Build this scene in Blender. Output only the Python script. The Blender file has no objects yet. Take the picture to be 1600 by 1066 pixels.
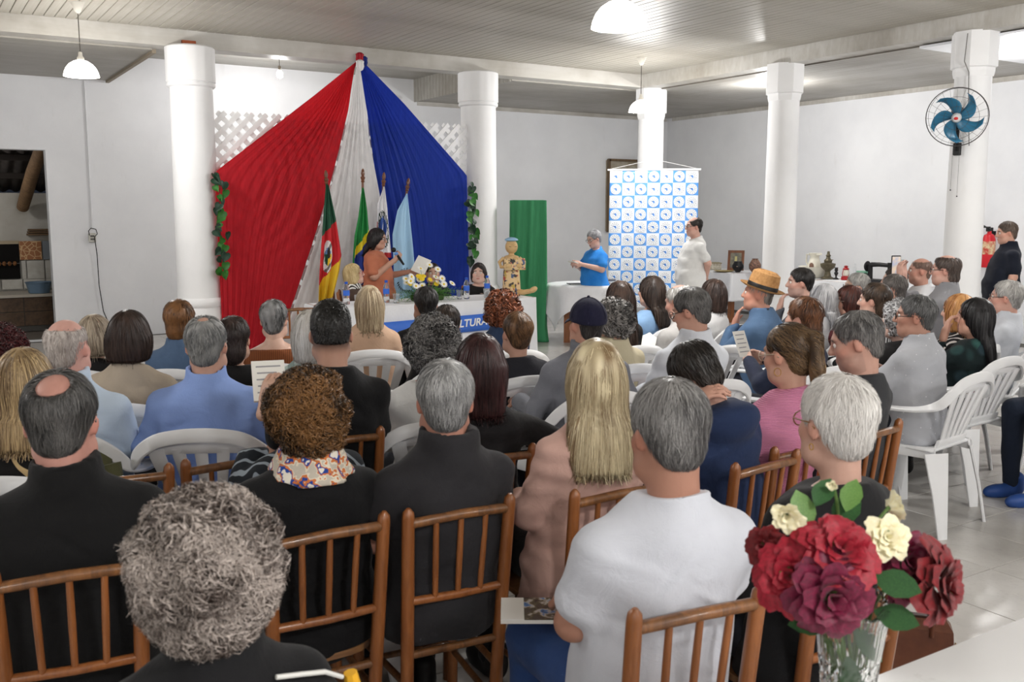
import bpy, math, random
import numpy as np
from mathutils import Vector, Matrix

# ---------------------------------------------------------------- camera, world, exposure
SC = bpy.context.scene
COL = SC.collection
cam_d = bpy.data.cameras.new('camera')
cam = bpy.data.objects.new('camera', cam_d); COL.objects.link(cam)
cam_d.sensor_width = 23.5; cam_d.sensor_fit = 'HORIZONTAL'
cam_d.lens = 23.5 * 1500.0 / 1600.0
cam_d.clip_start = 0.05; cam_d.clip_end = 100
cam.location = (0, 0, 1.66)
cam.rotation_euler = (math.radians(90) - math.atan2(201, 1500), 0, -math.radians(32.1))
cam_d.dof.use_dof = True; cam_d.dof.focus_distance = 8.0; cam_d.dof.aperture_fstop = 5.6
SC.camera = cam
W = bpy.data.worlds.new('world'); SC.world = W; W.use_nodes = True
W.node_tree.nodes['Background'].inputs[0].default_value = (0.012, 0.014, 0.02, 1)
W.node_tree.nodes['Background'].inputs[1].default_value = 1.0
SC.view_settings.view_transform = 'Standard'; SC.view_settings.look = 'None'
SC.view_settings.gamma = 1.0; SC.view_settings.use_curve_mapping = False
SC.view_settings.exposure = 0.10
LAMP_W, BULB_W = 150.0, 60.0            # pendant lamps and bare bulbs, watts
LAMP_COL = (1.0, 0.98, 0.96)

rng = np.random.RandomState(7)
random.seed(7)
PI = math.pi

# ---------------------------------------------------------------- materials
def lin(c):
    """sRGB 0-255 triple -> linear"""
    return tuple((v / 255 / 12.92) if v / 255 <= 0.04045 else ((v / 255 + 0.055) / 1.055) ** 2.4 for v in c[:3])

class NT:
    def __init__(s, name):
        s.m = bpy.data.materials.new(name); s.m.use_nodes = True
        s.t = s.m.node_tree; s.b = s.t.nodes['Principled BSDF']; s.out = s.t.nodes['Material Output']
        s.tc = None
    def n(s, typ, **kw):
        nd = s.t.nodes.new(typ)
        for k, v in kw.items(): setattr(nd, k, v)
        return nd
    def l(s, a, b): s.t.links.new(a, b)
    def coord(s, kind='Object', scale=(1, 1, 1), rot=(0, 0, 0)):
        if s.tc is None: s.tc = s.n('ShaderNodeTexCoord')
        mp = s.n('ShaderNodeMapping'); mp.inputs['Scale'].default_value = scale; mp.inputs['Rotation'].default_value = rot
        s.l(s.tc.outputs[kind], mp.inputs['Vector']); return mp.outputs[0]
    def noise(s, vec, scale=5, detail=4, rough=.55, dist=0):
        nd = s.n('ShaderNodeTexNoise'); nd.inputs['Scale'].default_value = scale; nd.inputs['Detail'].default_value = detail
        nd.inputs['Roughness'].default_value = rough; nd.inputs['Distortion'].default_value = dist
        s.l(vec, nd.inputs['Vector']); return nd.outputs['Fac']
    def ramp(s, fac, stops, interp='LINEAR'):
        nd = s.n('ShaderNodeValToRGB'); r = nd.color_ramp; r.interpolation = interp
        while len(r.elements) < len(stops): r.elements.new(0.5)
        for e, (p, c) in zip(r.elements, stops):
            e.position = p; e.color = (*c[:3], 1) if not isinstance(c, (int, float)) else (c, c, c, 1)
        s.l(fac, nd.inputs[0]); return nd.outputs[0]
    def mix(s, fac, a, b, mode='MIX'):
        nd = s.n('ShaderNodeMixRGB', blend_type=mode)
        for sock, v in ((nd.inputs[0], fac), (nd.inputs[1], a), (nd.inputs[2], b)):
            if hasattr(v, 'is_output'): s.l(v, sock)
            elif isinstance(v, (int, float)): sock.default_value = v if sock.type == 'VALUE' else (v, v, v, 1)
            else: sock.default_value = (*v[:3], 1)
        return nd.outputs[0]
    def bump(s, h, strength=.3, dist=.01):
        nd = s.n('ShaderNodeBump'); nd.inputs['Strength'].default_value = strength; nd.inputs['Distance'].default_value = dist
        s.l(h, nd.inputs['Height']); s.l(nd.outputs[0], s.b.inputs['Normal'])
    def base(s, v):
        if hasattr(v, 'is_output'): s.l(v, s.b.inputs['Base Color'])
        else: s.b.inputs['Base Color'].default_value = (*v[:3], 1)
    def set(s, **kw):
        for k, v in kw.items(): s.b.inputs[k].default_value = v

MC = {}
def mat(name, c, rough=.6, c2=None, scale=8, bump=0, bscale=60, metal=0, spec=.4, emit=None, estr=0, trans=0, ior=1.45, stretch=(1, 1, 1), coat=0, sheen=0):
    if name in MC: return MC[name]
    t = NT(name); c = lin(c)
    if c2 is not None:
        v = t.coord(scale=stretch); f = t.noise(v, scale)
        t.base(t.mix(t.ramp(f, [(.35, 0.0), (.65, 1.0)]), c, lin(c2)))
    else: t.base(c)
    t.set(Roughness=rough, Metallic=metal)
    t.b.inputs['Specular IOR Level'].default_value = spec
    t.b.inputs['IOR'].default_value = ior
    if trans: t.b.inputs['Transmission Weight'].default_value = trans
    if coat: t.b.inputs['Coat Weight'].default_value = coat
    if sheen: t.b.inputs['Sheen Weight'].default_value = sheen
    if emit is not None:
        t.b.inputs['Emission Color'].default_value = (*lin(emit), 1); t.b.inputs['Emission Strength'].default_value = estr
    if bump: t.bump(t.noise(t.coord(scale=stretch), bscale, 5), bump, .004)
    MC[name] = t.m; return t.m

def fabric(name, c, c2=None, kind='plain', rough=.85, scale=40, rot=(0, 0, 0)):
    """woven or printed cloth; prints are flat pattern"""
    if name in MC: return MC[name]
    t = NT(name); a = lin(c); b = lin(c2) if c2 else tuple(v * .8 for v in a)
    v = t.coord(rot=rot)
    if kind == 'plain':
        f = t.noise(v, 9, 5); col = t.mix(t.ramp(f, [(.35, 0.0), (.7, .35)]), a, b)
    elif kind == 'stripes':
        w = t.n('ShaderNodeTexWave', wave_type='BANDS', bands_direction='X'); w.inputs['Scale'].default_value = scale
        w.inputs['Distortion'].default_value = 1.2; w.inputs['Detail Scale'].default_value = .6; t.l(v, w.inputs['Vector'])
        col = t.ramp(w.outputs['Fac'], [(.48, a), (.52, b)])
    elif kind == 'zebra':
        w = t.n('ShaderNodeTexWave', wave_type='BANDS', bands_direction='DIAGONAL'); w.inputs['Scale'].default_value = scale
        w.inputs['Distortion'].default_value = 9; w.inputs['Detail'].default_value = 1.5; w.inputs['Detail Scale'].default_value = 1.1; t.l(v, w.inputs['Vector'])
        col = t.ramp(w.outputs['Fac'], [(.80, a), (.86, b)])
    elif kind == 'floral':
        vo = t.n('ShaderNodeTexVoronoi'); vo.inputs['Scale'].default_value = scale; t.l(v, vo.inputs['Vector'])
        hs = t.ramp(vo.outputs['Color'], [(.0, (.02, .05, .05)), (.35, (.02, .04, .05)), (.5, (.35, .03, .06)), (.62, (.03, .09, .08)), (.78, (.4, .33, .25)), (.9, (.02, .03, .04))], 'CONSTANT')
        edge = t.ramp(vo.outputs['Distance'], [(.3, 1.0), (.45, 0.0)])
        col = t.mix(edge, a, hs)
    elif kind == 'dots':
        vo = t.n('ShaderNodeTexVoronoi'); vo.inputs['Scale'].default_value = scale; vo.inputs['Randomness'].default_value = .35; t.l(v, vo.inputs['Vector'])
        col = t.ramp(vo.outputs['Distance'], [(.075, b), (.095, a)])
    elif kind == 'knit':
        w = t.n('ShaderNodeTexWave', wave_type='BANDS', bands_direction='Z'); w.inputs['Scale'].default_value = scale; w.inputs['Distortion'].default_value = 1.0
        w.inputs['Detail Scale'].default_value = 6; t.l(v, w.inputs['Vector'])
        col = t.mix(t.ramp(w.outputs['Fac'], [(.2, 0.0), (.8, 1.0)]), b, a)
        t.bump(w.outputs['Fac'], .6, .006)
    elif kind == 'scarf':
        vo = t.n('ShaderNodeTexVoronoi'); vo.inputs['Scale'].default_value = scale; t.l(v, vo.inputs['Vector'])
        col = t.ramp(t.noise(v, 30, 2), [(.35, (.55, .5, .42)), (.45, (.75, .68, .55)), (.5, (.6, .18, .05)), (.56, (.02, .06, .3)), (.62, (.8, .75, .65))], 'CONSTANT')
    t.base(col); t.set(Roughness=rough); t.b.inputs['Specular IOR Level'].default_value = .2; t.b.inputs['Sheen Weight'].default_value = .05
    if kind != 'knit':
        n1 = t.noise(t.coord(), 14, 4, .6, .6); n2 = t.noise(t.coord(), 420, 2)
        ad = t.n('ShaderNodeMath', operation='MULTIPLY_ADD'); t.l(n2, ad.inputs[0]); ad.inputs[1].default_value = .12; t.l(n1, ad.inputs[2])
        t.bump(ad.outputs[0], .35, .012)
    MC[name] = t.m; return t.m

def wood(name, c, c2, rough=.35, scale=3, stretch=(12, 12, 1), coat=.2):
    if name in MC: return MC[name]
    t = NT(name); v = t.coord(scale=stretch); f = t.noise(v, scale, 6, .6, 1.2)
    col = t.mix(t.ramp(f, [(.3, 0.0), (.7, 1.0)]), lin(c), lin(c2))
    g = t.noise(t.coord(), 2.5, 3)
    col = t.mix(t.ramp(g, [(.45, 0.0), (.75, .5)]), col, tuple(x * .45 for x in lin(c2)))
    t.base(col); t.set(Roughness=rough); t.b.inputs['Coat Weight'].default_value = coat; t.bump(f, .15, .003)
    MC[name] = t.m; return t.m

# ---------------------------------------------------------------- mesh helpers
def rz(a):
    c, s = math.cos(a), math.sin(a); return np.array([[c, -s, 0], [s, c, 0], [0, 0, 1.]])
def rx(a):
    c, s = math.cos(a), math.sin(a); return np.array([[1., 0, 0], [0, c, -s], [0, s, c]])
def ry(a):
    c, s = math.cos(a), math.sin(a); return np.array([[c, 0, s], [0, 1., 0], [-s, 0, c]])
def V(*a): return np.array(a, float)
def unit(v):
    v = np.asarray(v, float); return v / (np.linalg.norm(v) + 1e-12)
def frame(z, hint=(0, 0, 1)):
    z = unit(z); h = np.array(hint, float)
    if abs(z @ h) > .98: h = np.array((1., 0, 0)) if abs(z[0]) < .9 else np.array((0, 1., 0))
    x = unit(np.cross(h, z)); return np.stack([x, np.cross(z, x), z], 1)

class MB:
    """collects shapes; build() links them as one mesh object"""
    def __init__(s): s.v, s.f, s.mi, s.n = [], [], [], 0
    def raw(s, v, f, mi=0):
        v = np.asarray(v, float).reshape(-1, 3); s.v.append(v)
        o = s.n; s.f += [tuple(i + o for i in q) for q in f]; s.mi += [mi] * len(f); s.n += len(v); return s
    def box(s, c, h, R=None, mi=0, bev=0):
        hx, hy, hz = h
        if bev:
            b = min(bev, .49 * 2 * min(h)); pts = []
            prof = [(hz, b), (hz - b, 0), (-hz + b, 0), (-hz, b)]
            for z, ins in prof:
                x, y = hx - ins, hy - ins
                pts += [(x - b * .6, y, z), (x, y - b * .6, z), (x, -y + b * .6, z), (x - b * .6, -y, z), (-x + b * .6, -y, z), (-x, -y + b * .6, z), (-x, y - b * .6, z), (-x + b * .6, y, z)]
            v = np.array(pts); f = [tuple(range(7, -1, -1))]
            for k in range(3):
                for i in range(8): f.append((8 * k + i, 8 * k + (i + 1) % 8, 8 * k + 8 + (i + 1) % 8, 8 * k + 8 + i))
            f.append(tuple(range(24, 32)))
        else:
            v = np.array([(x, y, z) for z in (-hz, hz) for y in (-hy, hy) for x in (-hx, hx)])
            f = [(0, 2, 3, 1), (4, 5, 7, 6), (0, 1, 5, 4), (2, 6, 7, 3), (0, 4, 6, 2), (1, 3, 7, 5)]
        if R is not None: v = v @ R.T
        return s.raw(v + np.array(c), f, mi)
    def cyl(s, a, b, r1, r2=None, seg=12, mi=0, caps=True):
        r2 = r1 if r2 is None else r2; a, b = np.array(a, float), np.array(b, float); F = frame(b - a)
        t = np.arange(seg) * 2 * PI / seg; ring = np.stack([np.cos(t), np.sin(t)], 1)
        v = np.concatenate([a + ring @ F[:, :2].T * r1, b + ring @ F[:, :2].T * r2])
        f = [(i, (i + 1) % seg, seg + (i + 1) % seg, seg + i) for i in range(seg)]
        if caps: f += [tuple(range(seg - 1, -1, -1)), tuple(range(seg, 2 * seg))]
        return s.raw(v, f, mi)
    def lathe(s, prof, c=(0, 0, 0), seg=24, mi=0, R=None, wob=None):
        """prof: list of (r, z) bottom to top"""
        t = np.arange(seg) * 2 * PI / seg; v = []
        for r, z in prof:
            rr = r * (wob(t) if wob else 1); v.append(np.stack([np.cos(t) * rr, np.sin(t) * rr, np.full(seg, z)], 1))
        v = np.concatenate(v); f = []
        for k in range(len(prof) - 1):
            for i in range(seg): f.append((k * seg + i, k * seg + (i + 1) % seg, (k + 1) * seg + (i + 1) % seg, (k + 1) * seg + i))
        if prof[0][0] > 1e-5: f.append(tuple(range(seg - 1, -1, -1)))
        if prof[-1][0] > 1e-5: f.append(tuple(range((len(prof) - 1) * seg, len(prof) * seg)))
        if R is not None: v = v @ R.T
        return s.raw(v + np.array(c), f, mi)
    def tube(s, pts, r, seg=8, mi=0, closed=False):
        P = np.array(pts, float); n = len(P); rr = np.broadcast_to(np.asarray(r, float), (n,))
        T = np.zeros_like(P)
        for i in range(n):
            T[i] = unit(P[(i + 1) % n] - P[i - 1]) if closed else unit(P[min(i + 1, n - 1)] - P[max(i - 1, 0)])
        F = frame(T[0]); X = F[:, 0]; v = []; t = np.arange(seg) * 2 * PI / seg
        for i in range(n):
            X = unit(X - T[i] * (X @ T[i])); Y = np.cross(T[i], X)
            v.append(P[i] + rr[i] * (np.outer(np.cos(t), X) + np.outer(np.sin(t), Y)))
        f = []
        for k in range(n if closed else n - 1):
            k2 = (k + 1) % n
            for i in range(seg): f.append((k * seg + i, k * seg + (i + 1) % seg, k2 * seg + (i + 1) % seg, k2 * seg + i))
        if not closed: f += [tuple(range(seg - 1, -1, -1)), tuple(range((n - 1) * seg, n * seg))]
        return s.raw(np.concatenate(v), f, mi)
    def sweep(s, pts, nrm, w, t, mi=0):
        """flat rounded bar along pts; nrm = thin direction; w half width, t half thickness (scalar or per point)"""
        P = np.array(pts, float); N = np.array(nrm, float); n = len(P); w = np.broadcast_to(w, (n,)); t = np.broadcast_to(t, (n,)); v = []
        for i in range(n):
            T = unit(P[min(i + 1, n - 1)] - P[max(i - 1, 0)]); nn = unit(N[i] - T * (N[i] @ T)); sd = np.cross(T, nn)
            for a, b in ((1, .5), (.8, 1), (-.8, 1), (-1, .5), (-1, -.5), (-.8, -1), (.8, -1), (1, -.5)): v.append(P[i] + sd * a * w[i] + nn * b * t[i])
        f = [(k * 8 + i, k * 8 + (i + 1) % 8, k * 8 + 8 + (i + 1) % 8, k * 8 + 8 + i) for k in range(n - 1) for i in range(8)]
        f += [tuple(range(7, -1, -1)), tuple(range(8 * n - 8, 8 * n))]
        return s.raw(v, f, mi)
    def prism(s, poly, z0, z1, R=None, c=(0, 0, 0), mi=0):
        n = len(poly); v = np.array([(x, y, z0) for x, y in poly] + [(x, y, z1) for x, y in poly], float)
        f = [tuple(range(n - 1, -1, -1)), tuple(range(n, 2 * n))] + [(i, (i + 1) % n, n + (i + 1) % n, n + i) for i in range(n)]
        if R is not None: v = v @ R.T
        return s.raw(v + np.array(c), f, mi)
    def sphere(s, c, r, seg=12, rings=8, mi=0, R=None):
        r = np.broadcast_to(np.asarray(r, float), (3,)); v = [(0, 0, -1)]
        for k in range(1, rings):
            a = PI * k / rings - PI / 2
            for i in range(seg): v.append((math.cos(a) * math.cos(2 * PI * i / seg), math.cos(a) * math.sin(2 * PI * i / seg), math.sin(a)))
        v.append((0, 0, 1)); L = len(v) - 1; f = [(0, 1 + (i + 1) % seg, 1 + i) for i in range(seg)]
        for k in range(rings - 2):
            for i in range(seg): f.append((1 + k * seg + i, 1 + k * seg + (i + 1) % seg, 1 + (k + 1) * seg + (i + 1) % seg, 1 + (k + 1) * seg + i))
        o = 1 + (rings - 2) * seg
        f += [(L, o + i, o + (i + 1) % seg) for i in range(seg)]
        v = np.array(v) * r
        if R is not None: v = v @ R.T
        return s.raw(v + np.array(c), f, mi)
    def grid(s, fn, nu, nv, mi=0, mifn=None):
        """fn(u,v) -> point; open sheet"""
        v = [fn(i / nu, j / nv) for j in range(nv + 1) for i in range(nu + 1)]; f = []; o = s.n; m = []
        for j in range(nv):
            for i in range(nu):
                f.append((j * (nu + 1) + i, j * (nu + 1) + i + 1, (j + 1) * (nu + 1) + i + 1, (j + 1) * (nu + 1) + i))
                m.append(mifn((i + .5) / nu, (j + .5) / nv) if mifn else mi)
        s.raw(v, f); s.mi[-len(m):] = m; return s
    def xf(s, R=None, t=(0, 0, 0)):
        s.v = [(v @ R.T if R is not None else v) + np.array(t) for v in s.v]; return s
    def build(s, name, m, parent=None, smooth=True, **kw):
        me = bpy.data.meshes.new(name); me.from_pydata(np.concatenate(s.v).tolist(), [], s.f); 
        for x in (m if isinstance(m, (list, tuple)) else [m]): me.materials.append(x)
        if any(s.mi): me.polygons.foreach_set('material_index', s.mi)
        if smooth: shade(me)
        return link(name, me, parent, **kw)

def shade(me, ang=40):
    me.polygons.foreach_set('use_smooth', [True] * len(me.polygons))
    try: me.set_sharp_from_angle(angle=math.radians(ang))
    except Exception: pass

def link(name, me, parent=None, loc=None, rot=None, **kw):
    o = bpy.data.objects.new(name, me); COL.objects.link(o)
    if parent is not None: o.parent = parent
    if loc is not None: o.location = loc
    if rot is not None: o.rotation_euler = rot
    return tag(o, **kw)
def tag(o, label=None, cat=None, group=None, kind=None):
    if label: o['label'] = label
    if cat: o['category'] = cat
    if group: o['group'] = group
    if kind: o['kind'] = kind
    return o
def thing(name, label, cat, loc=(0, 0, 0), rotz=0, group=None):
    o = bpy.data.objects.new(name, None); COL.objects.link(o); o.empty_display_size = .1
    o.location = loc; o.rotation_euler = (0, 0, rotz); return tag(o, label, cat, group)
def copy_tree(o, parent=None):
    c = o.copy(); COL.objects.link(c)
    if parent is not None: c.parent = parent
    for ch in list(o.children): copy_tree(ch, c)
    return c
def solid(me_obj, t):
    """give an open cloth sheet a real thickness"""
    md = me_obj.modifiers.new('thickness', 'SOLIDIFY'); md.thickness = t; md.offset = 0; return me_obj
def text_mesh(txt, size, R, c, m, name, parent, depth=.001, **kw):
    cu = bpy.data.curves.new(name, 'FONT'); cu.body = txt; cu.size = size; cu.align_x = 'CENTER'; cu.align_y = 'CENTER'; cu.extrude = depth
    if kw.pop('bold', False): cu.offset = size * .025
    to = bpy.data.objects.new('tmp', cu); me = bpy.data.meshes.new_from_object(to)
    n = len(me.vertices); a = np.empty(n * 3); me.vertices.foreach_get('co', a); a = a.reshape(-1, 3) @ np.asarray(R).T + np.array(c)
    me.vertices.foreach_set('co', a.ravel()); me.materials.clear(); me.materials.append(m)
    bpy.data.objects.remove(to); return link(name, me, parent, **kw)
# ---------------------------------------------------------------- the setting
def wall_mat(name, c, c2, dirt=.25):
    t = NT(name); v = t.coord()
    big = t.noise(v, .9, 5, .6); fine = t.noise(t.coord(scale=(1, 1, .25)), 6, 6, .65)
    col = t.mix(t.ramp(big, [(.4, 0.0), (.7, 1.0)]), lin(c), lin(c2))
    col = t.mix(t.ramp(fine, [(.62, 0.0), (.8, dirt)]), col, lin((188, 184, 178)))
    t.base(col); t.set(Roughness=.75); t.b.inputs['Specular IOR Level'].default_value = .25
    t.bump(t.noise(t.coord(), 40, 6, .7), .12, .01); return t.m
def board_mat(name, c, c2, axis, pitch=.1, rough=.45, lines=True):
    """old painted boards; fine joints drawn only where they are too far to tell apart"""
    t = NT(name); st = (14, .5, 4) if axis == 'Y' else (.5, 14, 4)
    f = t.noise(t.coord(scale=st), 1.2, 6, .65, .4); g = t.noise(t.coord(), .8, 5, .6)
    col = t.mix(t.ramp(f, [(.35, 0.0), (.7, 1.0)]), lin(c), lin(c2))
    col = t.mix(t.ramp(g, [(.42, 0.0), (.72, .75)]), col, lin((132, 124, 110)))
    h = f
    if lines:
        sp = t.n('ShaderNodeSeparateXYZ'); t.l(t.coord(), sp.inputs[0])
        m = t.n('ShaderNodeMath', operation='PINGPONG'); t.l(sp.outputs[0 if axis == 'Y' else 1], m.inputs[0]); m.inputs[1].default_value = pitch / 2
        ln = t.ramp(m.outputs[0], [(.0, 1.0), (.006, 0.0)]); col = t.mix(ln, col, lin((96, 90, 82)))
    t.base(col); t.set(Roughness=rough); t.b.inputs['Specular IOR Level'].default_value = .4
    t.bump(h, .15, .01); return t.m

m_wall = wall_mat('whitewashed_wall', (232, 233, 235), (222, 223, 226))
m_col = wall_mat('column_paint', (240, 240, 240), (230, 230, 231), .15)
m_ceil = board_mat('ceiling_boards', (184, 180, 170), (164, 158, 146), 'Y', lines=False)
m_ceil_gap = mat('ceiling_gap', (70, 66, 60), .9)
m_aisle_y = board_mat('aisle_boards', (182, 180, 175), (154, 150, 142), 'Y')
m_aisle_x = board_mat('aisle_boards_back', (178, 175, 168), (154, 150, 141), 'X')
m_beam = board_mat('beam_paint', (206, 204, 199), (188, 184, 176), 'X', lines=False)
m_white = mat('white_paint', (238, 238, 238), .5)

t = NT('floor_tile'); f = t.noise(t.coord(), 3, 6, .6); f2 = t.noise(t.coord(), 60, 3)
col = t.mix(t.ramp(f, [(.35, 0.0), (.7, 1.0)]), lin((196, 193, 189)), lin((180, 177, 172)))
t.base(t.mix(t.ramp(f2, [(.55, 0.0), (.75, .25)]), col, lin((160, 156, 150)))); t.set(Roughness=.22)
m_tile = t.m
m_grout = mat('grout', (88, 86, 82), .9)

ZC, ZA, ZR = 3.56, 3.37, 3.70          # main ceiling, aisle ceiling, raised bay
XL, XR, YB, YF = -4.5, 12.0, 13.75, -4.5
XC, YC = 8.97, 10.8                    # column lines

fl = MB().box(((XL + XR) / 2, (YB + YF) / 2 + .1, -.06), ((XR - XL) / 2 + .1, (YB - YF) / 2 + .2, .055)).build('floor', m_grout, kind='structure', label='floor of large light grey ceramic tiles')
P = .462; X0, Y0 = 4.6525 % P, 2.926 % P
# tile lines measured on the floor beside the vase: one joint at x = 4.653, one at y = 2.926
tb = MB().box((0, 0, 0), (P / 2 - .0022, P / 2 - .0022, .006), bev=.002); tm = None
near, rest = [], []
F2, R2 = (math.sin(math.radians(32.1)), math.cos(math.radians(32.1))), (math.cos(math.radians(32.1)), -math.sin(math.radians(32.1)))
for i in range(-10, 27):
    for j in range(-10, 31):
        x, y = X0 + (i + .5) * P, Y0 + (j + .5) * P
        if not (XL < x - P / 2 and x + P / 2 < XR and YF < y - P / 2 and y + P / 2 < YB): continue
        dep, lat = x * F2[0] + y * F2[1], x * R2[0] + y * R2[1]
        (near if 1.6 < dep < 7.6 and abs(lat) < .56 * dep + .3 else rest).append((dep, x, y))
near.sort(); rest += near[290:]; near = near[:290]
for d, x, y in near:
    if tm is None:
        o = tb.build('tile', m_tile, fl, False, loc=(x, y, -.001)); tm = o.data
    else: link('tile', tm, fl, loc=(x, y, -.001))
mb = MB()
for d, x, y in rest: mb.box((x, y, -.001), (P / 2 - .0022, P / 2 - .0022, .006))
mb.build('outer_tiles', m_tile, fl, False, kind='stuff')

w = MB(); DX0, DX1, DZ = -.35, 1.58, 2.45            # doorway in the back wall
w.box(((XL + DX0) / 2, YB + .1, 1.85), ((DX0 - XL) / 2, .1, 1.95)); w.box(((DX1 + XR) / 2 + .1, YB + .1, 1.85), ((XR - DX1) / 2 + .1, .1, 1.95))
w.box(((DX0 + DX1) / 2, YB + .1, (DZ + 3.8) / 2), ((DX1 - DX0) / 2, .1, (3.8 - DZ) / 2))
w.box(((DX0 + DX1) / 2, YB + .1, -.05), ((DX1 - DX0) / 2, .1, .05))
w.build('wall_back', m_wall, smooth=False, kind='structure', label='white back wall with a doorway')
MB().box((XR + .1, (YB + YF) / 2, 1.85), (.1, (YB - YF) / 2 + .2, 1.95)).build('wall_right', m_wall, smooth=False, kind='structure', label='white side wall behind the columns')
MB().box((XL - .1, (YB + YF) / 2, 1.85), (.1, (YB - YF) / 2 + .2, 1.95)).build('wall_left', m_wall, smooth=False, kind='structure', label='white wall on the far left')
MB().box(((XL + XR) / 2, YF - .1, 1.85), ((XR - XL) / 2, .1, 1.95)).build('wall_front', m_wall, smooth=False, kind='structure', label='white wall behind the viewer')
pl = MB().box((6.38, YB - .04, 1.72), (.12, .04, 1.72), bev=.01).build('trim_1', m_wall, kind='structure', label='shallow white pilaster on the back wall')

# main ceiling: slab + planks running in depth
ce = MB().box(((XL + XC) / 2, (YF + YC) / 2, ZC + .06), ((XC - XL) / 2 + .1, (YC - YF) / 2 + .1, .04)).build('ceiling', m_ceil_gap, smooth=False, kind='structure', label='board ceiling of the main hall, painted off-white')
bw = .098; pk = MB().box((0, 0, 0), (bw / 2 - .0025, (10.66 - YF) / 2, .012), bev=.004); pm = None
for i in range(int((XC - .14 - XL) / bw)):
    x = XL + (i + .5) * bw; zz = ZC + .011 + random.uniform(-.0015, .0015)
    if pm is None:
        o = pk.build('plank', m_ceil, ce, False, loc=(x, (10.66 + YF) / 2, zz)); pm = o.data
    else: link('plank', pm, ce, loc=(x, (10.66 + YF) / 2, zz))
MB().box(((XL + 9.1) / 2, YC, (3.395 + ZC) / 2 + .01), ((9.1 - XL) / 2, .13, (ZC - 3.395) / 2 + .02)).build('trim_2', m_beam, smooth=False, kind='structure', label='white ceiling beam over the back columns')
MB().box((XC, (YC + YF) / 2 - .13, (3.395 + ZC) / 2 + .01), (.13, (YC - YF) / 2, (ZC - 3.395) / 2 + .02)).build('trim_3', m_beam, smooth=False, kind='structure', label='white ceiling beam over the side columns')
BX0, BX1 = 2.35, 6.85
def aisle(name, x0, x1, y0, y1, z, m, lab, th=.04):
    return MB().box(((x0 + x1) / 2, (y0 + y1) / 2, z + th), ((x1 - x0) / 2, (y1 - y0) / 2, th)).build(name, m, smooth=False, kind='structure', label=lab)
aisle('ceiling', XL, BX0, YC + .13, YB, ZA, m_aisle_x, 'low board ceiling above the doorway', .18)
aisle('ceiling', BX1, XR, YC + .13, YB, ZA, m_aisle_x, 'low board ceiling behind the corner column', .18)
aisle('ceiling', BX0, BX1, YC + .13, YB, ZR, m_aisle_x, 'raised board ceiling behind the draped curtain')
aisle('ceiling', XC + .13, XR, YF, YC + .13, ZA, m_aisle_y, 'stained low board ceiling along the side wall')
MB().box((BX1 - .012, (YC + YB) / 2 + .07, 3.53), (.012, (YB - YC) / 2 - .07, .17)).build('trim_4', m_aisle_x, smooth=False, kind='structure', label='boarded side of the raised ceiling bay')
pv = MB().box((10.15, 4.2, ZA - .015), (1.12, 2.25, .012)).build('trim_5', mat('white_pvc', (236, 238, 242), .3), smooth=False, kind='structure', label='white plastic ceiling panel by the side wall')
for nm, a, b in (('trim_6', (BX0 + .02, YC + .14), (BX0 + .02, YB)),):
    MB().box(((a[0] + b[0]) / 2, (a[1] + b[1]) / 2, ZA - .01), (.02, (b[1] - a[1]) / 2, .02)).build(nm, mat('edge_wood', (150, 138, 120), .6), smooth=False, kind='structure', label='wooden edge strip of the raised ceiling bay')
MB().box((XR - .012, (YF + YC) / 2 + 1.4, ZA - .03), (.012, (YC - YF) / 2 + 1.4, .03)).build('trim_7', m_beam, smooth=False, kind='structure', label='board trim on top of the side wall')
MB().box(((BX1 + XR) / 2, YB - .012, ZA - .03), ((XR - BX1) / 2 - .03, .012, .03)).build('trim_8', m_beam, smooth=False, kind='structure', label='board trim on top of the back wall')

# columns
def column(x, y, r, lab, octa=False):
    root = thing('column', lab, 'column', (x, y, 0)); root['kind'] = 'structure'
    MB().lathe([(r * 1.02, .72), (r, .76), (r * .985, 1.6), (r * .94, 2.94), (r * .94, 2.99)], seg=36).build('shaft', m_col, root)
    if octa:
        MB().lathe([(r * 1.02, 2.97), (r * 1.08, 3.02), (r * 1.08, 3.05), (r * 1.2, 3.06), (r * 1.2, 3.395)], seg=8, R=rz(PI / 8)).build('capital', m_col, root, False)
    else:
        seg = 60
        wob = lambda t: 1 + .012 * (np.arange(len(t)) % 4 < 2)
        MB().lathe([(r * .97, 2.97), (r * 1.05, 2.985), (r * 1.05, 3.01), (r * 1.0, 3.02), (r * 1.07, 3.03), (r * 1.07, 3.38), (r * 1.0, 3.395)], seg=seg, wob=wob).build('capital', m_col, root)
    MB().lathe([(r * 1.1, 0), (r * 1.1, .62), (r * 1.06, .64), (r * 1.12, .66), (r * 1.12, .71), (r * 1.02, .74)], seg=60, wob=None if octa else (lambda t: 1 + .01 * (np.arange(len(t)) % 4 < 2))).build('column_base', m_col, root)
    return root
c1 = column(2.68, YC - .1, .235, 'thick white round column beside the red drape')
column(6.21, YC - .1, .235, 'white round column between the blue drape and the green cloth')
column(9.10, YC - .02, .19, 'white corner column behind the checkered banner', True)
column(XC, 8.2, .19, 'white column behind the dark-haired man with hand on chin', True)
cf = column(XC, 5.79, .18, 'white column carrying the wall fan', True)
MB().box((2.66, YC - .13, 3.42), (.07, .05, .03)).build('brick', mat('bare_brick', (176, 98, 66), .9, (150, 80, 52)), smooth=False, label='bare orange brick on top of the thick column by the red drape', cat='brick')

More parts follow.
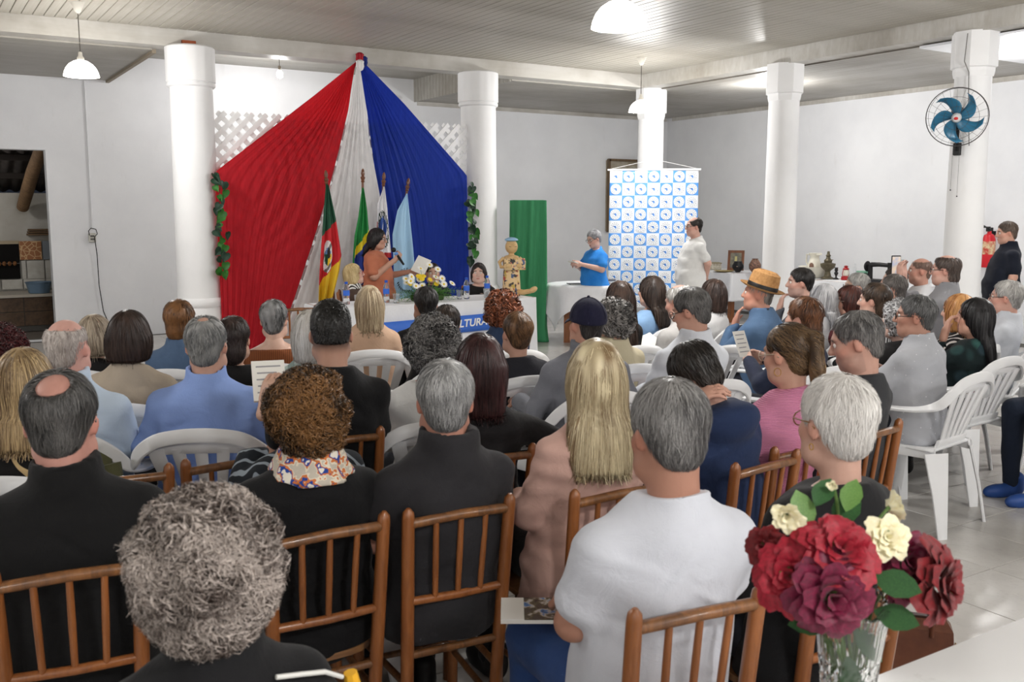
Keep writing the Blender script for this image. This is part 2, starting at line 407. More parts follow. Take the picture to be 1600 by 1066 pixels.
# annex seen through the doorway
m_ann = wall_mat('annex_wall', (206, 204, 198), (176, 170, 158), .5)
YA = 16.3
MB().box((1.0, YA + .1, 1.0), (3.0, .1, .95)).build('wall_annex', m_ann, smooth=False, kind='structure', label='stained white annex wall seen through the doorway')
MB().box((-1.9, 15.1, 1.5), (.1, 1.2, 1.6)).build('wall_annex_left', m_ann, smooth=False, kind='structure', label='annex side wall out of sight')
MB().box((3.6, 15.1, 1.5), (.1, 1.2, 1.6)).build('wall_annex_right', m_ann, smooth=False, kind='structure', label='annex side wall beyond the doorway')
MB().box((.85, 15.1, -.12), (2.7, 1.2, .05)).build('floor_annex', mat('annex_floor', (120, 112, 104), .7), smooth=False, kind='structure', label='annex floor beyond the doorway')
m_roof = mat('roof_sheet', (66, 60, 56), .9, (48, 44, 42), 6)
rf = MB(); sl = math.atan2(.95, 2.5); 
def corr(u, v): return (-1.9 + u * 5.5, 16.5 - v * 2.6, 1.99 + v * 1.0 + .02 * math.sin(u * 5.5 / .17 * 2 * PI))
rf.grid(corr, 200, 4)
solid(rf.build('ceiling_annex', m_roof, kind='structure', label='dark corrugated annex roof'), .012)
m_log = wood('log_wood', (150, 118, 84), (110, 84, 58), .8, coat=0)
MB().tube([(1.50, 16.1, 1.74), (1.535, 15.6, 2.0), (1.56, 15.1, 2.22), (1.62, 14.5, 2.5), (1.66, 14.1, 2.66)], [.085, .09, .088, .085, .085], 14).build('log_beam', m_log, label='round log rafter in the dark annex roof', cat='beam')
m_pur = mat('dark_purlin', (40, 34, 30), .9)
for k, y in enumerate((15.8, 15.2, 14.6)):
    MB().box((.85, y, 1.99 + (16.5 - y) / 2.6 - .075), (2.7, .03, .04)).build('purlin', m_pur, smooth=False, label='dark roof purlin in the annex, %s' % ('lowest', 'middle one', 'uppermost')[k], cat='purlin', group='annex purlins')
# counter, tiled strip, grill
co = thing('tiled_counter', 'brown tiled counter with pale edge in the annex', 'counter', (.9, 15.9, 0))
m_bt = mat('brown_tile', (104, 80, 58), .5, (78, 60, 46), 14)
MB().box((0, 0, .19), (1.8, .39, .25)).build('body', m_grout, co, False)
MB().box((0, -.02, .463), (1.8, .43, .02)).build('worktop', mat('counter_edge', (196, 188, 174), .5), co, False)
tm = None
for i in range(9):
    for j in range(2):
        o = MB().box((0, 0, 0), (.185, .008, .10), bev=.003).build('tile', m_bt, co, False, loc=(-1.62 + i * .38, -.395, .335 - j * .21)) if tm is None else link('tile', tm, co, loc=(-1.62 + i * .38, -.395, .335 - j * .21))
        tm = o.data
gr = thing('brick_grill', 'open black barbecue recess with row of skewers in tiled wall', 'grill', (1.0, 16.24, 0))
MB().box((-.1, .02, .93), (.52, .03, .26)).build('opening', mat('grill_black', (16, 14, 13), .95), gr, False)  # flat near-black panel standing for the grill opening
MB().tube([(-.6, -.03, .9), (.42, -.03, .9)], .006).build('skewer', mat('steel', (150, 150, 150), .35, metal=1), gr)
m_meat = mat('grilled_meat', (160, 110, 66), .7, (90, 56, 34), 40)
for k in range(14): MB().sphere((-.56 + k * .07, -.04, .9), (.03, .03, .035), 8, 6).build('meat', m_meat, gr)
tl = thing('wall_tiles', 'row of pale and orange wall tiles around the grill', 'tiles', (1.0, 16.24, 0))
m_pt = mat('pale_tile', (206, 204, 196), .35, (190, 186, 176), 10)
vor = NT('crazy_stone_tile'); vo = vor.n('ShaderNodeTexVoronoi', feature='DISTANCE_TO_EDGE'); vo.inputs['Scale'].default_value = 14; vor.l(vor.coord(), vo.inputs['Vector'])
vor.base(vor.ramp(vo.outputs['Distance'], [(.05, lin((214, 176, 130))), (.09, lin((166, 108, 66)))])); vor.set(Roughness=.6)
MB().box((.575, -.01, 1.09), (.15, .02, .14)).build('tile', vor.m, tl, False, label='orange crazy-stone patterned tile')
MB().box((.84, -.01, 1.09), (.10, .02, .14)).build('tile', mat('slate_tile', (128, 134, 140), .4), tl, False)
for x, z, hx, hz in ((.47, .80, .03, .14), (.63, .80, .12, .14), (.86, .80, .10, .14), (.30, .585, .14, .075), (.60, .585, .15, .075), (.87, .585, .11, .075), (0, .585, .14, .075), (-.3, .585, .14, .075)):
    MB().box((x, -.005, z), (hx - .003, .015, hz - .003)).build('tile', m_pt, tl, False)
MB().box((0, -.01, 1.215), (.42, .02, .025)).build('tile', mat('tan_tile', (176, 160, 132), .5), tl, False)
ba = thing('plastic_basin', 'blue-grey plastic basin on the annex counter', 'basin', (1.60, 15.65, .484))
MB().lathe([(.13, 0), (.14, .005), (.175, .15), (.185, .155), (.185, .165), (.17, .16), (.135, .012), (0, .01)], seg=32).build('bowl', mat('basin_plastic', (112, 136, 158), .4), ba)
for k in range(3):
    MB().box((1.76 - .03 * k, 16.22, 1.40 - .035 * k), (.2 - .02 * k, .07, .012)).build('plank_offcut', mat('offcut', (112, 88, 64), .8), smooth=False, label='thin wooden offcut on the annex wall, %s of three' % ('top', 'middle', 'bottom')[k], cat='plank', group='annex offcuts')

# conduit, switch box and cord on the back wall
MB().tube([(2.09, YB - .012, 3.36), (2.09, YB - .012, 2.6), (2.085, YB - .012, 1.45)], .011).build('conduit', m_wall, label='thin white conduit down the back wall', cat='conduit')
ob = thing('outlet_box', 'small pale outlet box on the back wall by the thick column', 'outlet', (2.075, YB, 1.33))
MB().box((0, -.02, 0), (.045, .02, .06), bev=.006).build('box', mat('outlet_plastic', (200, 198, 190), .5), ob)
for dz in (-.02, .02): MB().box((0, -.042, dz), (.025, .003, .012)).build('socket', mat('outlet_dark', (90, 88, 84), .5), ob, False)
MB().tube([(2.04, YB - .05, 1.36), (2.03, YB - .06, 1.42), (2.06, YB - .06, 1.455), (2.12, YB - .06, 1.44), (2.135, YB - .06, 1.38), (2.10, YB - .05, 1.34), (2.12, YB - .04, 1.1), (2.125, YB - .03, .7), (2.16, YB - .03, .35), (2.24, YB - .03, .12), (2.4, YB - .08, .012)], .006, 6).build('cord', mat('black_cord', (20, 20, 20), .6), label='black cord hanging from the outlet box', cat='cord')
# ---------------------------------------------------------------- lamps of the hall, plus added unseen ones
m_glow = mat('opal_glow', (255, 252, 246), .4, emit=(255, 250, 242), estr=5.0)
m_bulb = mat('bulb_glow', (255, 255, 255), .4, emit=(255, 252, 248), estr=40.0)
m_ivory = mat('lamp_ivory', (222, 218, 208), .5)
m_black = mat('black_plastic', (18, 18, 19), .45)
def light(name, loc, watt, r=.08, parent=None):
    d = bpy.data.lights.new(name, 'POINT'); d.energy = watt; d.shadow_soft_size = r; d.color = LAMP_COL
    o = bpy.data.objects.new(name, d); COL.objects.link(o); o.location = loc
    if parent: o.parent = parent
    return o
def pendant(x, y, zb, R, lab, watt=None):
    root = thing('pendant_lamp', lab, 'lamp', (x, y, zb), group='bowl pendant lamps'); h = R * .95
    MB().lathe([(R, 0), (R * .985, .012), (R * .95, h * .25), (R * .85, h * .5), (R * .66, h * .75), (R * .4, h * .93), (R * .2, h), (R * .19, h - .006), (R * .38, h * .92), (R * .64, h * .73), (R * .83, h * .48), (R * .93, h * .23), (R * .965, .004)], seg=40).build('shade', m_glow, root)
    MB().sphere((0, 0, h * .45), (.038, .038, .055), 14, 10).build('bulb', m_bulb, root)
    MB().lathe([(R * .22, h - .004), (R * .2, h + .02), (.02, h + .035), (.016, h + .07), (.005, h + .075)], seg=20).build('cap', m_ivory, root)
    top = ZC - zb
    MB().cyl((0, 0, h + .06), (0, 0, top - .06), .0045, seg=8).build('cord', mat('lamp_cord', (96, 92, 86), .6), root)
    MB().lathe([(.008, top - .1), (.025, top - .085), (.062, top - .004), (.062, top)], seg=24).build('canopy', m_ivory, root)
    light('pendant_light', (0, 0, -.05), LAMP_W if watt is None else watt, R * 1.25, root)
    return root
pendant(1.47, 9.80, 2.90, .155, 'lit bowl pendant lamp above the doorway side of the hall', 100)
pendant(3.72, 4.72, 2.76, .168, 'largest lit bowl pendant lamp at the top edge of the picture')
pendant(7.85, 9.50, 2.90, .150, 'lit bowl pendant lamp in front of the corner column', 120)
pendant(-1.8, 4.9, 2.85, .155, 'added bowl pendant lamp left of the audience, out of the frame')  # side pendants added as unseen sources; the hall's off-frame lighting is assumed
pendant(7.9, 3.2, 2.85, .155, 'added bowl pendant lamp right of the audience, out of the frame')
pendant(1.2, -.9, 2.85, .155, 'added bowl pendant lamp behind the viewer, out of the frame', 175)  # this and the rear ones below: unseen, added for fill from the camera side
pendant(5.6, -.9, 2.85, .155, 'added bowl pendant lamp behind the table edge, out of the frame', 175)
pendant(-2.0, -2.6, 2.85, .155, 'added bowl pendant lamp in the left rear of the hall, out of the frame')
pendant(3.4, -3.3, 2.85, .155, 'added bowl pendant lamp at the rear wall, out of the frame')
def bare_bulb(x, y, z, ztop, lab, watt):
    root = thing('hanging_bulb', lab, 'bulb', (x, y, z))
    MB().lathe([(0, -.055), (.03, -.045), (.042, -.015), (.036, .02), (.018, .045), (.014, .05)], seg=20).build('bulb', m_bulb, root)
    MB().cyl((0, 0, .045), (0, 0, .1), .018, seg=14).build('holder', mat('bulb_holder', (120, 112, 100), .6), root)
    MB().cyl((0, 0, .1), (0, 0, ztop - z), .004, seg=6).build('cord', mat('lamp_cord', (96, 92, 86), .6), root)
    light('bulb_light', (0, 0, -.12), watt, .05, root)
bare_bulb(4.20, 12.30, 3.42, ZR, 'bare lit bulb hanging behind the top of the red drape', BULB_W * .95)
bare_bulb(9.92, 9.30, 3.20, ZA, 'bare lit bulb hanging beside a white side column', BULB_W)
r = thing('ceiling_light', 'round lit ceiling light on the white plastic panel', 'lamp', (10.02, 5.95, ZA - .027))
MB().lathe([(0, -.045), (.07, -.04), (.1, -.02), (.105, 0)], seg=28).build('diffuser', m_glow, r)
light('ceiling_glow', (0, 0, -.12), BULB_W, .1, r)
bare_bulb(.4, 15.0, 2.28, 2.52, 'bare bulb lighting the annex, out of sight', 14)
# ---------------------------------------------------------------- smooth bodies from distance fields
class SDF:
    def __init__(s): s.p = []; s.lo = np.full(3, 1e9); s.hi = np.full(3, -1e9)
    def add(s, fn, lo, hi, k=.02, op=1):
        lo, hi = np.array(lo, float), np.array(hi, float); s.p.append((fn, lo, hi, k, op))
        if op > 0: s.lo = np.minimum(s.lo, lo); s.hi = np.maximum(s.hi, hi)
        return s
    def cone(s, a, b, ra, rb=None, k=.02, op=1):
        rb = ra if rb is None else rb; a, b = np.array(a, float), np.array(b, float); ba = b - a; L = max(ba @ ba, 1e-9)
        def fn(x, y, z):
            h = np.clip(((x - a[0]) * ba[0] + (y - a[1]) * ba[1] + (z - a[2]) * ba[2]) / L, 0, 1)
            return np.sqrt((x - a[0] - ba[0] * h) ** 2 + (y - a[1] - ba[1] * h) ** 2 + (z - a[2] - ba[2] * h) ** 2) - (ra + (rb - ra) * h)
        r = max(ra, rb); return s.add(fn, np.minimum(a, b) - r, np.maximum(a, b) + r, k, op)
    def ell(s, c, r, k=.02, R=None, op=1):
        c, r = np.array(c, float), np.broadcast_to(np.array(r, float), (3,))
        def fn(x, y, z):
            x, y, z = x - c[0], y - c[1], z - c[2]
            if R is not None: x, y, z = R[0, 0] * x + R[1, 0] * y + R[2, 0] * z, R[0, 1] * x + R[1, 1] * y + R[2, 1] * z, R[0, 2] * x + R[1, 2] * y + R[2, 2] * z
            k0 = np.sqrt((x / r[0]) ** 2 + (y / r[1]) ** 2 + (z / r[2]) ** 2); k1 = np.sqrt((x / r[0] ** 2) ** 2 + (y / r[1] ** 2) ** 2 + (z / r[2] ** 2) ** 2) + 1e-9
            return k0 * (k0 - 1) / k1
        m = r if R is None else np.full(3, r.max()); return s.add(fn, c - m, c + m, k, op)
    def loft(s, zs, a, b, cy, k=.03, M=None, o=(0, 0, 0), n=2.4, op=1):
        """stack of super-ellipses along z, in the frame M, o"""
        zs, a, b, cy = (np.array(v, float) for v in (zs, a, b, cy)); o = np.array(o, float)
        def fn(x, y, z):
            x, y, z = x - o[0], y - o[1], z - o[2]
            if M is not None: x, y, z = M[0, 0] * x + M[1, 0] * y + M[2, 0] * z, M[0, 1] * x + M[1, 1] * y + M[2, 1] * z, M[0, 2] * x + M[1, 2] * y + M[2, 2] * z
            A, B, c = np.interp(z, zs, a), np.interp(z, zs, b), np.interp(z, zs, cy)
            d = (((np.abs(x) / A) ** n + (np.abs(y - c) / B) ** n) ** (1 / n) - 1) * np.minimum(A, B)
            return np.maximum(d, np.maximum(zs[0] - z, z - zs[-1]))
        r = max(a.max(), (b + np.abs(cy)).max()); pts = np.array([(x, y, z) for x in (-r, r) for y in (-r, r) for z in (zs[0], zs[-1])])
        if M is not None: pts = pts @ M.T
        pts = pts + o; return s.add(fn, pts.min(0), pts.max(0), k, op)
    def half(s, p, n, k=.008):
        """cut away the side that n points to"""
        p, n = np.array(p, float), unit(n)
        return s.add(lambda x, y, z: -((x - p[0]) * n[0] + (y - p[1]) * n[1] + (z - p[2]) * n[2]), (-9, -9, -9), (9, 9, 9), k, -1)
    def mesh(s, h):
        lo = s.lo - 2.5 * h; n = np.ceil((s.hi + 2.5 * h - lo) / h).astype(int) + 1
        ax = [(lo[i] + h * np.arange(n[i])).astype(np.float32) for i in range(3)]
        v = np.full(n, .25, np.float32)
        for fn, a, b, k, op in s.p:
            i0 = np.clip(np.floor((a - k * 1.2 - 2 * h - lo) / h).astype(int), 0, n); i1 = np.clip(np.ceil((b + k * 1.2 + 2 * h - lo) / h).astype(int) + 1, 0, n)
            if (i1 <= i0).any(): continue
            sl = tuple(slice(p, q) for p, q in zip(i0, i1))
            d = fn(ax[0][sl[0]][:, None, None], ax[1][sl[1]][None, :, None], ax[2][sl[2]][None, None, :])
            d = np.broadcast_to(d, v[sl].shape); w = v[sl]
            if op > 0:
                t = np.clip(.5 + .5 * (w - d) / k, 0, 1); v[sl] = w * (1 - t) + d * t - k * t * (1 - t)
            else:
                t = np.clip(.5 - .5 * (w + d) / k, 0, 1); v[sl] = w * (1 - t) - d * t + k * t * (1 - t)
        v[0] = v[-1] = .25; v[:, 0] = v[:, -1] = .25; v[:, :, 0] = v[:, :, -1] = .25
        s.v, s.org, s.h = v, lo, h
        return nets(v, lo, h)
    def sample(s, P):
        """field and gradient at points"""
        q = (P - s.org) / s.h; n = np.array(s.v.shape); q = np.clip(q, .001, n - 1.002); i = q.astype(int); f = q - i; out = 0
        c = [[[s.v[i[:, 0] + a, i[:, 1] + b, i[:, 2] + e] for e in (0, 1)] for b in (0, 1)] for a in (0, 1)]
        fx, fy, fz = f.T
        def L(u, v, t): return u + (v - u) * t
        d = L(L(L(c[0][0][0], c[1][0][0], fx), L(c[0][1][0], c[1][1][0], fx), fy), L(L(c[0][0][1], c[1][0][1], fx), L(c[0][1][1], c[1][1][1], fx), fy), fz)
        gx = L(L(c[1][0][0] - c[0][0][0], c[1][1][0] - c[0][1][0], fy), L(c[1][0][1] - c[0][0][1], c[1][1][1] - c[0][1][1], fy), fz)
        gy = L(L(c[0][1][0] - c[0][0][0], c[1][1][0] - c[1][0][0], fx), L(c[0][1][1] - c[0][0][1], c[1][1][1] - c[1][0][1], fx), fz)
        gz = L(L(c[0][0][1] - c[0][0][0], c[1][0][1] - c[1][0][0], fx), L(c[0][1][1] - c[0][1][0], c[1][1][1] - c[1][1][0], fx), fy)
        g = np.stack([gx, gy, gz], 1); g /= np.linalg.norm(g, axis=1, keepdims=True) + 1e-9
        return d, g

def nets(v, org, h):
    s = v < 0; nx, ny, nz = v.shape; shp = (nx - 1, ny - 1, nz - 1)
    cnt = np.zeros(shp, np.float32); acc = [np.zeros(shp, np.float32) for _ in range(3)]; cross = []
    for ax in range(3):
        a = [slice(None)] * 3; b = [slice(None)] * 3; a[ax] = slice(0, -1); b[ax] = slice(1, None)
        v0, v1 = v[tuple(a)], v[tuple(b)]; m = s[tuple(a)] != s[tuple(b)]; cross.append((m, s[tuple(a)]))
        t = np.where(m, v0 / np.where(m, v0 - v1, 1), 0); o1, o2 = [i for i in range(3) if i != ax]
        for d1 in (0, 1):
            for d2 in (0, 1):
                sl = [slice(None)] * 3; sl[o1] = slice(d1, v.shape[o1] - 1 + d1); sl[o2] = slice(d2, v.shape[o2] - 1 + d2); sl = tuple(sl)
                mm = m[sl]; cnt += mm; acc[ax] += t[sl]
                if d1: acc[o1] += mm
                if d2: acc[o2] += mm
    act = cnt > 0; idx = np.full(shp, -1, np.int64); idx[act] = np.arange(act.sum()); ijk = np.argwhere(act)
    V_ = org + h * (ijk + np.stack([acc[i][act] / cnt[act] for i in range(3)], 1)); Q = []
    for ax in range(3):
        m, sg = cross[ax]; o1, o2 = (ax + 1) % 3, (ax + 2) % 3
        sl = [slice(None)] * 3; sl[o1] = slice(1, -1); sl[o2] = slice(1, -1); sub = np.argwhere(m[tuple(sl)])
        if not len(sub): continue
        off = np.zeros(3, int); off[o1] = off[o2] = 1; e = sub + off; sgn = sg[tuple(e.T)]
        def cell(d1, d2):
            c = e.copy(); c[:, o1] -= d1; c[:, o2] -= d2; return idx[tuple(c.T)]
        q = np.stack([cell(1, 1), cell(0, 1), cell(0, 0), cell(1, 0)], 1); q[~sgn] = q[~sgn][:, ::-1]; Q.append(q)
    return V_, (np.concatenate(Q) if Q else np.zeros((0, 4), int))

def vnormals(v, q):
    n = np.cross(v[q[:, 2]] - v[q[:, 0]], v[q[:, 3]] - v[q[:, 1]]); o = np.zeros_like(v)
    for i in range(4): np.add.at(o, q[:, i], n)
    return o / (np.linalg.norm(o, axis=1, keepdims=True) + 1e-12)
def wavy(P, waves, seed, stretch=(1, 1, 1)):
    """cheap smooth noise: sum of sines; waves = [(frequency, amplitude), ...]"""
    r = np.random.RandomState(seed); out = np.zeros(len(P)); P = P * np.array(stretch)
    for fr, am in waves:
        for _ in range(4):
            d = r.normal(size=3); d /= np.linalg.norm(d); out += am * .5 * np.sin(P @ d * fr * (.7 + .6 * r.rand()) + r.rand() * 6.3)
    return out
def qmesh(name, v, q, mats, parent=None, tone=None, colr=None, smooth=True, mi=None, **kw):
    """fast mesh from quads"""
    me = bpy.data.meshes.new(name); nv, nf = len(v), len(q)
    me.vertices.add(nv); me.vertices.foreach_set('co', np.asarray(v, np.float32).ravel())
    me.loops.add(nf * 4); me.loops.foreach_set('vertex_index', np.asarray(q, np.int32).ravel())
    me.polygons.add(nf); me.polygons.foreach_set('loop_start', np.arange(0, nf * 4, 4, dtype=np.int32))
    try: me.polygons.foreach_set('loop_total', np.full(nf, 4, np.int32))
    except Exception: pass
    me.update(calc_edges=True)
    if smooth: me.polygons.foreach_set('use_smooth', np.ones(nf, bool))
    if mi is not None: me.polygons.foreach_set('material_index', np.asarray(mi, np.int32))
    if tone is not None:
        a = me.attributes.new('tone', 'FLOAT', 'POINT'); a.data.foreach_set('value', np.asarray(tone, np.float32))
    if colr is not None:
        a = me.attributes.new('skin', 'FLOAT_COLOR', 'POINT'); a.data.foreach_set('color', np.concatenate([colr, np.ones((nv, 1))], 1).astype(np.float32).ravel())
    for x in (mats if isinstance(mats, (list, tuple)) else [mats]): me.materials.append(x)
    return link(name, me, parent, **kw)

# skin: colour comes from the body's own vertex colours (lips, brows, beard shadow)
t = NT('skin'); at_ = t.n('ShaderNodeAttribute'); at_.attribute_name = 'skin'
t.base(t.mix(t.ramp(t.noise(t.coord(), 45, 4), [(.4, 0.0), (.75, .14)]), at_.outputs['Color'], (.42, .18, .12)))
t.set(Roughness=.5); t.b.inputs['Specular IOR Level'].default_value = .35; t.b.inputs['Subsurface Weight'].default_value = 0.0
t.bump(t.noise(t.coord(), 160, 3), .08, .003); m_skin = t.m
def hair_mat(c, c2, rough=.42):
    nm = 'hair_%d_%d_%d_%d_%d_%d' % (*c, *c2)
    if nm in MC: return MC[nm]
    t = NT(nm); a = t.n('ShaderNodeAttribute'); a.attribute_name = 'tone'
    t.base(t.mix(a.outputs['Fac'], lin(c), lin(c2))); t.set(Roughness=rough); t.b.inputs['Specular IOR Level'].default_value = .35
    MC[nm] = t.m; return t.m
m_eye = mat('eye_white', (225, 220, 214), .2); m_iris = mat('iris', (46, 30, 22), .15)

def strands(S, hv, hn, style, N, L, seg, wid, seed, crown=(0, -.05, .10), grav=.5, curl=0, lift=.006, zmin=-9, part=0):
    """ribbons of hair that follow the surface of the field S"""
    r = np.random.RandomState(seed); ok = np.where(hv[:, 2] > zmin)[0]
    if not len(ok): return None
    i = ok[r.randint(len(ok), size=N)]; p = hv[i] + r.normal(size=(N, 3)) * .003; crown = np.array(crown)
    tone = np.clip(r.normal(.46 if not curl else .58, .26, N) + wavy(p, [(45, .26), (110, .2)] if not curl else [(55, .5), (120, .3)], seed + 1), 0, 1); rings = []; st = L / seg * (.7 + .6 * r.rand(N, 1)); ph = r.rand(N) * 6.28; d = None
    zb_ = hv[:, 2].min() - .012 * r.rand(N, 1); kick = r.normal(size=(N, 3)) * (.42 if not curl else .9) * (.45 if style in ('long', 'bob', 'tight') else 1); li = lift * (.3 + .9 * r.rand(N))
    for k in range(seg + 1):
        f, g = S.sample(p); out_ = np.abs(f) > .03; p = p - g * np.where(out_, 0, f - .001 - li * (k / seg) ** 1.5)[:, None]
        dd = p - crown; dd /= np.linalg.norm(dd, axis=1, keepdims=True) + 1e-6
        dd = dd + np.array((0, 0, -grav)) + kick * (1 if curl else .6)
        if part: dd[:, 0] += np.sign(p[:, 0] - part) * .4 * (p[:, 2] > .05)
        dd = dd - g * (dd * g).sum(1, keepdims=True); dd /= np.linalg.norm(dd, axis=1, keepdims=True) + 1e-6
        d = dd if d is None else dd * .6 + d * .4; d /= np.linalg.norm(d, axis=1, keepdims=True) + 1e-6
        sd = np.cross(d, g); off = 0
        if curl:
            a = ph + k * 1.25; off = (np.cos(a)[:, None] * sd + np.sin(a)[:, None] * g * .8) * curl
        w = wid * (2.3 if curl else 1) * (1 - .75 * (k / seg) ** 2)
        sdt = sd + g * (.5 * np.sin(ph))[:, None]; sdt /= np.linalg.norm(sdt, axis=1, keepdims=True) + 1e-6
        rings.append(np.stack([p + off - sdt * w, p + off + sdt * w], 1)); p = p + d * st * (p[:, 2:] > zb_)
    R = np.stack(rings, 1).reshape(N, (seg + 1) * 2, 3)          # strand, ring*2
    b = np.arange(N)[:, None] * (seg + 1) * 2; q = []
    for k in range(seg): q.append(np.stack([b[:, 0] + 2 * k, b[:, 0] + 2 * k + 1, b[:, 0] + 2 * k + 3, b[:, 0] + 2 * k + 2], 1))
    return R.reshape(-1, 3), np.concatenate(q), np.repeat(tone, (seg + 1) * 2)
# ---------------------------------------------------------------- people
def cat_m(parts):
    vs, qs, o = [], [], 0
    for v, q in parts:
        vs.append(v); qs.append(q + o); o += len(v)
    return np.concatenate(vs), np.concatenate(qs)
MZ = [0, .08, .2, .35, .45, .52, .565, .60, .64]
PROF = {'m': ([.152, .154, .146, .150, .154, .128, .088, .068, .058], [.124, .124, .116, .116, .112, .096, .078, .066, .058], [0, .005, .008, .004, -.004, -.014, -.024, -.028, -.02]),
        'f': ([.166, .170, .142, .138, .138, .114, .078, .058, .050], [.126, .126, .106, .118, .112, .090, .072, .056, .050], [0, .002, .008, .014, .004, -.012, -.022, -.026, -.018])}
ARMS = {'lap': ((.182, .04, .29), (.09, .25, .22)), 'rest': ((.24, -.01, .30), (.235, .22, .27)), 'hang': ((.205, -.02, .27), (.215, .06, .04)),
        'chin': ((.17, .22, .30), (.045, .165, .545)), 'hold': ((.20, .06, .31), (.08, .27, .38)), 'back': ((.215, -.10, .30), (.06, -.16, .12)),
        'phone': ((.19, .17, .42), (.07, .30, .62)), 'clasp': ((.20, .17, .30), (.035, .29, .45)), 'cheek': ((.17, .2, .32), (.075, .13, .60)),
        'mic': ((.20, .02, .30), (.045, .22, .50)), 'paper': ((.21, .07, .28), (.15, .33, .34)), 'out': ((.33, -.05, .40), (.52, .10, .36)), 'behind': ((.21, .06, .42), (.10, -.02, .66))}
HANDF = {'chin': (-.25, -.25, 1), 'cheek': (-.2, .1, 1), 'phone': (0, .25, 1), 'mic': (-.5, .3, .7), 'clasp': (-.8, .3, .5), 'behind': (-.5, -.6, .3)}
SHOE = {}
def shoe_mesh(c):
    if c in SHOE: return SHOE[c]
    S = SDF(); S.ell((0, .075, .035), (.042, .10, .045), .02); S.ell((0, -.02, .05), (.038, .06, .055), .03); S.cone((0, -.035, .06), (0, -.035, .11), .04, .042, .02); S.half((0, 0, .003), (0, 0, -1), .004)
    v, q = S.mesh(.009); o = qmesh('shoe', v, q, mat('shoe_%d_%d_%d' % c, c, .45, bump=.1)); SHOE[c] = o.data; bpy.data.objects.remove(o); return SHOE[c]
eye = MB().sphere((0, 0, 0), .0125, 12, 8).sphere((0, .0048, 0), (.0068, .0085, .0068), 10, 6, mi=1).build('eye', [m_eye, m_iris]); EYE = eye.data; bpy.data.objects.remove(eye)

def hand_mesh(wr, f, n, h, curl=.9, side=1, sc=1.0):
    """palm, four fingers, thumb; f = along the forearm, n = palm side"""
    f = unit(f); n = unit(n - f * (np.dot(n, f))); sd = np.cross(f, n) * side; S = SDF(); wr = np.array(wr)
    R = np.stack([sd, f, n], 1); S.ell(wr + f * .048 * sc, np.array((.041, .052, .017)) * sc, .012, R); S.cone(wr - f * .03, wr + f * .02, .026 * sc, .026 * sc, .015)
    for i, (o, L) in enumerate(((-.030, .058), (-.0105, .072), (.0095, .078), (.029, .070))):
        a = wr + (f * (.088 - .004 * (i == 0)) + sd * o) * sc; c1, c2 = curl * .55, curl * 1.25
        d1 = f * math.cos(c1) + n * math.sin(c1) + sd * o * 1.2; d2 = f * math.cos(c2) + n * math.sin(c2)
        b = a + d1 * L * .52 * sc; S.cone(a - f * .02, a, .0095 * sc, .009 * sc, .006); S.cone(a, b, .009 * sc, .0083 * sc, .003); S.cone(b, b + d2 * L * .5 * sc, .0083 * sc, .0068 * sc, .003)
    a = wr + (f * .025 + sd * .034 + n * .006) * sc; b = a + unit(f * .75 + sd * .5 + n * .45) * .036 * sc; S.cone(a, b, .0125 * sc, .0105 * sc, .01); S.cone(b, b + unit(f * .85 + n * .5 + sd * .05) * .03 * sc, .0105 * sc, .008 * sc, .004)
    return S.mesh(h)

